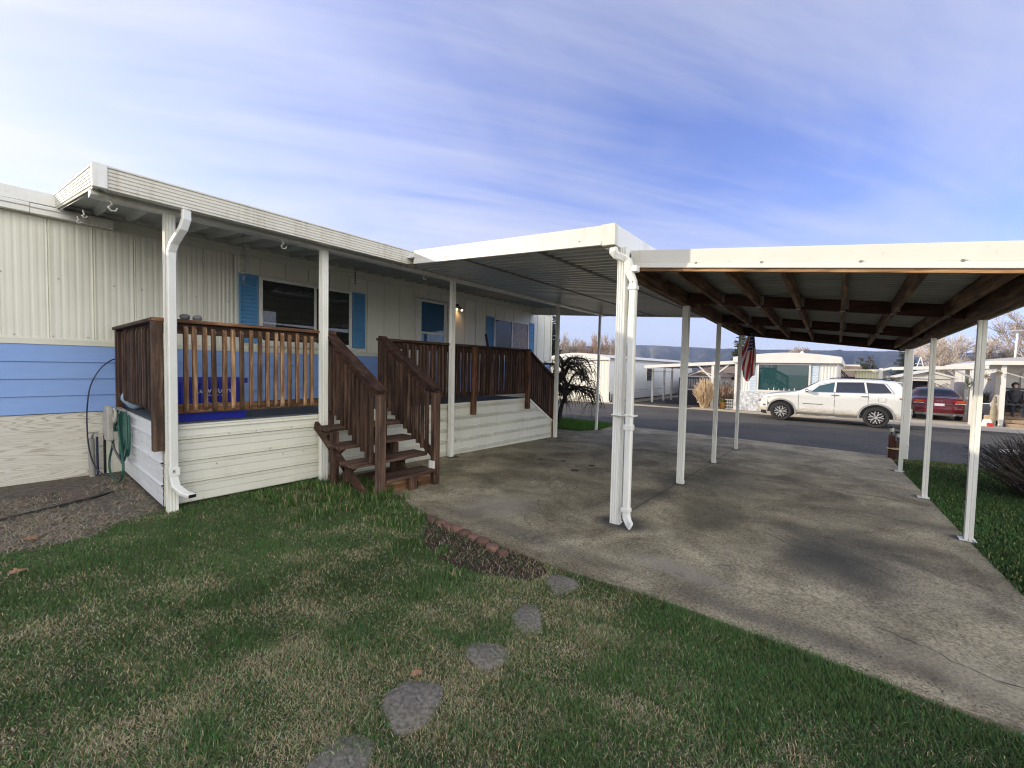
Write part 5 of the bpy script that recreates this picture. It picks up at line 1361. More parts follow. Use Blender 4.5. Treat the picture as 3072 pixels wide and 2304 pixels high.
mb.hexa([(a, ry(a) - .14, cz(a, ry(a)) - .005), (b, ry(b) - .14, cz(b, ry(b)) - .005), (b, ry(b) - .12, cz(b, ry(b)) - .005), (a, ry(a) - .12, cz(a, ry(a)) - .005)], [(a, ry(a) - .14, cz(a, ry(a)) + .17), (b, ry(b) - .14, cz(b, ry(b)) + .17), (b, ry(b) - .12, cz(b, ry(b)) + .17), (a, ry(a) - .12, cz(a, ry(a)) + .17)])
mb.hexa([(10.30, ly(10), cz(10.3, 1.84) + .03), (10.32, ly(10), cz(10.3, 1.84) + .03), (10.33, ry(10.3) - .12, cz(10.3, -.8) + .03), (10.31, ry(10.3) - .12, cz(10.3, -.8) + .03)], [(10.30, ly(10), cz(10.3, 1.84) + .19), (10.32, ly(10), cz(10.3, 1.84) + .19), (10.33, ry(10.3) - .12, cz(10.3, -.8) + .18), (10.31, ry(10.3) - .12, cz(10.3, -.8) + .18)])
part('edge_fascia', mb, 'white', cp)
for (x, y, s, zt, fl) in ((3.93, 1.80, .085, 2.752, 1), (6.07, 1.82, .082, None, 1), (8.02, 1.84, .062, None, 1), (9.99, 1.86, .058, None, 0), (5.97, -.96, .060, None, 0), (7.79, -.83, .056, None, 0), (9.8, -.73, .056, None, 0), (4.02, -1.04, .06, None, 0)):
    z1 = zt or cz(x, y) - .035
    po_ = part('post', fluted_post(x, y, s, gz(x) + .012, z1, 3 if fl else 1, .006 if fl else .003), 'postwhite', cp)
    mb = MB()
    if y > 0: base_plate(mb, x, y, s, gz(x) + .0125)
    else: mb.box(x - .075, x + .05, y - .05, y + .07, gz(x) + .0125, gz(x) + .019)
    part('base_plate', mb, 'white', po_)
pa = MB().rectpipe([(3.80, 1.845, 2.742), (3.80, 1.845, 2.69), (3.82, 1.82, 2.655), (3.85, 1.76, 2.63), (3.87, 1.73, 2.605), (3.875, 1.715, 2.56), (3.88, 1.71, 2.50), (3.885, 1.69, 2.44), (3.888, 1.675, 2.40), (3.888, 1.67, 2.30), (3.888, 1.67, .16), (3.886, 1.665, .09), (3.86, 1.63, .045), (3.82, 1.585, .025)], .060, .072, (1, .02, 0))
dsp = part('downspout', pa, 'postwhite', cp, bev=.012)
mb = MB()
for z, t in ((2.52, .03), (2.34, .02), (.98, .028), (1.10, .008), (.16, .02)): mb.box(3.852, 3.924, 1.628, 1.714, z - t, z + t)
mb.box(3.86, 3.985, 1.62, 1.85, 1.085, 1.10)
part('coupling', mb, 'postwhite', dsp, bev=.004)
part('drain_grate', MB().box(3.858, 3.862, 1.665, 1.72, 2.385, 2.445), 'trim', dsp)
pr = MB().rectpipe([(10.40, -.83, .02), (10.40, -.83, 2.05)], .072, .06, (0, 1, 0))
dr = part('downspout', pr, 'postwhite', cp, bev=.008)
part('coupling', MB().box(10.36, 10.44, -.872, -.788, .26, .30), 'postwhite', dr)
# ================================================================== flag on the far carport post
fg = thing('flag', 'limp red white and blue striped flag with stars hanging on the far carport post', 'flag', (10.02, 1.72, 2.4))
part('pole', MB().tube([(9.99, 1.80, 2.20), (10.10, 1.58, 2.40)], .012, 6), 'white', fg)
mb = MB(); nu, nv = 40, 36; uvs = []
def fl(u, v):
    tl, tr = 1.715 - .01 * v, 1.595
    left = 1.725 + .115 * min(1, v * 1.35) ** .8; right = 1.600 - .035 * v
    y = left + (right - left) * u
    bot = 1.56 - .26 * math.sin(PI * min(1, .1 + u * 1.0)) ** 1.0 if u < .5 else 1.30 + .24 * (u - .5) * 2
    bot = [1.62, 1.50, 1.36, 1.36, 1.46, 1.50][min(5, int(u * 5))] * (1 - (u * 5) % 1) + [1.50, 1.36, 1.36, 1.46, 1.50, 1.50][min(5, int(u * 5))] * ((u * 5) % 1)
    z = 2.37 - .02 * (1 - u) + (bot - 2.37) * v
    x = 10.05 + .055 * math.sin(u * 9 + v * 2.2 + .4) * (1 - .3 * v) + .03 * math.sin(u * 17 - v * 3)
    y += .018 * math.sin(u * 15 + v * 4)
    return (x, y, z)
mb.grid(fl, nu, nv)
fo = part('cloth', mb, 'flag', fg, smooth=180)
uvl = fo.data.uv_layers.new(name='UVMap')
for lp in fo.data.loops:
    i = lp.vertex_index; u, v = (i // (nv + 1)) / nu, (i % (nv + 1)) / nv
    uvl.data[lp.index].uv = (u + .42 * v * (1 - .5 * u) * .75, v)
# ================================================================== brown stubs with lamps and the white pole by the drive
lg_ = thing('stake_bundle', 'short brown wooden stakes tied together with rope beside the carport post', 'stakes', (11.5, -.75, gz(11.5)))
zb = gz(11.5) - .02
part('stake', MB().box(11.44, 11.53, -.755, -.655, zb, .32), wood('stake_wood', 'z', (.085, .032, .02), (.14, .06, .035), .1), lg_)
part('stake', MB().box(11.46, 11.55, -.84, -.76, zb, .21), 'woodz', lg_)
part('rope', MB().tube([(11.425, -.64, .06), (11.42, -.76, .04), (11.44, -.855, .05), (11.57, -.85, .045), (11.56, -.64, .05), (11.425, -.64, .045), (11.42, -.76, .065), (11.44, -.855, .07)], .009, 5), 'straw', lg_)
for (x, y, z, lab) in ((11.58, -.70, .50, 'taller solar path light with pale lens behind the brown stakes'), (11.56, -.80, .40, 'shorter solar path light with pale lens behind the brown stakes')):
    s = thing('solar_light', lab, 'path light', (x, y, gz(x)), 'solar path lights')
    part('stem', MB().tube([(x, y, gz(x)), (x, y, z - .12)], .014, 6), 'black', s)
    part('lens', MB().lathe([(.03, z - .12), (.042, z - .04)], (x, y, 0), 10), pm('lens', (.6, .6, .5), None, 5, .3), s)
    part('cap', MB().lathe([(.055, z - .04), (.05, z), (.01, z + .008)], (x, y, 0), 10), 'black', s)
wp = thing('white_pole', 'slanted white pole on a lumpy white foot at the right edge of the picture', 'pole', (14.6, -3.2, gz(14.6)))
part('shaft', MB().tube([(14.62, -3.22, gz(14.6)), (14.66, -3.36, .75), (14.7, -3.5, 1.5)], .075, 10), 'nwhite', wp, smooth=60)
part('foot', MB().blob((14.55, -3.1, gz(14.6) + .02), (.16, .30, .09), 3, 8, .3), 'nwhite', wp, smooth=40)

# ================================================================== cars
def interp(tab, x):
    if x <= tab[0][0]: return tab[0][1]
    for (a, b), (c, d) in zip(tab, tab[1:]):
        if x <= c: return b + (d - b) * (x - a) / (c - a) if c > a else d
    return tab[-1][1]
def smoothtab(tab, x, w=.05): return (interp(tab, x - w) + 2 * interp(tab, x) + interp(tab, x + w)) / 4
class Car:
    def __init__(s, upper, hwmax, xr, xf, wheels, R_, sill, belt, roofhw, bul_r, bul_f, roof_z):
        s.up = sorted(upper); s.hwm = hwmax; s.xr, s.xf = xr, xf; s.wh = wheels; s.R = R_; s.sill = sill; s.belt = belt; s.rhw = roofhw; s.br, s.bf = bul_r, bul_f; s.rz = roof_z
    def U(s, x): return smoothtab(s.up, x)
    def Lo(s, x):
        z = s.sill
        if x > s.wh[0] + s.R: z = s.sill - .02 + .10 * (x - s.wh[0] - s.R) ** 1
        if x < s.wh[1] - s.R: z = s.sill + .02 + .12 * (s.wh[1] - s.R - x)
        for c in s.wh:
            q = s.R ** 2 - (x - c) ** 2
            if q > 0: z = max(z, s.R * .80 + math.sqrt(q))
        return z
    def hw(s, x, z):
        w = s.hwm
        if z > s.belt: w -= (z - s.belt) / (s.rz - s.belt) * (s.hwm - s.rhw)
        w += .014 * math.exp(-((z - s.belt + .10) / .06) ** 2) - .018 * math.exp(-((z - .60) / .09) ** 2)
        if z < .55: w -= .06 * ((.55 - z) / .35) ** 2
        if x > s.xf - .75: w -= .20 * ((x - s.xf + .75) / .75) ** 2.2
        if x < s.xr + .6: w -= .09 * ((s.xr + .6 - x) / .6) ** 2.2
        lo, up = s.Lo(x), s.U(x); t = (z - lo) / max(up - lo, .05)
        if t > .86: w -= .055 * ((t - .86) / .14) ** 2
        return w
    def body(s):
        mb = MB(); xs = set()
        k = 46
        for i in range(k + 1): xs.add(round(s.xr + (s.xf - s.xr) * i / k, 4))
        for c in s.wh:
            for i in range(-12, 13): xs.add(round(c + s.R * math.sin(PI / 2 * i / 12), 4))
            xs.add(round(c + s.R + .002, 4)); xs.add(round(c - s.R - .002, 4))
        xs = sorted(xs); nz = 14; ny = 8
        for sg in (1, -1):
            def fn(u, v): 
                x = xs[round(u * (len(xs) - 1))]; lo, up = s.Lo(x), s.U(x); z = lo + (up - lo) * (1 - (1 - v) ** 1.25)
                return (x, sg * s.hw(x, z), z)
            mb.grid(fn, len(xs) - 1, nz)
        def top(u, v):
            x = xs[round(u * (len(xs) - 1))]; up = s.U(x); w = s.hw(x, up); y = w * (1 - 2 * v)
            return (x, y, up + .045 * (1 - (y / w) ** 2))
        mb.grid(top, len(xs) - 1, ny)
        for xe, b in ((s.xr, -s.br), (s.xf, s.bf)):
            def cap(u, v):
                lo, up = s.Lo(xe), s.U(xe); z = lo + (up - lo) * (1 - (1 - u) ** 1.25); w = s.hw(xe, z); y = w * (1 - 2 * v)
                t = 1 - abs(1 - 2 * v) ** 2.2
                return (xe + b * t * (.75 + .25 * math.sin(PI * u)), y, z + (.045 * (1 - (1 - 2 * v) ** 2) if u == 1 else 0))
            mb.grid(cap, nz, ny)
        # floor
        mb.poly([(s.xr + .1, -.7 * s.hwm, s.sill), (s.xf - .1, -.7 * s.hwm, s.sill), (s.xf - .1, .7 * s.hwm, s.sill), (s.xr + .1, .7 * s.hwm, s.sill)])
        bm = bmesh.new(); bv = [bm.verts.new(p) for p in mb.v]
        for f in mb.f: bm.faces.new([bv[i] for i in f])
        bmesh.ops.remove_doubles(bm, verts=bm.verts, dist=.0008)
        bm.verts.ensure_lookup_table(); out = MB(); out.v = [tuple(v.co) for v in bm.verts]; out.f = [tuple(v.index for v in f.verts) for f in bm.faces]; bm.free()
        return out
    def patch(s, bot, top, off=.007, nv=8, sides=(1, -1), mb=None):
        mb = mb or MB()
        for sg in sides:
            def fn(u, v):
                i = u * (len(bot) - 1); a = min(int(i), len(bot) - 2); t = i - a
                bx, bz_ = bot[a][0] + (bot[a + 1][0] - bot[a][0]) * t, bot[a][1] + (bot[a + 1][1] - bot[a][1]) * t
                tx, tz = top[a][0] + (top[a + 1][0] - top[a][0]) * t, top[a][1] + (top[a + 1][1] - top[a][1]) * t
                x, z = bx + (tx - bx) * v, bz_ + (tz - bz_) * v
                return (x, sg * (s.hw(x, z) + off), z)
            mb.grid(fn, 4 * (len(bot) - 1), nv)
        return mb
    def rear(s, ys0, ys1, z0, z1, off=.01, n=8, m=4):
        """panel on the rear face"""
        def fn(u, v):
            z = z0 + (z1 - z0) * v; y = ys0 + (ys1 - ys0) * u; w = s.hw(s.xr, min(z, s.U(s.xr))); q = abs(y / w)
            lo, up = s.Lo(s.xr), s.U(s.xr); uu = 1 - (1 - min(1, (z - lo) / (up - lo))) ** .8
            return (s.xr - s.br * (1 - min(1, q) ** 2.2) * (.75 + .25 * math.sin(PI * uu)) - off, y, z)
        return MB().grid(fn, n, m)
    def over(s, x0, x1, frac, off=.012, nx=10):
        def fn(u, v):
            x = x0 + (x1 - x0) * u; up = s.U(x); w = s.hw(x, up); y = w * frac * (1 - 2 * v)
            return (x - (off * .5 if x < 0 else -off * .5), y, up + .045 * (1 - (y / w) ** 2) + off)
        return MB().grid(fn, nx, 8)
def wheel(parent, x, y, r, w_, sg, rimmat='chrome', spokes=7):
    t = MB().lathe([(r * .62, -w_ / 2), (r * .93, -w_ / 2), (r, -w_ * .32), (r, w_ * .32), (r * .93, w_ / 2), (r * .62, w_ / 2)], (x, y, r), 32, 'y')
    wh = part('wheel', MB().lathe([(r * .60, -.03), (r * .61, .03)], (x, y + sg * (w_ / 2 - .09), r), 24, 'y'), 'black', parent)
    part('tyre', t, 'rubber', wh, smooth=40)
    mb = MB(); yo = y + sg * (w_ / 2 - .012)
    ring = [(r * (.66 if k < 2 else .60), d) for k, d in ((0, -.02), (1, .02), (2, .02), (3, -.02))]
    n = 28
    vs = []
    for rr_, dd in ((r * .60, -.02), (r * .70, -.02), (r * .70, .012), (r * .60, .012)):
        for j in range(n): vs.append((x + rr_ * math.cos(2 * PI * j / n), yo + sg * dd, r + rr_ * math.sin(2 * PI * j / n)))
    mb.add(vs, [(i * n + j, i * n + (j + 1) % n, ((i + 1) % 4) * n + (j + 1) % n, ((i + 1) % 4) * n + j) for i in range(4) for j in range(n)])
    for k in range(spokes):
        a = 2 * PI * k / spokes + .3
        for da in (-.16, .16):
            c0 = (x + r * .12 * math.cos(a), yo, r + r * .12 * math.sin(a)); c1 = (x + r * .40 * math.cos(a + da * .7), yo, r + r * .40 * math.sin(a + da * .7)); c2 = (x + r * .62 * math.cos(a + da * 1.7), yo, r + r * .62 * math.sin(a + da * 1.7))
            mb.beam(c0, c1, .02, r * .13, (0, 1, 0)); mb.beam(c1, c2, .02, r * .12, (0, 1, 0))
    mb.lathe([(r * .17, -.015), (r * .15, .015)], (x, yo, r), 16, 'y')
    part('rim', mb, 'rimsilver', wh)
suv = thing('parked_suv', 'white sport utility vehicle with mud on its doors parked along the street', 'car', (20.03, .55, gz(20.03)), rz=R(90))
SU = Car([(-2.16, .62), (-2.14, .92), (-2.06, 1.14), (-1.97, 1.40), (-1.90, 1.53), (-1.82, 1.575), (-1.4, 1.625), (-.7, 1.645), (-.1, 1.63), (.22, 1.585), (.42, 1.50), (.75, 1.28), (1.03, 1.125), (1.25, 1.085), (1.7, 1.03), (2.0, .97), (2.16, .90), (2.22, .78), (2.25, .62)],
          .93, -2.16, 2.25, (1.51, -1.28), .445, .30, 1.10, .70, .10, .16, 1.65)
part('body', SU.body(), 'suvwhite', suv, smooth=42)
win = [([(.57, 1.165), (-.08, 1.165)], [(.34, 1.40), (-.11, 1.535)]), ([(-.15, 1.165), (-.98, 1.19)], [(-.17, 1.538), (-.92, 1.555)]), ([(-1.04, 1.195), (-1.66, 1.225)], [(-.98, 1.555), (-1.46, 1.525)])]
for k, (b, t) in enumerate(win):
    for sg in (1, -1): part('window', SU.patch(b, t, sides=(sg,)), 'glassteal' if k == 0 else 'glassdk', suv, smooth=60)
part('windshield', SU.over(.42, .98, .88), 'glassdk', suv, smooth=60)
part('rear_glass', SU.over(-2.04, -1.93, .80), 'glassdk', suv, smooth=60)
for sg in (1, -1):
    mb = SU.patch([(.62, 1.15), (-1.72, 1.20)], [(.61, 1.164), (-1.72, 1.214)], .010, 1, (sg,)); SU.patch([(.42, 1.42), (-.1, 1.548), (-.95, 1.565), (-1.5, 1.535), (-1.72, 1.20)], [(.41, 1.43), (-.1, 1.556), (-.95, 1.573), (-1.52, 1.545), (-1.74, 1.21)], .009, 1, (sg,), mb=mb)
    part('window_trim', mb, 'chrome', suv)
mb = MB()
for x0, z0, z1 in ((.95, .42, 1.14), (-.13, .40, 1.16), (-1.06, .78, 1.17)): SU.patch([(x0, z0), (x0 + .012, z0)], [(x0, z1), (x0 + .012, z1)], .0025, 10, mb=mb)
SU.patch([(.95, .40), (-.9, .40)], [(.95, .41), (-.9, .41)], .0025, 1, mb=mb)
part('door_seam', mb, 'trim', suv)
for a, b, sg in ((-.02, -.24, 1), (-.86, -1.06, 1), (-.02, -.24, -1), (-.86, -1.06, -1)):
    part('door_handle', SU.patch([(a, 1.055), (b, 1.06)], [(a, 1.085), (b, 1.09)], .03, 2, (sg,)), 'trim', suv)
for sg in (1, -1): part('side_molding', SU.patch([(.82, .70), (.22, .70)], [(.82, .722), (.22, .722)], .008, 1, (sg,)), 'trim', suv)
for sg in (1, -1): part('sill', SU.patch([(1.02, .29), (-.80, .30)], [(1.02, .375), (-.80, .385)], .012, 2, (sg,)), 'trim', suv)
arch_mat = pm('arch_reflection', (.30, .29, .275), None, 6, .5)  # grey reflection on body-coloured fenders, painted as a band round the wheels
for c in (1.51, -1.28):
    for sg in (1, -1):
        def arch(u, v):
            a = PI * (-.06 + 1.12 * u); rr_ = .445 + .055 * v; x = c + rr_ * math.cos(a); z = .356 + rr_ * math.sin(a)
            return (x, sg * (SU.hw(x, max(z, .32)) + .014), z)
        part('wheel_arch_reflection', MB().grid(arch, 24, 2), arch_mat, suv, smooth=60)
mb = MB()
for c in (1.51, -1.28): part('wheel_well', MB().box(c - .46, c + .46, -.86, .86, .32, .80), 'black', suv)
for c in (1.51, -1.28):
    for sg in (1, -1): wheel(suv, c, sg * .80, .356, .25, sg)
for sg in (1, -1):
    m_ = part('side_mirror', MB().blob((.70, sg * 1.02, 1.20), (.07, .12, .075), 2, 8, .05), 'chrome', suv, smooth=180)
    part('headlight', SU.patch([(2.17, .80), (1.93, .86)], [(2.14, .93), (1.90, .945)], .012, 3, (sg,)), 'lampclear', suv)
    part('tail_lamp', SU.patch([(-1.88, 1.02), (-2.11, .93)], [(-1.83, 1.06), (-2.06, 1.09)], .012, 3, (sg,)), 'lampred', suv)
    part('fog_lamp', SU.patch([(2.14, .53), (2.04, .53)], [(2.14, .60), (2.04, .60)], .01, 2, (sg,)), 'black', suv)
    part('roof_rail', MB().tube([(.05, sg * .66, 1.66), (-.1, sg * .665, 1.69), (-1.4, sg * .665, 1.685), (-1.6, sg * .66, 1.645)], .016, 6), 'black', suv)
part('spoiler', MB().hexa([(-1.80, -.62, 1.585), (-2.02, -.58, 1.555), (-2.02, .58, 1.555), (-1.80, .62, 1.585)], [(-1.78, -.62, 1.615), (-2.03, -.58, 1.58), (-2.03, .58, 1.58), (-1.78, .62, 1.615)]), 'suvwhite', suv, bev=.01)
fd = MB()
pts = [(-1.42 + .10 * sx_ * (1 if abs(sz_) < 2 else 1), .98 + .075 * sz_) for sx_, sz_ in ((1, -.7), (.8, -1), (-.8, -1), (-1, -.7), (-1, .7), (-.8, 1), (.8, 1), (1, .7), (1, -.7))]
fd.tube([(x, SU.hw(x, z) + .003, z) for x, z in pts], .004, 4)
part('fuel_door', fd, 'trim', suv)
part('front_valance', SU.patch([(2.2, .24), (1.98, .22)], [(2.2, .36), (1.98, .36)], .012, 2), 'black', suv)
part('antenna', MB().prism([(-1.55, 1.67), (-1.35, 1.67), (-1.5, 1.72), (-1.55, 1.73)], 'y', -.02, .02), 'black', suv)

red = thing('parked_sedan', 'dark red sedan seen from behind under the neighbour carport', 'car', (27.05, -2.92, gz(27)), rz=0.0)
SE = Car([(-2.2, .50), (-2.18, .82), (-2.12, .93), (-1.75, .965), (-1.5, 1.0), (-1.0, 1.24), (-.6, 1.33), (-.1, 1.345), (.4, 1.28), (1.05, .98), (1.8, .86), (2.1, .72), (2.16, .5)], .82, -2.2, 2.16, (1.3, -1.32), .36, .26, .90, .58, .13, .2, 1.345)
part('body', SE.body(), 'red', red, smooth=42)
part('rear_glass', SE.over(-1.52, -.86, .84), 'glassdim', red, smooth=60)
for b, t in (([(.95, .93), (-.05, .93)], [(.45, 1.22), (-.1, 1.27)]), ([(-.1, .93), (-1.2, .97)], [(-.15, 1.27), (-.95, 1.2)])):
    for sg in (1, -1): part('window', SE.patch(b, t, sides=(sg,)), 'glassdk', red, smooth=60)
for sg in (1, -1):
    tl = part('tail_lamp', SE.rear(sg * .78, sg * .42, .76, .87, .012), 'lampred', red)
    part('turn_lens', SE.rear(sg * .74, sg * .50, .80, .86, .018), 'lamporange', tl)
    part('reverse_lens', SE.rear(sg * .78, sg * .46, .725, .758, .014), 'lampclear', tl)
    wheel(red, -1.32, sg * .70, .30, .2, sg); wheel(red, 1.3, sg * .70, .30, .2, sg)
    part('side_mirror', MB().blob((.62, sg * .88, .98), (.06, .09, .06), 1, 6, .05), 'red', red, smooth=180)
part('number_plate', SE.rear(.15, -.15, .635, .735, .02), pm('plate', (.62, .64, .66), (.40, .45, .52), 30, .5), red)
part('badge', SE.rear(.10, -.10, .835, .85, .014), 'chrome', red)
mb = SE.rear(.74, -.74, .70, .712, .008); part('bumper_seam', mb, 'trim', red)
mb = SE.rear(.72, -.72, .235, .34, .012); part('bumper_lip', mb, 'trim', red)
part('exhaust', MB().tube([(-2.34, -.45, .27), (-2.1, -.45, .27)], .04, 8), 'steel', red)
# ================================================================== houses across the street
G0 = gz(30)
def ribbed(mb, x0, x1, y, z0, z1, per=.2, d=.015, axis='x'):
    p = []; t = x0
    while t < x1:
        for a, o in ((0, 0), (.06 * per / .2, -d), (.12 * per / .2, -d), (.18 * per / .2, 0)):
            if t + a < x1: p.append((t + a, y + o))
        t += per
    p.append((x1, y))
    if axis == 'y': p = [(b, a) for a, b in p]
    mb.sheet(p, 'z', z0, z1); return mb
n1 = thing('neighbour_home', 'long white mobile home with arched roof end facing the street, shaded side wall', 'mobile home', (21.7, 12.6, G0))
NX0, NX1, NY0, NY1 = 21.7, 37.6, 10.65, 14.75
mb = MB(); ribbed(mb, NY0, NY1, NX0, G0, 2.08, .2, .012, 'y')
part('front_wall', mb, 'house1', n1)
mb = MB(); ribbed(mb, NX0, NX1, NY0, .25, 2.12, .13, .01)
part('side_wall', mb, 'house1shade', n1)
mb = MB(); z = G0 + .05; pr = []
while z < .25: pr += [(NY0 - .012, z), (NY0 - .012, z + .1), (NY0 - .035, z + .115), (NY0 - .035, z + .13)]; z += .14
pr.append((NY0 - .012, .25)); mb.sheet(pr, 'x', NX0 + .3, NX1)
part('side_skirting', mb, 'house1shade', n1)
mb = MB().poly([(NX1, NY0, G0), (NX1, NY1, G0), (NX1, NY1, 2.2), (NX1, NY0, 2.2)]).poly([(NX0, NY1, G0), (NX1, NY1, G0), (NX1, NY1, 2.2), (NX0, NY1, 2.2)])
part('rear_wall', mb, 'house1shade', n1)
arc = [(NY0 - .12 + (NY1 - NY0 + .24) * i / 14, 2.19 + .28 * math.sin(PI * i / 14)) for i in range(15)]
mb = MB().prism([(NY1 + .12, 2.06), (NY0 - .12, 2.06)] + arc, 'x', NX0 - .12, NX1)
part('roof', mb, 'nwhite', n1, smooth=30)
mb = MB().box(NX0, NX1, NY0 - .17, NY0 - .122, 2.10, 2.17)
part('gutter', mb, 'trim', n1)
mb = MB().box(NX0 - .03, NX0 + .05, NY0 - .03, NY0 + .05, G0, 2.06).tube([(NX0 - .05, NY0 - .08, 2.05), (NX0 - .05, NY0 - .08, G0 + .1), (NX0 - .15, NY0 - .2, G0 + .04)], .04, 6)
part('corner_trim', mb, 'nwhite', n1)
window(27.3, 28.6, .75, 1.70, 'glassdk', n1, fw=.06, y=NY0 - .012)
ub = thing('utility_box', 'pale grey-green utility box at the corner of the white mobile home', 'utility box', (22.2, 10.42, G0))
part('box', MB().box(22.05, 22.35, 10.28, 10.54, G0, .16), pm('utility_paint', (.5, .53, .44), None, 3, .6), ub, bev=.02)
part('door_label', MB().box(22.04, 22.049, 10.33, 10.42, -.1, .05), 'white', ub)
for k, (y, r, lab) in enumerate(((13.2, .15, 'pale garden rock in front of the neighbour home, farther from its corner'), (12.45, .17, 'pale garden rock in front of the neighbour home, nearer its corner'), (11.85, .10, 'small pale garden stone closest to the corner of the neighbour home'))):
    rock(21.35, y, gz(21.35), (r, r * 1.2, r * .8), k + 20, lab, 'palerock', 'garden rocks across the street', 'garden_rock')
# ---- cover with posts beside the second home
c2 = thing('side_carport', 'flat white carport with slim posts joined to the second neighbour home', 'carport', (25, 7, G0))
mb = MB().hexa([(23, 9.05, 1.68), (30, 9.05, 1.68), (30, 4.4, 1.98), (23, 4.4, 1.98)], [(23, 9.05, 1.80), (30, 9.05, 1.80), (30, 4.4, 2.10), (23, 4.4, 2.10)])
part('roof', mb, 'nwhite', c2)
mb = MB().hexa([(22.94, 9.05, 1.64), (22.99, 9.05, 1.64), (22.99, 4.4, 1.93), (22.94, 4.4, 1.93)], [(22.94, 9.05, 1.80), (22.99, 9.05, 1.80), (22.99, 4.4, 2.10), (22.94, 4.4, 2.10)])
part('front_fascia', mb, 'nwhite', c2)
for x, y in ((24.1, 8.99), (25.98, 8.97), (27.2, 8.9), (29.6, 8.85)): part('post', MB().box(x - .05, x + .05, y - .05, y + .05, G0, 1.69), 'nwhite', c2)
part('post', MB().box(22.98, 23.1, 5.43, 5.55, G0, 1.9), 'nwhite', c2)
for x in (26.0, 28.5): part('post', MB().box(x - .05, x + .05, 4.95, 5.05, G0, 1.9), 'nwhite', c2)
part('brace', MB().beam((23.05, 6.2, 1.82), (23.05, 5.55, 1.20), .06, .06, (1, 0, 0)), 'nwhite', c2)
part('brace', MB().beam((23.05, 5.43, 1.30), (23.05, 4.75, 1.90), .06, .06, (1, 0, 0)), 'nwhite', c2)
part('rail', MB().beam((24.1, 8.95, 1.45), (27.2, 8.9, 1.45), .03, .03), 'nwhite', c2)
bs = thing('porch_steps', 'white open steps with black railing under the side carport', 'steps', (24, 6.5, G0))
mb = MB()
for k in range(9):
    y = 7.35 - k * .13; mb.box(23.98, 24.01, y - .012, y + .012, .60, 1.14)
mb.box(23.96, 24.03, 6.28, 7.4, 1.12, 1.17); mb.box(23.97, 24.02, 6.28, 7.4, .58, .62); mb.box(23.95, 24.05, 7.36, 7.44, G0, 1.17); mb.box(23.95, 24.05, 6.25, 6.34, G0, 1.17)
mb.hexa([(23.96, 6.28, .60), (24.02, 6.28, .60), (24.02, 5.9, .2), (23.96, 5.9, .2)], [(23.96, 6.28, 1.15), (24.02, 6.28, 1.15), (24.02, 5.9, .75), (23.96, 5.9, .75)])
part('railing', mb, 'black', bs)
part('platform', MB().box(24.06, 26.5, 6.3, 7.4, .48, .58), 'nwhite', bs)
part('platform_side', MB().box(24.08, 26.5, 6.5, 7.3, G0, .48), 'black', bs)
for k, (z, y) in enumerate(((.50, 6.15), (.36, 6.0), (.12, 6.1), (-.12, 6.3))):
    part('tread', MB().beam((23.6, y, z), (23.6, y - .45, z + .20), .35, .05), 'nwhite', bs)
gb = thing('gable_house', 'distant grey house with a small white-trimmed gable seen under the side carport', 'house', (33, 8.4, G0))
part('wall', MB().box(32.2, 38, 7.2, 9.6, G0, 1.2), 'greyroof', gb)
part('roof', MB().prism([(6.9, 1.15), (9.9, 1.15), (8.4, 1.75)], 'x', 32.6, 38), 'brownroof', gb)
part('gable_trim', MB().beam((32.15, 7.5, 1.20), (32.15, 8.42, 1.56), .06, .07).beam((32.15, 8.42, 1.56), (32.15, 9.3, 1.20), .06, .07).beam((32.1, 7.2, 1.14), (32.1, 9.6, 1.14), .06, .06), 'nwhite', gb)
bh = thing('brown_roof_house', 'far low house with brown roof between the side carport posts', 'house', (36, 6.5, G0))
part('wall', MB().box(36, 42, 4.5, 9.5, G0, 1.45), 'nwhite', bh)
part('roof', MB().prism([(35.7, 1.42), (42.3, 1.42), (39, 2.1)], 'y', 4.2, 9.8), 'brownroof', bh)
part('window', MB().box(35.97, 35.99, 7.0, 7.6, .9, 1.25), 'glassdk', bh)
# dry shrub, pot and pierced block
def stems(c, n, h, spread, r, seed, bend=.3, base=.15):
    rg = random.Random(seed); mb = MB()
    for i in range(n):
        a = rg.uniform(0, 2 * PI); q = rg.random() ** .6; b = base * rg.random()
        p = Vector((c[0] + b * math.cos(a), c[1] + b * math.sin(a), c[2])); hh = h * rg.uniform(.55, 1.0) * (1 - .35 * q * q)
        e = Vector((c[0] + spread * q * math.cos(a), c[1] + spread * q * math.sin(a), c[2] + hh)); m = p.lerp(e, .5) + Vector((rg.uniform(-1, 1) * .06, rg.uniform(-1, 1) * .06, hh * .08))
        mb.tube([p, m, e, e + Vector((math.cos(a) * .1 * bend, math.sin(a) * .1 * bend, rg.uniform(-.05, .1)))], [r, r * .8, r * .55, r * .2], 3, False)
        for k in range(2):
            s = p.lerp(e, rg.uniform(.4, .85)); mb.tube([s, s + Vector((rg.uniform(-.18, .18), rg.uniform(-.18, .18), rg.uniform(.08, .3)))], [r * .5, r * .2], 3, False)
    return mb
solo('dry_shrub', 'straw-coloured leafless shrub of upright stems beside the road', 'shrub', stems((22.7, 5.75, gz(22)), 330, 1.60, .62, .013, 3), 'straw', (22.7, 5.75, gz(22)))
solo('dry_shrub', 'reddish grey bare shrub in shade behind the straw-coloured shrub', 'shrub', stems((24.5, 5.2, G0), 200, 1.4, .5, .014, 4), 'twigred', (24.5, 5.2, G0))
pt = thing('plant_pot', 'orange pot with drooping yellow-green leaves by the dry shrub', 'plant pot', (23.2, 5.0, G0))
part('pot', MB().lathe([(.12, G0), (.17, -.06), (.185, -.05), (.185, -.02)], (23.2, 5.0, 0), 14), 'orange', pt, smooth=40)
mb = MB(); rg = random.Random(2)
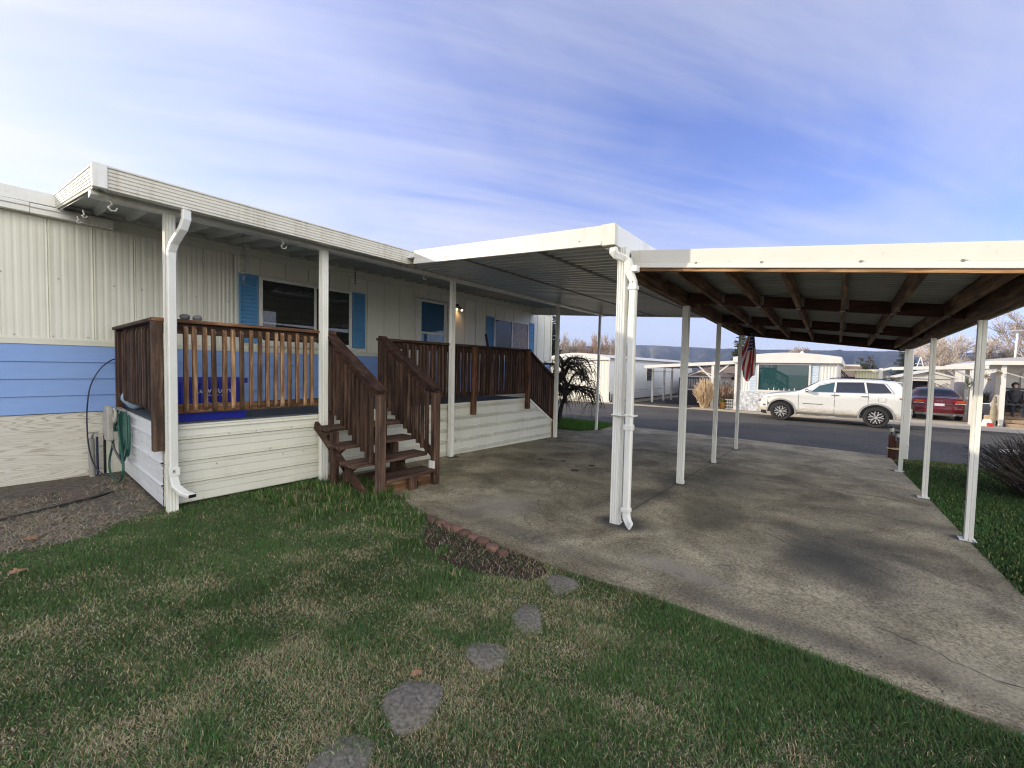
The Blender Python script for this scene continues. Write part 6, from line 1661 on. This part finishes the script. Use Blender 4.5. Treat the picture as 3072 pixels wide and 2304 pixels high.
for i in range(60):
    a = rg.uniform(0, 2 * PI); r = rg.uniform(.1, .26); z = rg.uniform(.0, .16)
    p0 = Vector((23.2, 5.0, -.03)); p1 = Vector((23.2 + r * .6 * math.cos(a), 5 + r * .6 * math.sin(a), z)); p2 = Vector((23.2 + r * math.cos(a), 5 + r * math.sin(a), z - rg.uniform(.05, .2)))
    s = Vector((-math.sin(a), math.cos(a), 0)) * .018
    mb.add([p0, p1 - s, p2, p1 + s], [(0, 1, 2, 3)])
part('leaves', mb, 'leafy', pt)
mb = MB()
for i in range(4):
    for j in range(3):
        y0, z0 = 4.47 + i * .09, G0 + .0 + j * .15
        mb.box(23.0, 23.18, y0, y0 + .03, z0, z0 + .15); mb.box(23.0, 23.18, y0 + .03, y0 + .09, z0, z0 + .045)
mb.box(23.0, 23.18, 4.47, 4.86, G0 + .45, G0 + .5)
solo('pierced_block', 'cream pierced concrete block screen next to the orange pot', 'block', mb, 'nwhite', (23.1, 4.65, G0))
# ---- second neighbour home with the big window
n2 = thing('neighbour_home', 'white home with wide dark picture window behind the parked white car', 'mobile home', (23, 2.4, G0))
X2, Y20, Y21 = 23.0, .45, 4.42
mb = MB(); ribbed(mb, Y20, 1.05, X2, .6, 2.02, .115, .014, 'y'); ribbed(mb, 3.75, Y21, X2, .6, 2.02, .115, .014, 'y')
mb.poly([(X2, 1.05, .6), (X2, 3.75, .6), (X2, 3.75, 2.02), (X2, 1.05, 2.02)])
part('front_wall', mb, 'nwhite', n2)
for a, b in ((1.12, 1.38), (3.52, 3.80)):
    pr = []; z = .62
    while z < 2.0: pr += [(X2 - .01, z), (X2 - .03, z + .005), (X2 - .012, z + .07)]; z += .075
    part('lap_panel', MB().add([(x, a, z) for x, z in pr] + [(x, b, z) for x, z in pr], [(i, i + 1, len(pr) + i + 1, len(pr) + i) for i in range(len(pr) - 1)]), 'nblue', n2)
part('base_wall', MB().box(X2 - .05, X2 + .1, Y20, Y21, G0, .62), 'mottledbase', n2)
part('side_walls', MB().poly([(X2, Y20, G0), (36, Y20, G0), (36, Y20, 2.05), (X2, Y20, 2.05)]).poly([(X2, Y21, G0), (36, Y21, G0), (36, Y21, 2.05), (X2, Y21, 2.05)]).poly([(36, Y20, G0), (36, Y21, G0), (36, Y21, 2.05), (36, Y20, 2.05)]), 'nwhite', n2)
arc = [(Y20 - .12 + (Y21 - Y20 + .24) * i / 12, 2.27 + .20 * math.sin(PI * (i / 12) ** .95)) for i in range(13)]
part('roof', MB().prism([(Y21 + .12, 2.0), (Y20 - .12, 2.0)] + arc, 'x', X2 - .22, 36), 'nwhite', n2, smooth=30)
part('roof_vent', MB().lathe([(.10, 2.44), (.10, 2.52), (.02, 2.60)], (24.2, 1.85, 0), 10), 'nwhite', n2)
wf = MB().box(X2 - .06, X2 + .01, 1.40, 3.50, 1.90, 1.97).box(X2 - .06, X2 + .01, 1.40, 3.50, .62, .71).box(X2 - .06, X2 + .01, 1.40, 1.47, .71, 1.90).box(X2 - .06, X2 + .01, 3.43, 3.50, .71, 1.90)
wf_ = part('window', wf, 'nwhite', n2)
part('pane', MB().box(X2 - .03, X2 - .02, 1.47, 3.43, .71, 1.90), 'glassteal', wf_)
mb = MB()
for k in range(7): mb.tube([(X2 - .35, 1.75 + k * .2, .55), (X2 - .35, 1.75 + k * .2, .80 + .05 * (k % 2))], .016, 5)
mb.box(X2 - .42, X2 - .28, 1.6, 3.1, .53, .56)
part('planter_rail', mb, 'nwhite', n2)
part('corner_post', MB().box(X2 - .10, X2 + .05, 4.30, 4.45, G0, 2.0), 'nwhite', n2)
# red-leaved plant below the window
mb = MB(); rg = random.Random(6)
for i in range(26):
    a = rg.uniform(0, 2 * PI); l_ = rg.uniform(.15, .3); p0 = Vector((22.55, 1.72, .70)); p2 = p0 + Vector((l_ * math.cos(a) * .7, l_ * math.sin(a), l_ * rg.uniform(.3, 1.1))); s = Vector((-math.sin(a), math.cos(a), 0)) * .014
    mb.add([p0 - s, p0 + s, p2], [(0, 1, 2)])
pp = thing('window_plant', 'spiky dark plant in a reddish bowl below the picture window', 'plant', (22.55, 1.72, G0))
part('leaves', mb, 'bark', pp)
part('bowl', MB().lathe([(.10, .55), (.24, .68), (.25, .71)], (22.55, 1.72, 0), 12), 'orange', pp)
part('stand', MB().tube([(22.55, 1.72, G0), (22.55, 1.72, .56)], .05, 8), 'nwhite', pp)
# ---- yellow shed, leaning dark ladder roof, far red fence
ys = thing('yellow_shed', 'pale yellow ribbed shed between the picture window home and the garage', 'shed', (32, -.8, G0))
part('wall', ribbed(MB(), -1.4, -.2, 32, G0, 1.74, .13, .03, 'y').poly([(32, -.2, G0), (36, -.2, G0), (36, -.2, 1.74), (32, -.2, 1.74)]), 'yellow', ys)
part('roof', MB().box(31.8, 36, -1.5, .45, 1.74, 1.84), 'yellow', ys)
br_ = thing('brown_roof_house', 'far house with dark sloped brown roof right of the picture window home', 'house', (38, 1, G0))
part('wall', MB().box(38, 44, -.5, 2, G0, 1.4), 'redcloth', br_)
part('roof', MB().hexa([(37.6, -.6, 1.35), (44, -.6, 1.35), (44, 2.2, 1.35), (37.6, 2.2, 1.35)], [(40, -.6, 2.15), (42, -.6, 2.15), (42, 2.2, 2.35), (40, 2.2, 2.35)]), 'brownroof', br_)
part('ridge_panel', MB().box(39.9, 40, -.5, 1.2, 1.95, 2.25), 'nwhite', br_)
ch = thing('brown_steps_roof', 'dark slatted stair rail leaning against the picture window home', 'stair rail', (30, .3, G0))
mb = MB()
for k in range(2): mb.beam((30, .55 + .1 * k, 1.9), (30, -.05 + .1 * k, 1.2), .05, .06, (1, 0, 0))
for k in range(6): mb.beam((30, .5 - k * .1, 1.86 - .115 * k), (30, .5 - k * .1, 1.2), .03, .03, (1, 0, 0))
part('rail', mb, 'bark', ch)
# ---- garage shed with the butterfly
sh = thing('garage_shed', 'white gabled shed with dark doorway and a metal butterfly on its front', 'shed', (29, -2.9, G0))
mb = MB()
mb.poly([(29, -3.75, G0), (29, -2.97, G0), (29, -2.97, 1.46), (29, -3.75, 1.46)]); mb.poly([(29, -2.25, G0), (29, -1.95, G0), (29, -1.95, 1.46), (29, -2.25, 1.46)]); mb.poly([(29, -2.97, 1.28), (29, -2.25, 1.28), (29, -2.25, 1.46), (29, -2.97, 1.46)])
mb.poly([(29, -3.75, 1.46), (29, -1.95, 1.46), (29, -2.95, 1.76)]); mb.poly([(29, -1.95, G0), (33, -1.95, G0), (33, -1.95, 1.46), (29, -1.95, 1.46)]); mb.poly([(29, -3.75, G0), (33, -3.75, G0), (33, -3.75, 1.46), (29, -3.75, 1.46)])
part('wall', mb, 'nwhite', sh)
part('dark_interior', MB().box(29.3, 32, -3.1, -2.1, G0, 1.3), 'black', sh)
mb = MB().hexa([(28.8, -3.98, 1.40), (33, -3.98, 1.40), (33, -2.95, 1.74), (28.8, -2.95, 1.74)], [(28.8, -3.98, 1.48), (33, -3.98, 1.48), (33, -2.95, 1.83), (28.8, -2.95, 1.83)])
mb.hexa([(28.8, -2.95, 1.74), (33, -2.95, 1.74), (33, -1.72, 1.40), (28.8, -1.72, 1.40)], [(28.8, -2.95, 1.83), (33, -2.95, 1.83), (33, -1.72, 1.48), (28.8, -1.72, 1.48)])
part('roof', mb, 'nwhite', sh)
mb = MB().box(28.93, 28.99, -3.75, -1.95, 1.40, 1.46)
for y in (-3.2, -2.95, -2.7): mb.beam((28.96, -2.95, 1.70), (28.96, y, 1.47), .02, .02, (1, 0, 0))
part('gable_trim', mb, 'nwhite', sh)
bt = thing('metal_butterfly', 'large wire butterfly ornament on the white shed wall above the red sedan', 'ornament', (28.95, -3.40, 1.02))
mb = MB()
for sg in (1, -1):
    P = [(0, 0), (.10, .10), (.22, .15), (.27, .12), (.24, .02), (.14, -.03), (.03, -.02)]; mb.tube([(28.95, -3.40 + sg * a, 1.04 + b) for a, b in P + [(0, 0)]], .014, 4)
    P = [(0, -.02), (.08, -.05), (.18, -.06), (.22, -.12), (.16, -.16), (.08, -.12), (0, -.03)]; mb.tube([(28.95, -3.40 + sg * a, 1.04 + b) for a, b in P], .013, 4)
mb.tube([(28.94, -3.40, 1.08), (28.94, -3.40, .93)], .022, 6)
part('wings', mb, 'butter', bt)
# ---- carport over the sedan
c3 = thing('neighbour_carport', 'white flat carport on posts over the dark red sedan', 'carport', (26, -2.5, G0))
mb = MB().hexa([(24, -1.35, 1.80), (25.8, -1.35, 1.80), (25.8, -4.1, 1.90), (24, -4.1, 1.90)], [(24, -1.35, 1.89), (25.8, -1.35, 1.89), (25.8, -4.1, 2.0), (24, -4.1, 2.0)])
mb.hexa([(24, -.75, 1.62), (25.8, -.75, 1.62), (25.8, -1.35, 1.80), (24, -1.35, 1.80)], [(24, -.75, 1.69), (25.8, -.75, 1.69), (25.8, -1.35, 1.89), (24, -1.35, 1.89)])
part('roof', mb, 'nwhite', c3)
mb = MB().hexa([(23.95, -1.35, 1.755), (23.99, -1.35, 1.755), (23.99, -4.1, 1.865), (23.95, -4.1, 1.865)], [(23.95, -1.35, 1.89), (23.99, -1.35, 1.89), (23.99, -4.1, 2.0), (23.95, -4.1, 2.0)])
part('front_fascia', mb, 'nwhite', c3)
for x, y in ((24.05, -1.0), (24.05, -3.72), (25.7, -1.2), (25.7, -3.8)): part('post', MB().box(x - .06, x + .06, y - .06, y + .06, G0, 1.83), 'nwhite', c3)
part('brace', MB().beam((24.05, -3.7, 1.50), (24.05, -3.15, 1.82), .06, .06, (1, 0, 0)), 'greyroof', c3)
part('brace', MB().beam((24.05, -3.75, 1.55), (24.05, -4.3, 1.78), .06, .06, (1, 0, 0)), 'nwhite', c3)
wr = thing('wreath', 'dark green wreath with pale flowers on the white neighbour carport post', 'wreath', (23.95, -3.62, 1.28))
mb = MB()
for c_, r_ in ((1.34, .10), (1.20, .10)):
    for i in range(70):
        a = random.uniform(0, 2 * PI); b = random.uniform(0, 2 * PI); q = Vector((23.93 + .03 * math.cos(b), -3.62 + (r_ + .05 * math.sin(b)) * math.cos(a), c_ + (r_ + .05 * math.sin(b)) * math.sin(a)))
        d = Vector((random.uniform(-1, 1), random.uniform(-1, 1), random.uniform(-1, 1))) * .045; e = d.orthogonal().normalized() * .02
        mb.add([q - e, q + e, q + d], [(0, 1, 2)])
part('greenery', mb, 'wreath', wr)
part('flower', MB().blob((23.9, -3.62, 1.18), (.03, .035, .035), 1, 6, .1).blob((23.9, -3.6, 1.37), (.02, .025, .025), 2, 6, .1), 'palerock', wr)
# ---- third home on the right
n3 = thing('neighbour_home', 'white home with wooden porch steps at the right edge across the street', 'mobile home', (24.5, -6.5, G0))
part('wall', MB().poly([(25.4, -4.55, G0), (25.4, -9, G0), (25.4, -9, 2.1), (25.4, -4.55, 2.1)]).poly([(25.4, -4.55, G0), (34, -4.55, G0), (34, -4.55, 2.1), (25.4, -4.55, 2.1)]), 'nwhite', n3)
part('roof', MB().box(23.9, 34, -9, -4.15, 2.02, 2.17), 'nwhite', n3)
part('gable', MB().prism([(-9, 2.17), (-4.3, 2.17), (-4.5, 2.30), (-6.5, 2.5)], 'x', 26, 34), 'greyroof', n3)
part('post', MB().box(24.05, 24.17, -4.57, -4.45, G0, 2.02), 'nwhite', n3)
w3 = part('window', MB().box(25.33, 25.38, -6.2, -5.2, .95, 1.75), 'nwhite', n3)
part('pane', MB().box(25.31, 25.335, -6.1, -5.3, 1.02, 1.68), 'glassdk', w3)
part('porch_rail', MB().box(24.1, 24.15, -6.5, -4.6, 1.08, 1.15).box(24.1, 24.15, -6.5, -4.6, .5, .55), 'black', n3)
ps = thing('porch_steps', 'tan wooden porch steps at the right edge of the picture', 'steps', (24, -5.1, G0))
for k in range(4): part('tread', MB().box(23.95 + k * .25, 24.95, -6.2, -4.62, G0 + .0 + k * .14, G0 + .13 + k * .14), 'step', ps, bev=.01)
part('porch_floor', MB().box(24.97, 25.39, -6.5, -4.6, G0, .24), 'step', ps)
# flowers, clutter
fl_ = MB()
for (y, z, r) in ((-4.02, 1.57, .11), (-4.36, 1.69, .09), (-4.12, 1.44, .06)):
    for k in range(8):
        a = 2 * PI * k / 8; fl_.tube([(23.9, y, z), (23.9, y + r * math.cos(a), z + r * math.sin(a))], [.012, .022], 4)
solo('metal_flower', 'dark metal flower ornaments hanging beside the white porch post', 'ornament', fl_, 'butter', (23.9, -4.1, 1.6))
bag = thing('gift_bag', 'white and red bag standing on the pale driveway by the porch post', 'bag', (23.7, -4.08, G0))
part('sack', MB().hexa([(23.6, -4.26, G0), (23.8, -4.26, G0), (23.8, -3.93, G0), (23.6, -3.93, G0)], [(23.64, -4.19, -.05), (23.76, -4.19, -.05), (23.76, -4.0, -.05), (23.64, -4.0, -.05)]), 'nwhite', bag, bev=.02)
part('red_patch', MB().box(23.585, 23.60, -4.24, -4.08, G0 + .01, -.19), 'redcloth', bag)
solo('cardboard_box', 'small cardboard box on top of the white and red bag', 'box', MB().box(23.66, 23.80, -4.18, -4.02, -.048, .10), 'soilpot', (23.7, -4.1, -.05))
tb = thing('garden_table', 'small white table with clutter in front of the porch', 'table', (24.3, -4.25, G0))
part('top', MB().box(24.15, 24.55, -4.42, -3.92, .50, .53), 'nwhite', tb)
for x, y in ((24.2, -4.38), (24.2, -3.96), (24.5, -4.38), (24.5, -3.96)): part('leg', MB().box(x - .02, x + .02, y - .02, y + .02, G0, .50), 'nwhite', tb)
solo('storage_heap', 'dark covered heap under the white garden table', 'heap', MB().blob((24.4, -4.1, G0 + .2), (.25, .30, .26), 8, 9, .3, G0), 'jacket', (24.4, -4.1, G0))
solo('potted_shrub', 'dark leafy potted shrub on the white garden table', 'plant', stems((24.35, -4.1, .53), 60, .42, .22, .012, 12), 'bark', (24.35, -4.1, .53))
solo('canvas_cover', 'olive canvas cover standing beside the white porch post', 'cover', MB().blob((24.2, -4.33, .1), (.12, .10, .75), 6, 9, .25, G0), pm('canvas', (.36, .31, .22), (.25, .22, .15), 6, .9), (24.2, -4.33, G0), smooth=50)
# seated person on the porch: one skinned body
def person(px_, py_, pz_):
    t = thing('person', 'dark-haired person in a dark jacket seated on the right-hand porch', 'person', (px_, py_, pz_))
    J = [((0, 0, .48), .14), ((0, 0, .72), .14), ((.02, 0, .94), .15), ((.0, 0, 1.05), .06), ((-.01, 0, 1.14), .085), ((-.02, 0, 1.24), .095), ((-.02, 0, 1.31), .06),
         ((0, .19, .96), .07), ((-.04, .24, .72), .052), ((-.22, .20, .62), .042), ((-.30, .17, .62), .03), ((0, -.19, .96), .07), ((-.04, -.24, .72), .052), ((-.22, -.20, .62), .042), ((-.30, -.17, .62), .03),
         ((-.05, .10, .47), .09), ((-.42, .12, .48), .07), ((-.44, .12, .10), .05), ((-.56, .12, .05), .045), ((-.05, -.10, .47), .09), ((-.42, -.12, .48), .07), ((-.44, -.12, .10), .05), ((-.56, -.12, .05), .045)]
    E_ = [(0, 1), (1, 2), (2, 3), (3, 4), (4, 5), (5, 6), (2, 7), (7, 8), (8, 9), (9, 10), (2, 11), (11, 12), (12, 13), (13, 14), (0, 15), (15, 16), (16, 17), (17, 18), (0, 19), (19, 20), (20, 21), (21, 22)]
    me = bpy.data.meshes.new('body'); me.from_pydata([j[0] for j in J], E_, [])
    o = bpy.data.objects.new('body', me); COL.objects.link(o); o.parent = t
    md = o.modifiers.new('skin', 'SKIN'); md.use_smooth_shade = True
    for v, j in zip(me.skin_vertices[0].data, J): v.radius = (j[1], j[1])
    me.skin_vertices[0].data[0].use_root = True
    sb = o.modifiers.new('sub', 'SUBSURF'); sb.levels = 1; sb.render_levels = 1
    me.materials.append(M['jacket'])
    f = MB().blob((px_ - .06, py_, pz_ + 1.195), (.052, .062, .08), 0, 10, .0); part('face', f, 'skin', t, smooth=180)
    f = MB().blob((px_ + .02, py_, pz_ + 1.225), (.105, .10, .125), 3, 9, .05); part('hair', f, 'hair', t, smooth=180)
person(24.75, -4.95, .02)
solo('porch_bench', 'dark porch bench under the seated person', 'bench', MB().box(24.55, 25.1, -5.3, -4.65, .24, .47).box(25.05, 25.12, -5.3, -4.65, .47, .9), 'bark', (24.8, -5, .24))

# ================================================================== trees
def bare_tree(name, label, base, h, spread, seed, mt, mc, group=None, fan=.5, trunks=1, levels=4, kids=4, rad=.09, cat='tree', droop=0.0, rmin=.012):
    rg = random.Random(seed); t = thing(name, label, cat, base, group); T = MB(); C = MB()
    def rec(p, d, l, r, lv):
        n = 3; pts = [p]; q = Vector(p); dd = Vector(d)
        for i in range(n):
            dd = (dd + Vector((rg.uniform(-1, 1), rg.uniform(-1, 1), rg.uniform(-.5, .8) + fan * .25 - droop * (lv / levels))) * .20).normalized(); q = q + dd * l / n; pts.append(Vector(q))
        rs = [max(rmin, r * (1 - .45 * i / n)) for i in range(n + 1)]
        (T if lv < 2 else C).tube(pts, rs, 6 if lv == 0 else (4 if lv < 3 else 3), False)
        if lv >= levels: return
        for k in range(kids + (1 if lv > 1 else 0)):
            tt = rg.uniform(.35, 1.0) if lv else rg.uniform(.45, 1.0); i = min(int(tt * n), n - 1); s = pts[i].lerp(pts[i + 1], tt * n - i)
            a = rg.uniform(0, 2 * PI); sp = spread * rg.uniform(.5, 1.1)
            u = dd.orthogonal().normalized(); v = dd.cross(u); nd = (dd + (u * math.cos(a) + v * math.sin(a)) * sp + Vector((0, 0, fan * .3))).normalized()
            rec(s, nd, l * rg.uniform(.5, .78), r * rg.uniform(.38, .55), lv + 1)
    for k in range(trunks):
        a = rg.uniform(0, 2 * PI); rec(Vector(base) + Vector((.15 * math.cos(a), .15 * math.sin(a), 0)) * (trunks > 1), Vector((.25 * math.cos(a) * (trunks > 1), .25 * math.sin(a) * (trunks > 1), 1)), h * .42, rad, 0)
    part('trunk', T, mt, t, smooth=60); part('crown', C, mc, t)
    return t
def at(az, dist): return (dist * math.cos(R(az)), dist * math.sin(R(az)))
TL = ['bare fan-shaped tree nearest the dark conifer behind the long white mobile home', 'bare pale tree, second from the dark conifer behind the long mobile home', 'reddish bare tree in the middle of the row behind the long mobile home',
      'bare tree just right of the reddish one behind the long mobile home', 'pale bare tree behind the long mobile home, beside the downspout post', 'last bare tree of the row, mostly hidden by the downspout post']
for k, (az, hh) in enumerate(((32.6, 6.0), (31.2, 5.6), (29.6, 6.2), (28.0, 6.2), (26.2, 6.4), (24.6, 6.3))):
    x, y = at(az, 62 + 4 * (k % 3)); 
    bare_tree('bare_tree', TL[k], (x, y, G0), hh * 1.12, .55, 40 + k, 'twigred' if k in (2,) else 'twig', 'twigred' if k in (2, 3) else 'twig', 'bare trees behind the long white mobile home', fan=1.0, trunks=3, levels=4, kids=4, rad=.10, rmin=.017)
x, y = at(4.4, 44); bare_tree('bare_tree', 'bare tree rising behind the roof of the picture window home', (x, y, G0), 4.6, .75, 51, 'twig', 'twig', None, fan=.6, trunks=2, rad=.10, rmin=.016)
x, y = at(-6.9, 40); bare_tree('bare_tree', 'pale-barked bare tree with forked trunk above the shed roof', (x, y, G0), 5.6, .8, 52, 'birch', 'birch', 'tall bare trees behind the sheds', fan=.35, trunks=1, kids=5, rad=.13)
x, y = at(-8.3, 42); bare_tree('bare_tree', 'large spreading bare tree left of the front carport post', (x, y, G0), 6.2, .85, 53, 'birch', 'birch', 'tall bare trees behind the sheds', fan=.35, trunks=1, kids=5, rad=.14)
x, y = at(-10.3, 44); bare_tree('bare_tree', 'bare grey tree between the front carport post and the antenna mast', (x, y, G0), 5.6, .85, 54, 'twig', 'twig', 'tall bare trees behind the sheds', fan=.35, trunks=1, kids=5, rad=.13)
x, y = at(-12.2, 40); bare_tree('bare_tree', 'tall bare tree cut by the right picture edge beyond the mast', (x, y, G0), 7.2, .8, 55, 'twig', 'twig', 'tall bare trees behind the sheds', fan=.4, trunks=1, kids=5, rad=.13)
def conifer(label, base, h, w_, seed, mat, dens=1.0, bot=.12, group='conifers'):
    rg = random.Random(seed); t = thing('conifer_tree', label, 'tree', base, group)
    T = MB().tube([base, (base[0], base[1], base[2] + h * .95)], [h * .022, h * .004], 6); C = MB()
    for i in range(int(420 * dens)):
        z = bot + (1 - bot) * (1 - math.sqrt(rg.random())) ; a = rg.uniform(0, 2 * PI); L_ = w_ * (1 - z) ** .85 * rg.uniform(.55, 1.05) + .02 * h
        p0 = Vector((base[0], base[1], base[2] + z * h)); d = Vector((math.cos(a), math.sin(a), rg.uniform(-.15, .35)))
        for k in range(9):
            s = p0 + d * L_ * (.25 + .75 * rg.random()); dd = (d + Vector((rg.uniform(-.8, .8), rg.uniform(-.8, .8), rg.uniform(-.3, .7)))).normalized() * h * rg.uniform(.03, .06); e = dd.orthogonal().normalized() * h * .009
            e = Matrix.Rotation(rg.uniform(0, PI), 3, dd) @ e
            C.add([s - e, s + e, s + dd + e * .2, s + dd - e * .2], [(0, 1, 2, 3)])
    part('trunk', T, 'bark', t); part('crown', C, mat, t); return t
x, y = at(34.0, 34); conifer('dark slender conifer beside the far corner of the blue home', (x, y, G0), 6.4, 1.25, 1, 'needle2', 1.0)
x, y = at(10.5, 44); conifer('tall olive conifer behind the striped flag', (x, y, G0), 5.6, 1.25, 2, 'needle', 1.0)
x, y = at(-.75, 60); conifer('brownish conifer, left of the pair above the yellow shed', (x, y, G0), 3.9, 1.1, 3, 'needle', .8)
x, y = at(-1.5, 61); conifer('greyish brown conifer, right of the pair above the yellow shed', (x, y, G0), 4.1, 1.2, 4, 'needle4', .9)
x, y = at(-4.2, 46); conifer('blue-grey spruce behind the rear carport posts', (x, y, G0), 4.3, 1.35, 5, 'needle3', 1.1)
# ---- weeping tree by the driveway
def weeping(base):
    t = thing('weeping_tree', 'dark leafless weeping tree with twisted limbs on the grass patch by the deck', 'tree', base); rg = random.Random(11)
    T = MB(); C = MB(); b = Vector(base)
    # picture-plane directions: along r = (0.63,-0.775)
    rr = Vector((.632, -.775, 0)); ff = Vector((.775, .632, 0))
    tr_ = smooth_path([b, b + rr * .02 + Vector((0, 0, .30)), b + rr * .07 + Vector((0, 0, .6)), b + rr * .17 + Vector((0, 0, .88)), b + rr * .22 + Vector((0, 0, 1.15)), b + rr * .12 + Vector((0, 0, 1.45)), b + rr * .06 + Vector((0, 0, 1.75))], 4)
    T.tube(tr_, [.075 - .045 * i / len(tr_) for i in range(len(tr_))], 8)
    limbs = []
    for k in range(30):
        i = int(len(tr_) * rg.uniform(.40, .98)); i = min(i, len(tr_) - 1); s = tr_[i]; a = rg.uniform(0, 2 * PI) if k > 11 else [0, PI + .3, -.4, PI, PI - .5, 2.6, .2, PI + .6, PI - .2, .3, PI, 2.9][k]
        d = rr * math.cos(a) + ff * math.sin(a); ln = rg.uniform(.45, .85)
        up = rg.uniform(.15, .50); pts = [s, s + d * ln * .3 + Vector((0, 0, up * .8)), s + d * ln * .65 + Vector((rg.uniform(-.2, .2), rg.uniform(-.2, .2), up * rg.uniform(.5, 1.0))), s + d * ln + Vector((0, 0, up * .2)), s + d * ln * 1.12 + Vector((0, 0, -.18))]
        pts = [Vector((p.x, p.y, min(p.z, base[2] + 2.0))) for p in pts]
        P = smooth_path(pts, 4); T.tube(P, [.036 - .025 * j / len(P) for j in range(len(P))], 5, False); limbs.append((P, d))
    for P, d in limbs:
        for k in range(38):
            s = P[int(len(P) * rg.uniform(.15, .999))]; a = rg.uniform(0, 2 * PI); e = d * rg.uniform(-.2, .9) + rr * math.cos(a) * .6 + ff * math.sin(a) * .6; e = e.normalized(); l_ = rg.uniform(.10, .42)
            dn = rg.uniform(.05, .9) * l_ * 1.6
            pts = [s, s + e * l_ * .4 + Vector((0, 0, rg.uniform(-.02, .10))), s + e * l_ * .8 + Vector((0, 0, -dn * .4)), s + e * l_ + Vector((0, 0, -dn))]
            C.tube(pts, [.009, .0075, .006, .004], 3, False)
            if rg.random() < .6:
                C.tube([pts[1], pts[1] + Vector((rg.uniform(-.12, .12), rg.uniform(-.12, .12), rg.uniform(-.06, .14)))], [.005, .002], 3, False)
    part('trunk', T, 'bark', t, smooth=60); part('crown', C, 'bark', t)
weeping((10.6, 6.76, gz(10.6) - .02))
solo('bare_shrub', 'dark bare twiggy shrub on the mulch bed at the right picture edge', 'shrub', stems((8.8, -2.25, gz(9)), 520, .95, .95, .007, 21, .5, .35), pm('dark_twig', (.060, .046, .034), (.032, .026, .018), 3, .9), (8.8, -2.25, gz(9)), 'bare shrubs on the mulch bed')
solo('bare_shrub', 'low bare shrub near the road behind the front carport post', 'shrub', stems((11.2, -2.7, gz(11.2)), 160, .75, .6, .006, 22, .5, .2), M['dark_twig'] if 'dark_twig' in M else bpy.data.materials['dark_twig'], (11.2, -2.7, gz(11.2)), 'bare shrubs on the mulch bed')
# ---- masts
am = thing('antenna_mast', 'slim white mast with a flat head above the right-hand roof', 'mast', (25.8, -5.1, 2.1))
x, y = at(-11.15, 27)
part('pole', MB().tube([(x, y, 2.1), (x, y - .03, 3.42)], .032, 8), 'white', am)
part('head', MB().box(x - .2, x + .2, y - .24, y + .16, 3.42, 3.50), 'greyroof', am, bev=.02)
part('stay', MB().tube([(x, y, 2.6), (x, y - .16, 2.1)], .012, 4).tube([(x, y, 2.6), (x, y - .55, 2.2)], .01, 4), 'straw', am)
lm = thing('lattice_mast', 'small white A-shaped frame on the roof beside the blue-grey spruce', 'mast', (31, -2.85, 1.9))
x, y = at(-5.25, 31)
part('frame', MB().tube([(x, y - .14, 1.95), (x, y, 2.55)], .022, 5).tube([(x, y + .14, 1.95), (x, y, 2.55)], .022, 5).tube([(x, y - .1, 2.16), (x, y + .2, 2.18)], .018, 5), 'nwhite', lm)

# ================================================================== hills and air
def hills():
    mb = MB(); prof = [(-40, 2.6), (-20, 2.3), (-12, 2.22), (-9, 2.12), (-5, 2.26), (-3, 2.36), (2.3, 2.51), (9, 2.65), (13, 2.76), (17, 2.98), (20, 3.1), (23, 3.18), (28, 3.0), (33, 2.9), (45, 3.0), (80, 2.6), (110, 2.4)]
    na, nr = 420, 26
    def fn(u, v):
        a = -38 + 140 * u; e = interp(prof, a); rdg = 2100
        r = 1150 + 1350 * v; top = 1.55 + rdg * math.tan(R(e))
        q = min(1, (r - 1150) / 950); h = top * (3 * q * q - 2 * q ** 3) if r < 2100 else top * (1 - .10 * (r - 2100) / 400)
        g = math.sin(a * 1.9 + 2.2 * math.sin(a * .55) + q * 1.3) + .55 * math.sin(a * 4.3 + 1.5 * math.sin(a * 1.1) - q * 1.8) + .35 * math.sin(a * 9.1 + q * 2)
        h += -21 * g * math.sin(PI * min(1, q)) * (1 - q ** 1.6) * (.6 + .5 * math.sin(a * .37 + 1) ** 2) + top * .006 * math.sin(a * 1.3) * q
        if v == 0: h = -3
        return (r * math.cos(R(a)), r * math.sin(R(a)), h + G0)
    mb.grid(fn, na, nr)
    struct('hills', mb, 'hill', smooth=180)
hills()
HAZE = 0.00024
hz_m = bpy.data.materials.new('haze_air'); hz_m.use_nodes = True; ht = hz_m.node_tree
for n in list(ht.nodes): ht.nodes.remove(n)
ho = ht.nodes.new('ShaderNodeOutputMaterial'); hv = ht.nodes.new('ShaderNodeVolumePrincipled')
hv.inputs['Density'].default_value = HAZE; hv.inputs['Color'].default_value = (.52, .68, 1.0, 1); hv.inputs['Anisotropy'].default_value = 0.2
L(ht, hv.outputs[0], ho.inputs['Volume'])
hb = part('haze', MB().box(-320, 3200, -3300, 3300, -6, 210), hz_m)
tag(hb, kind='stuff')
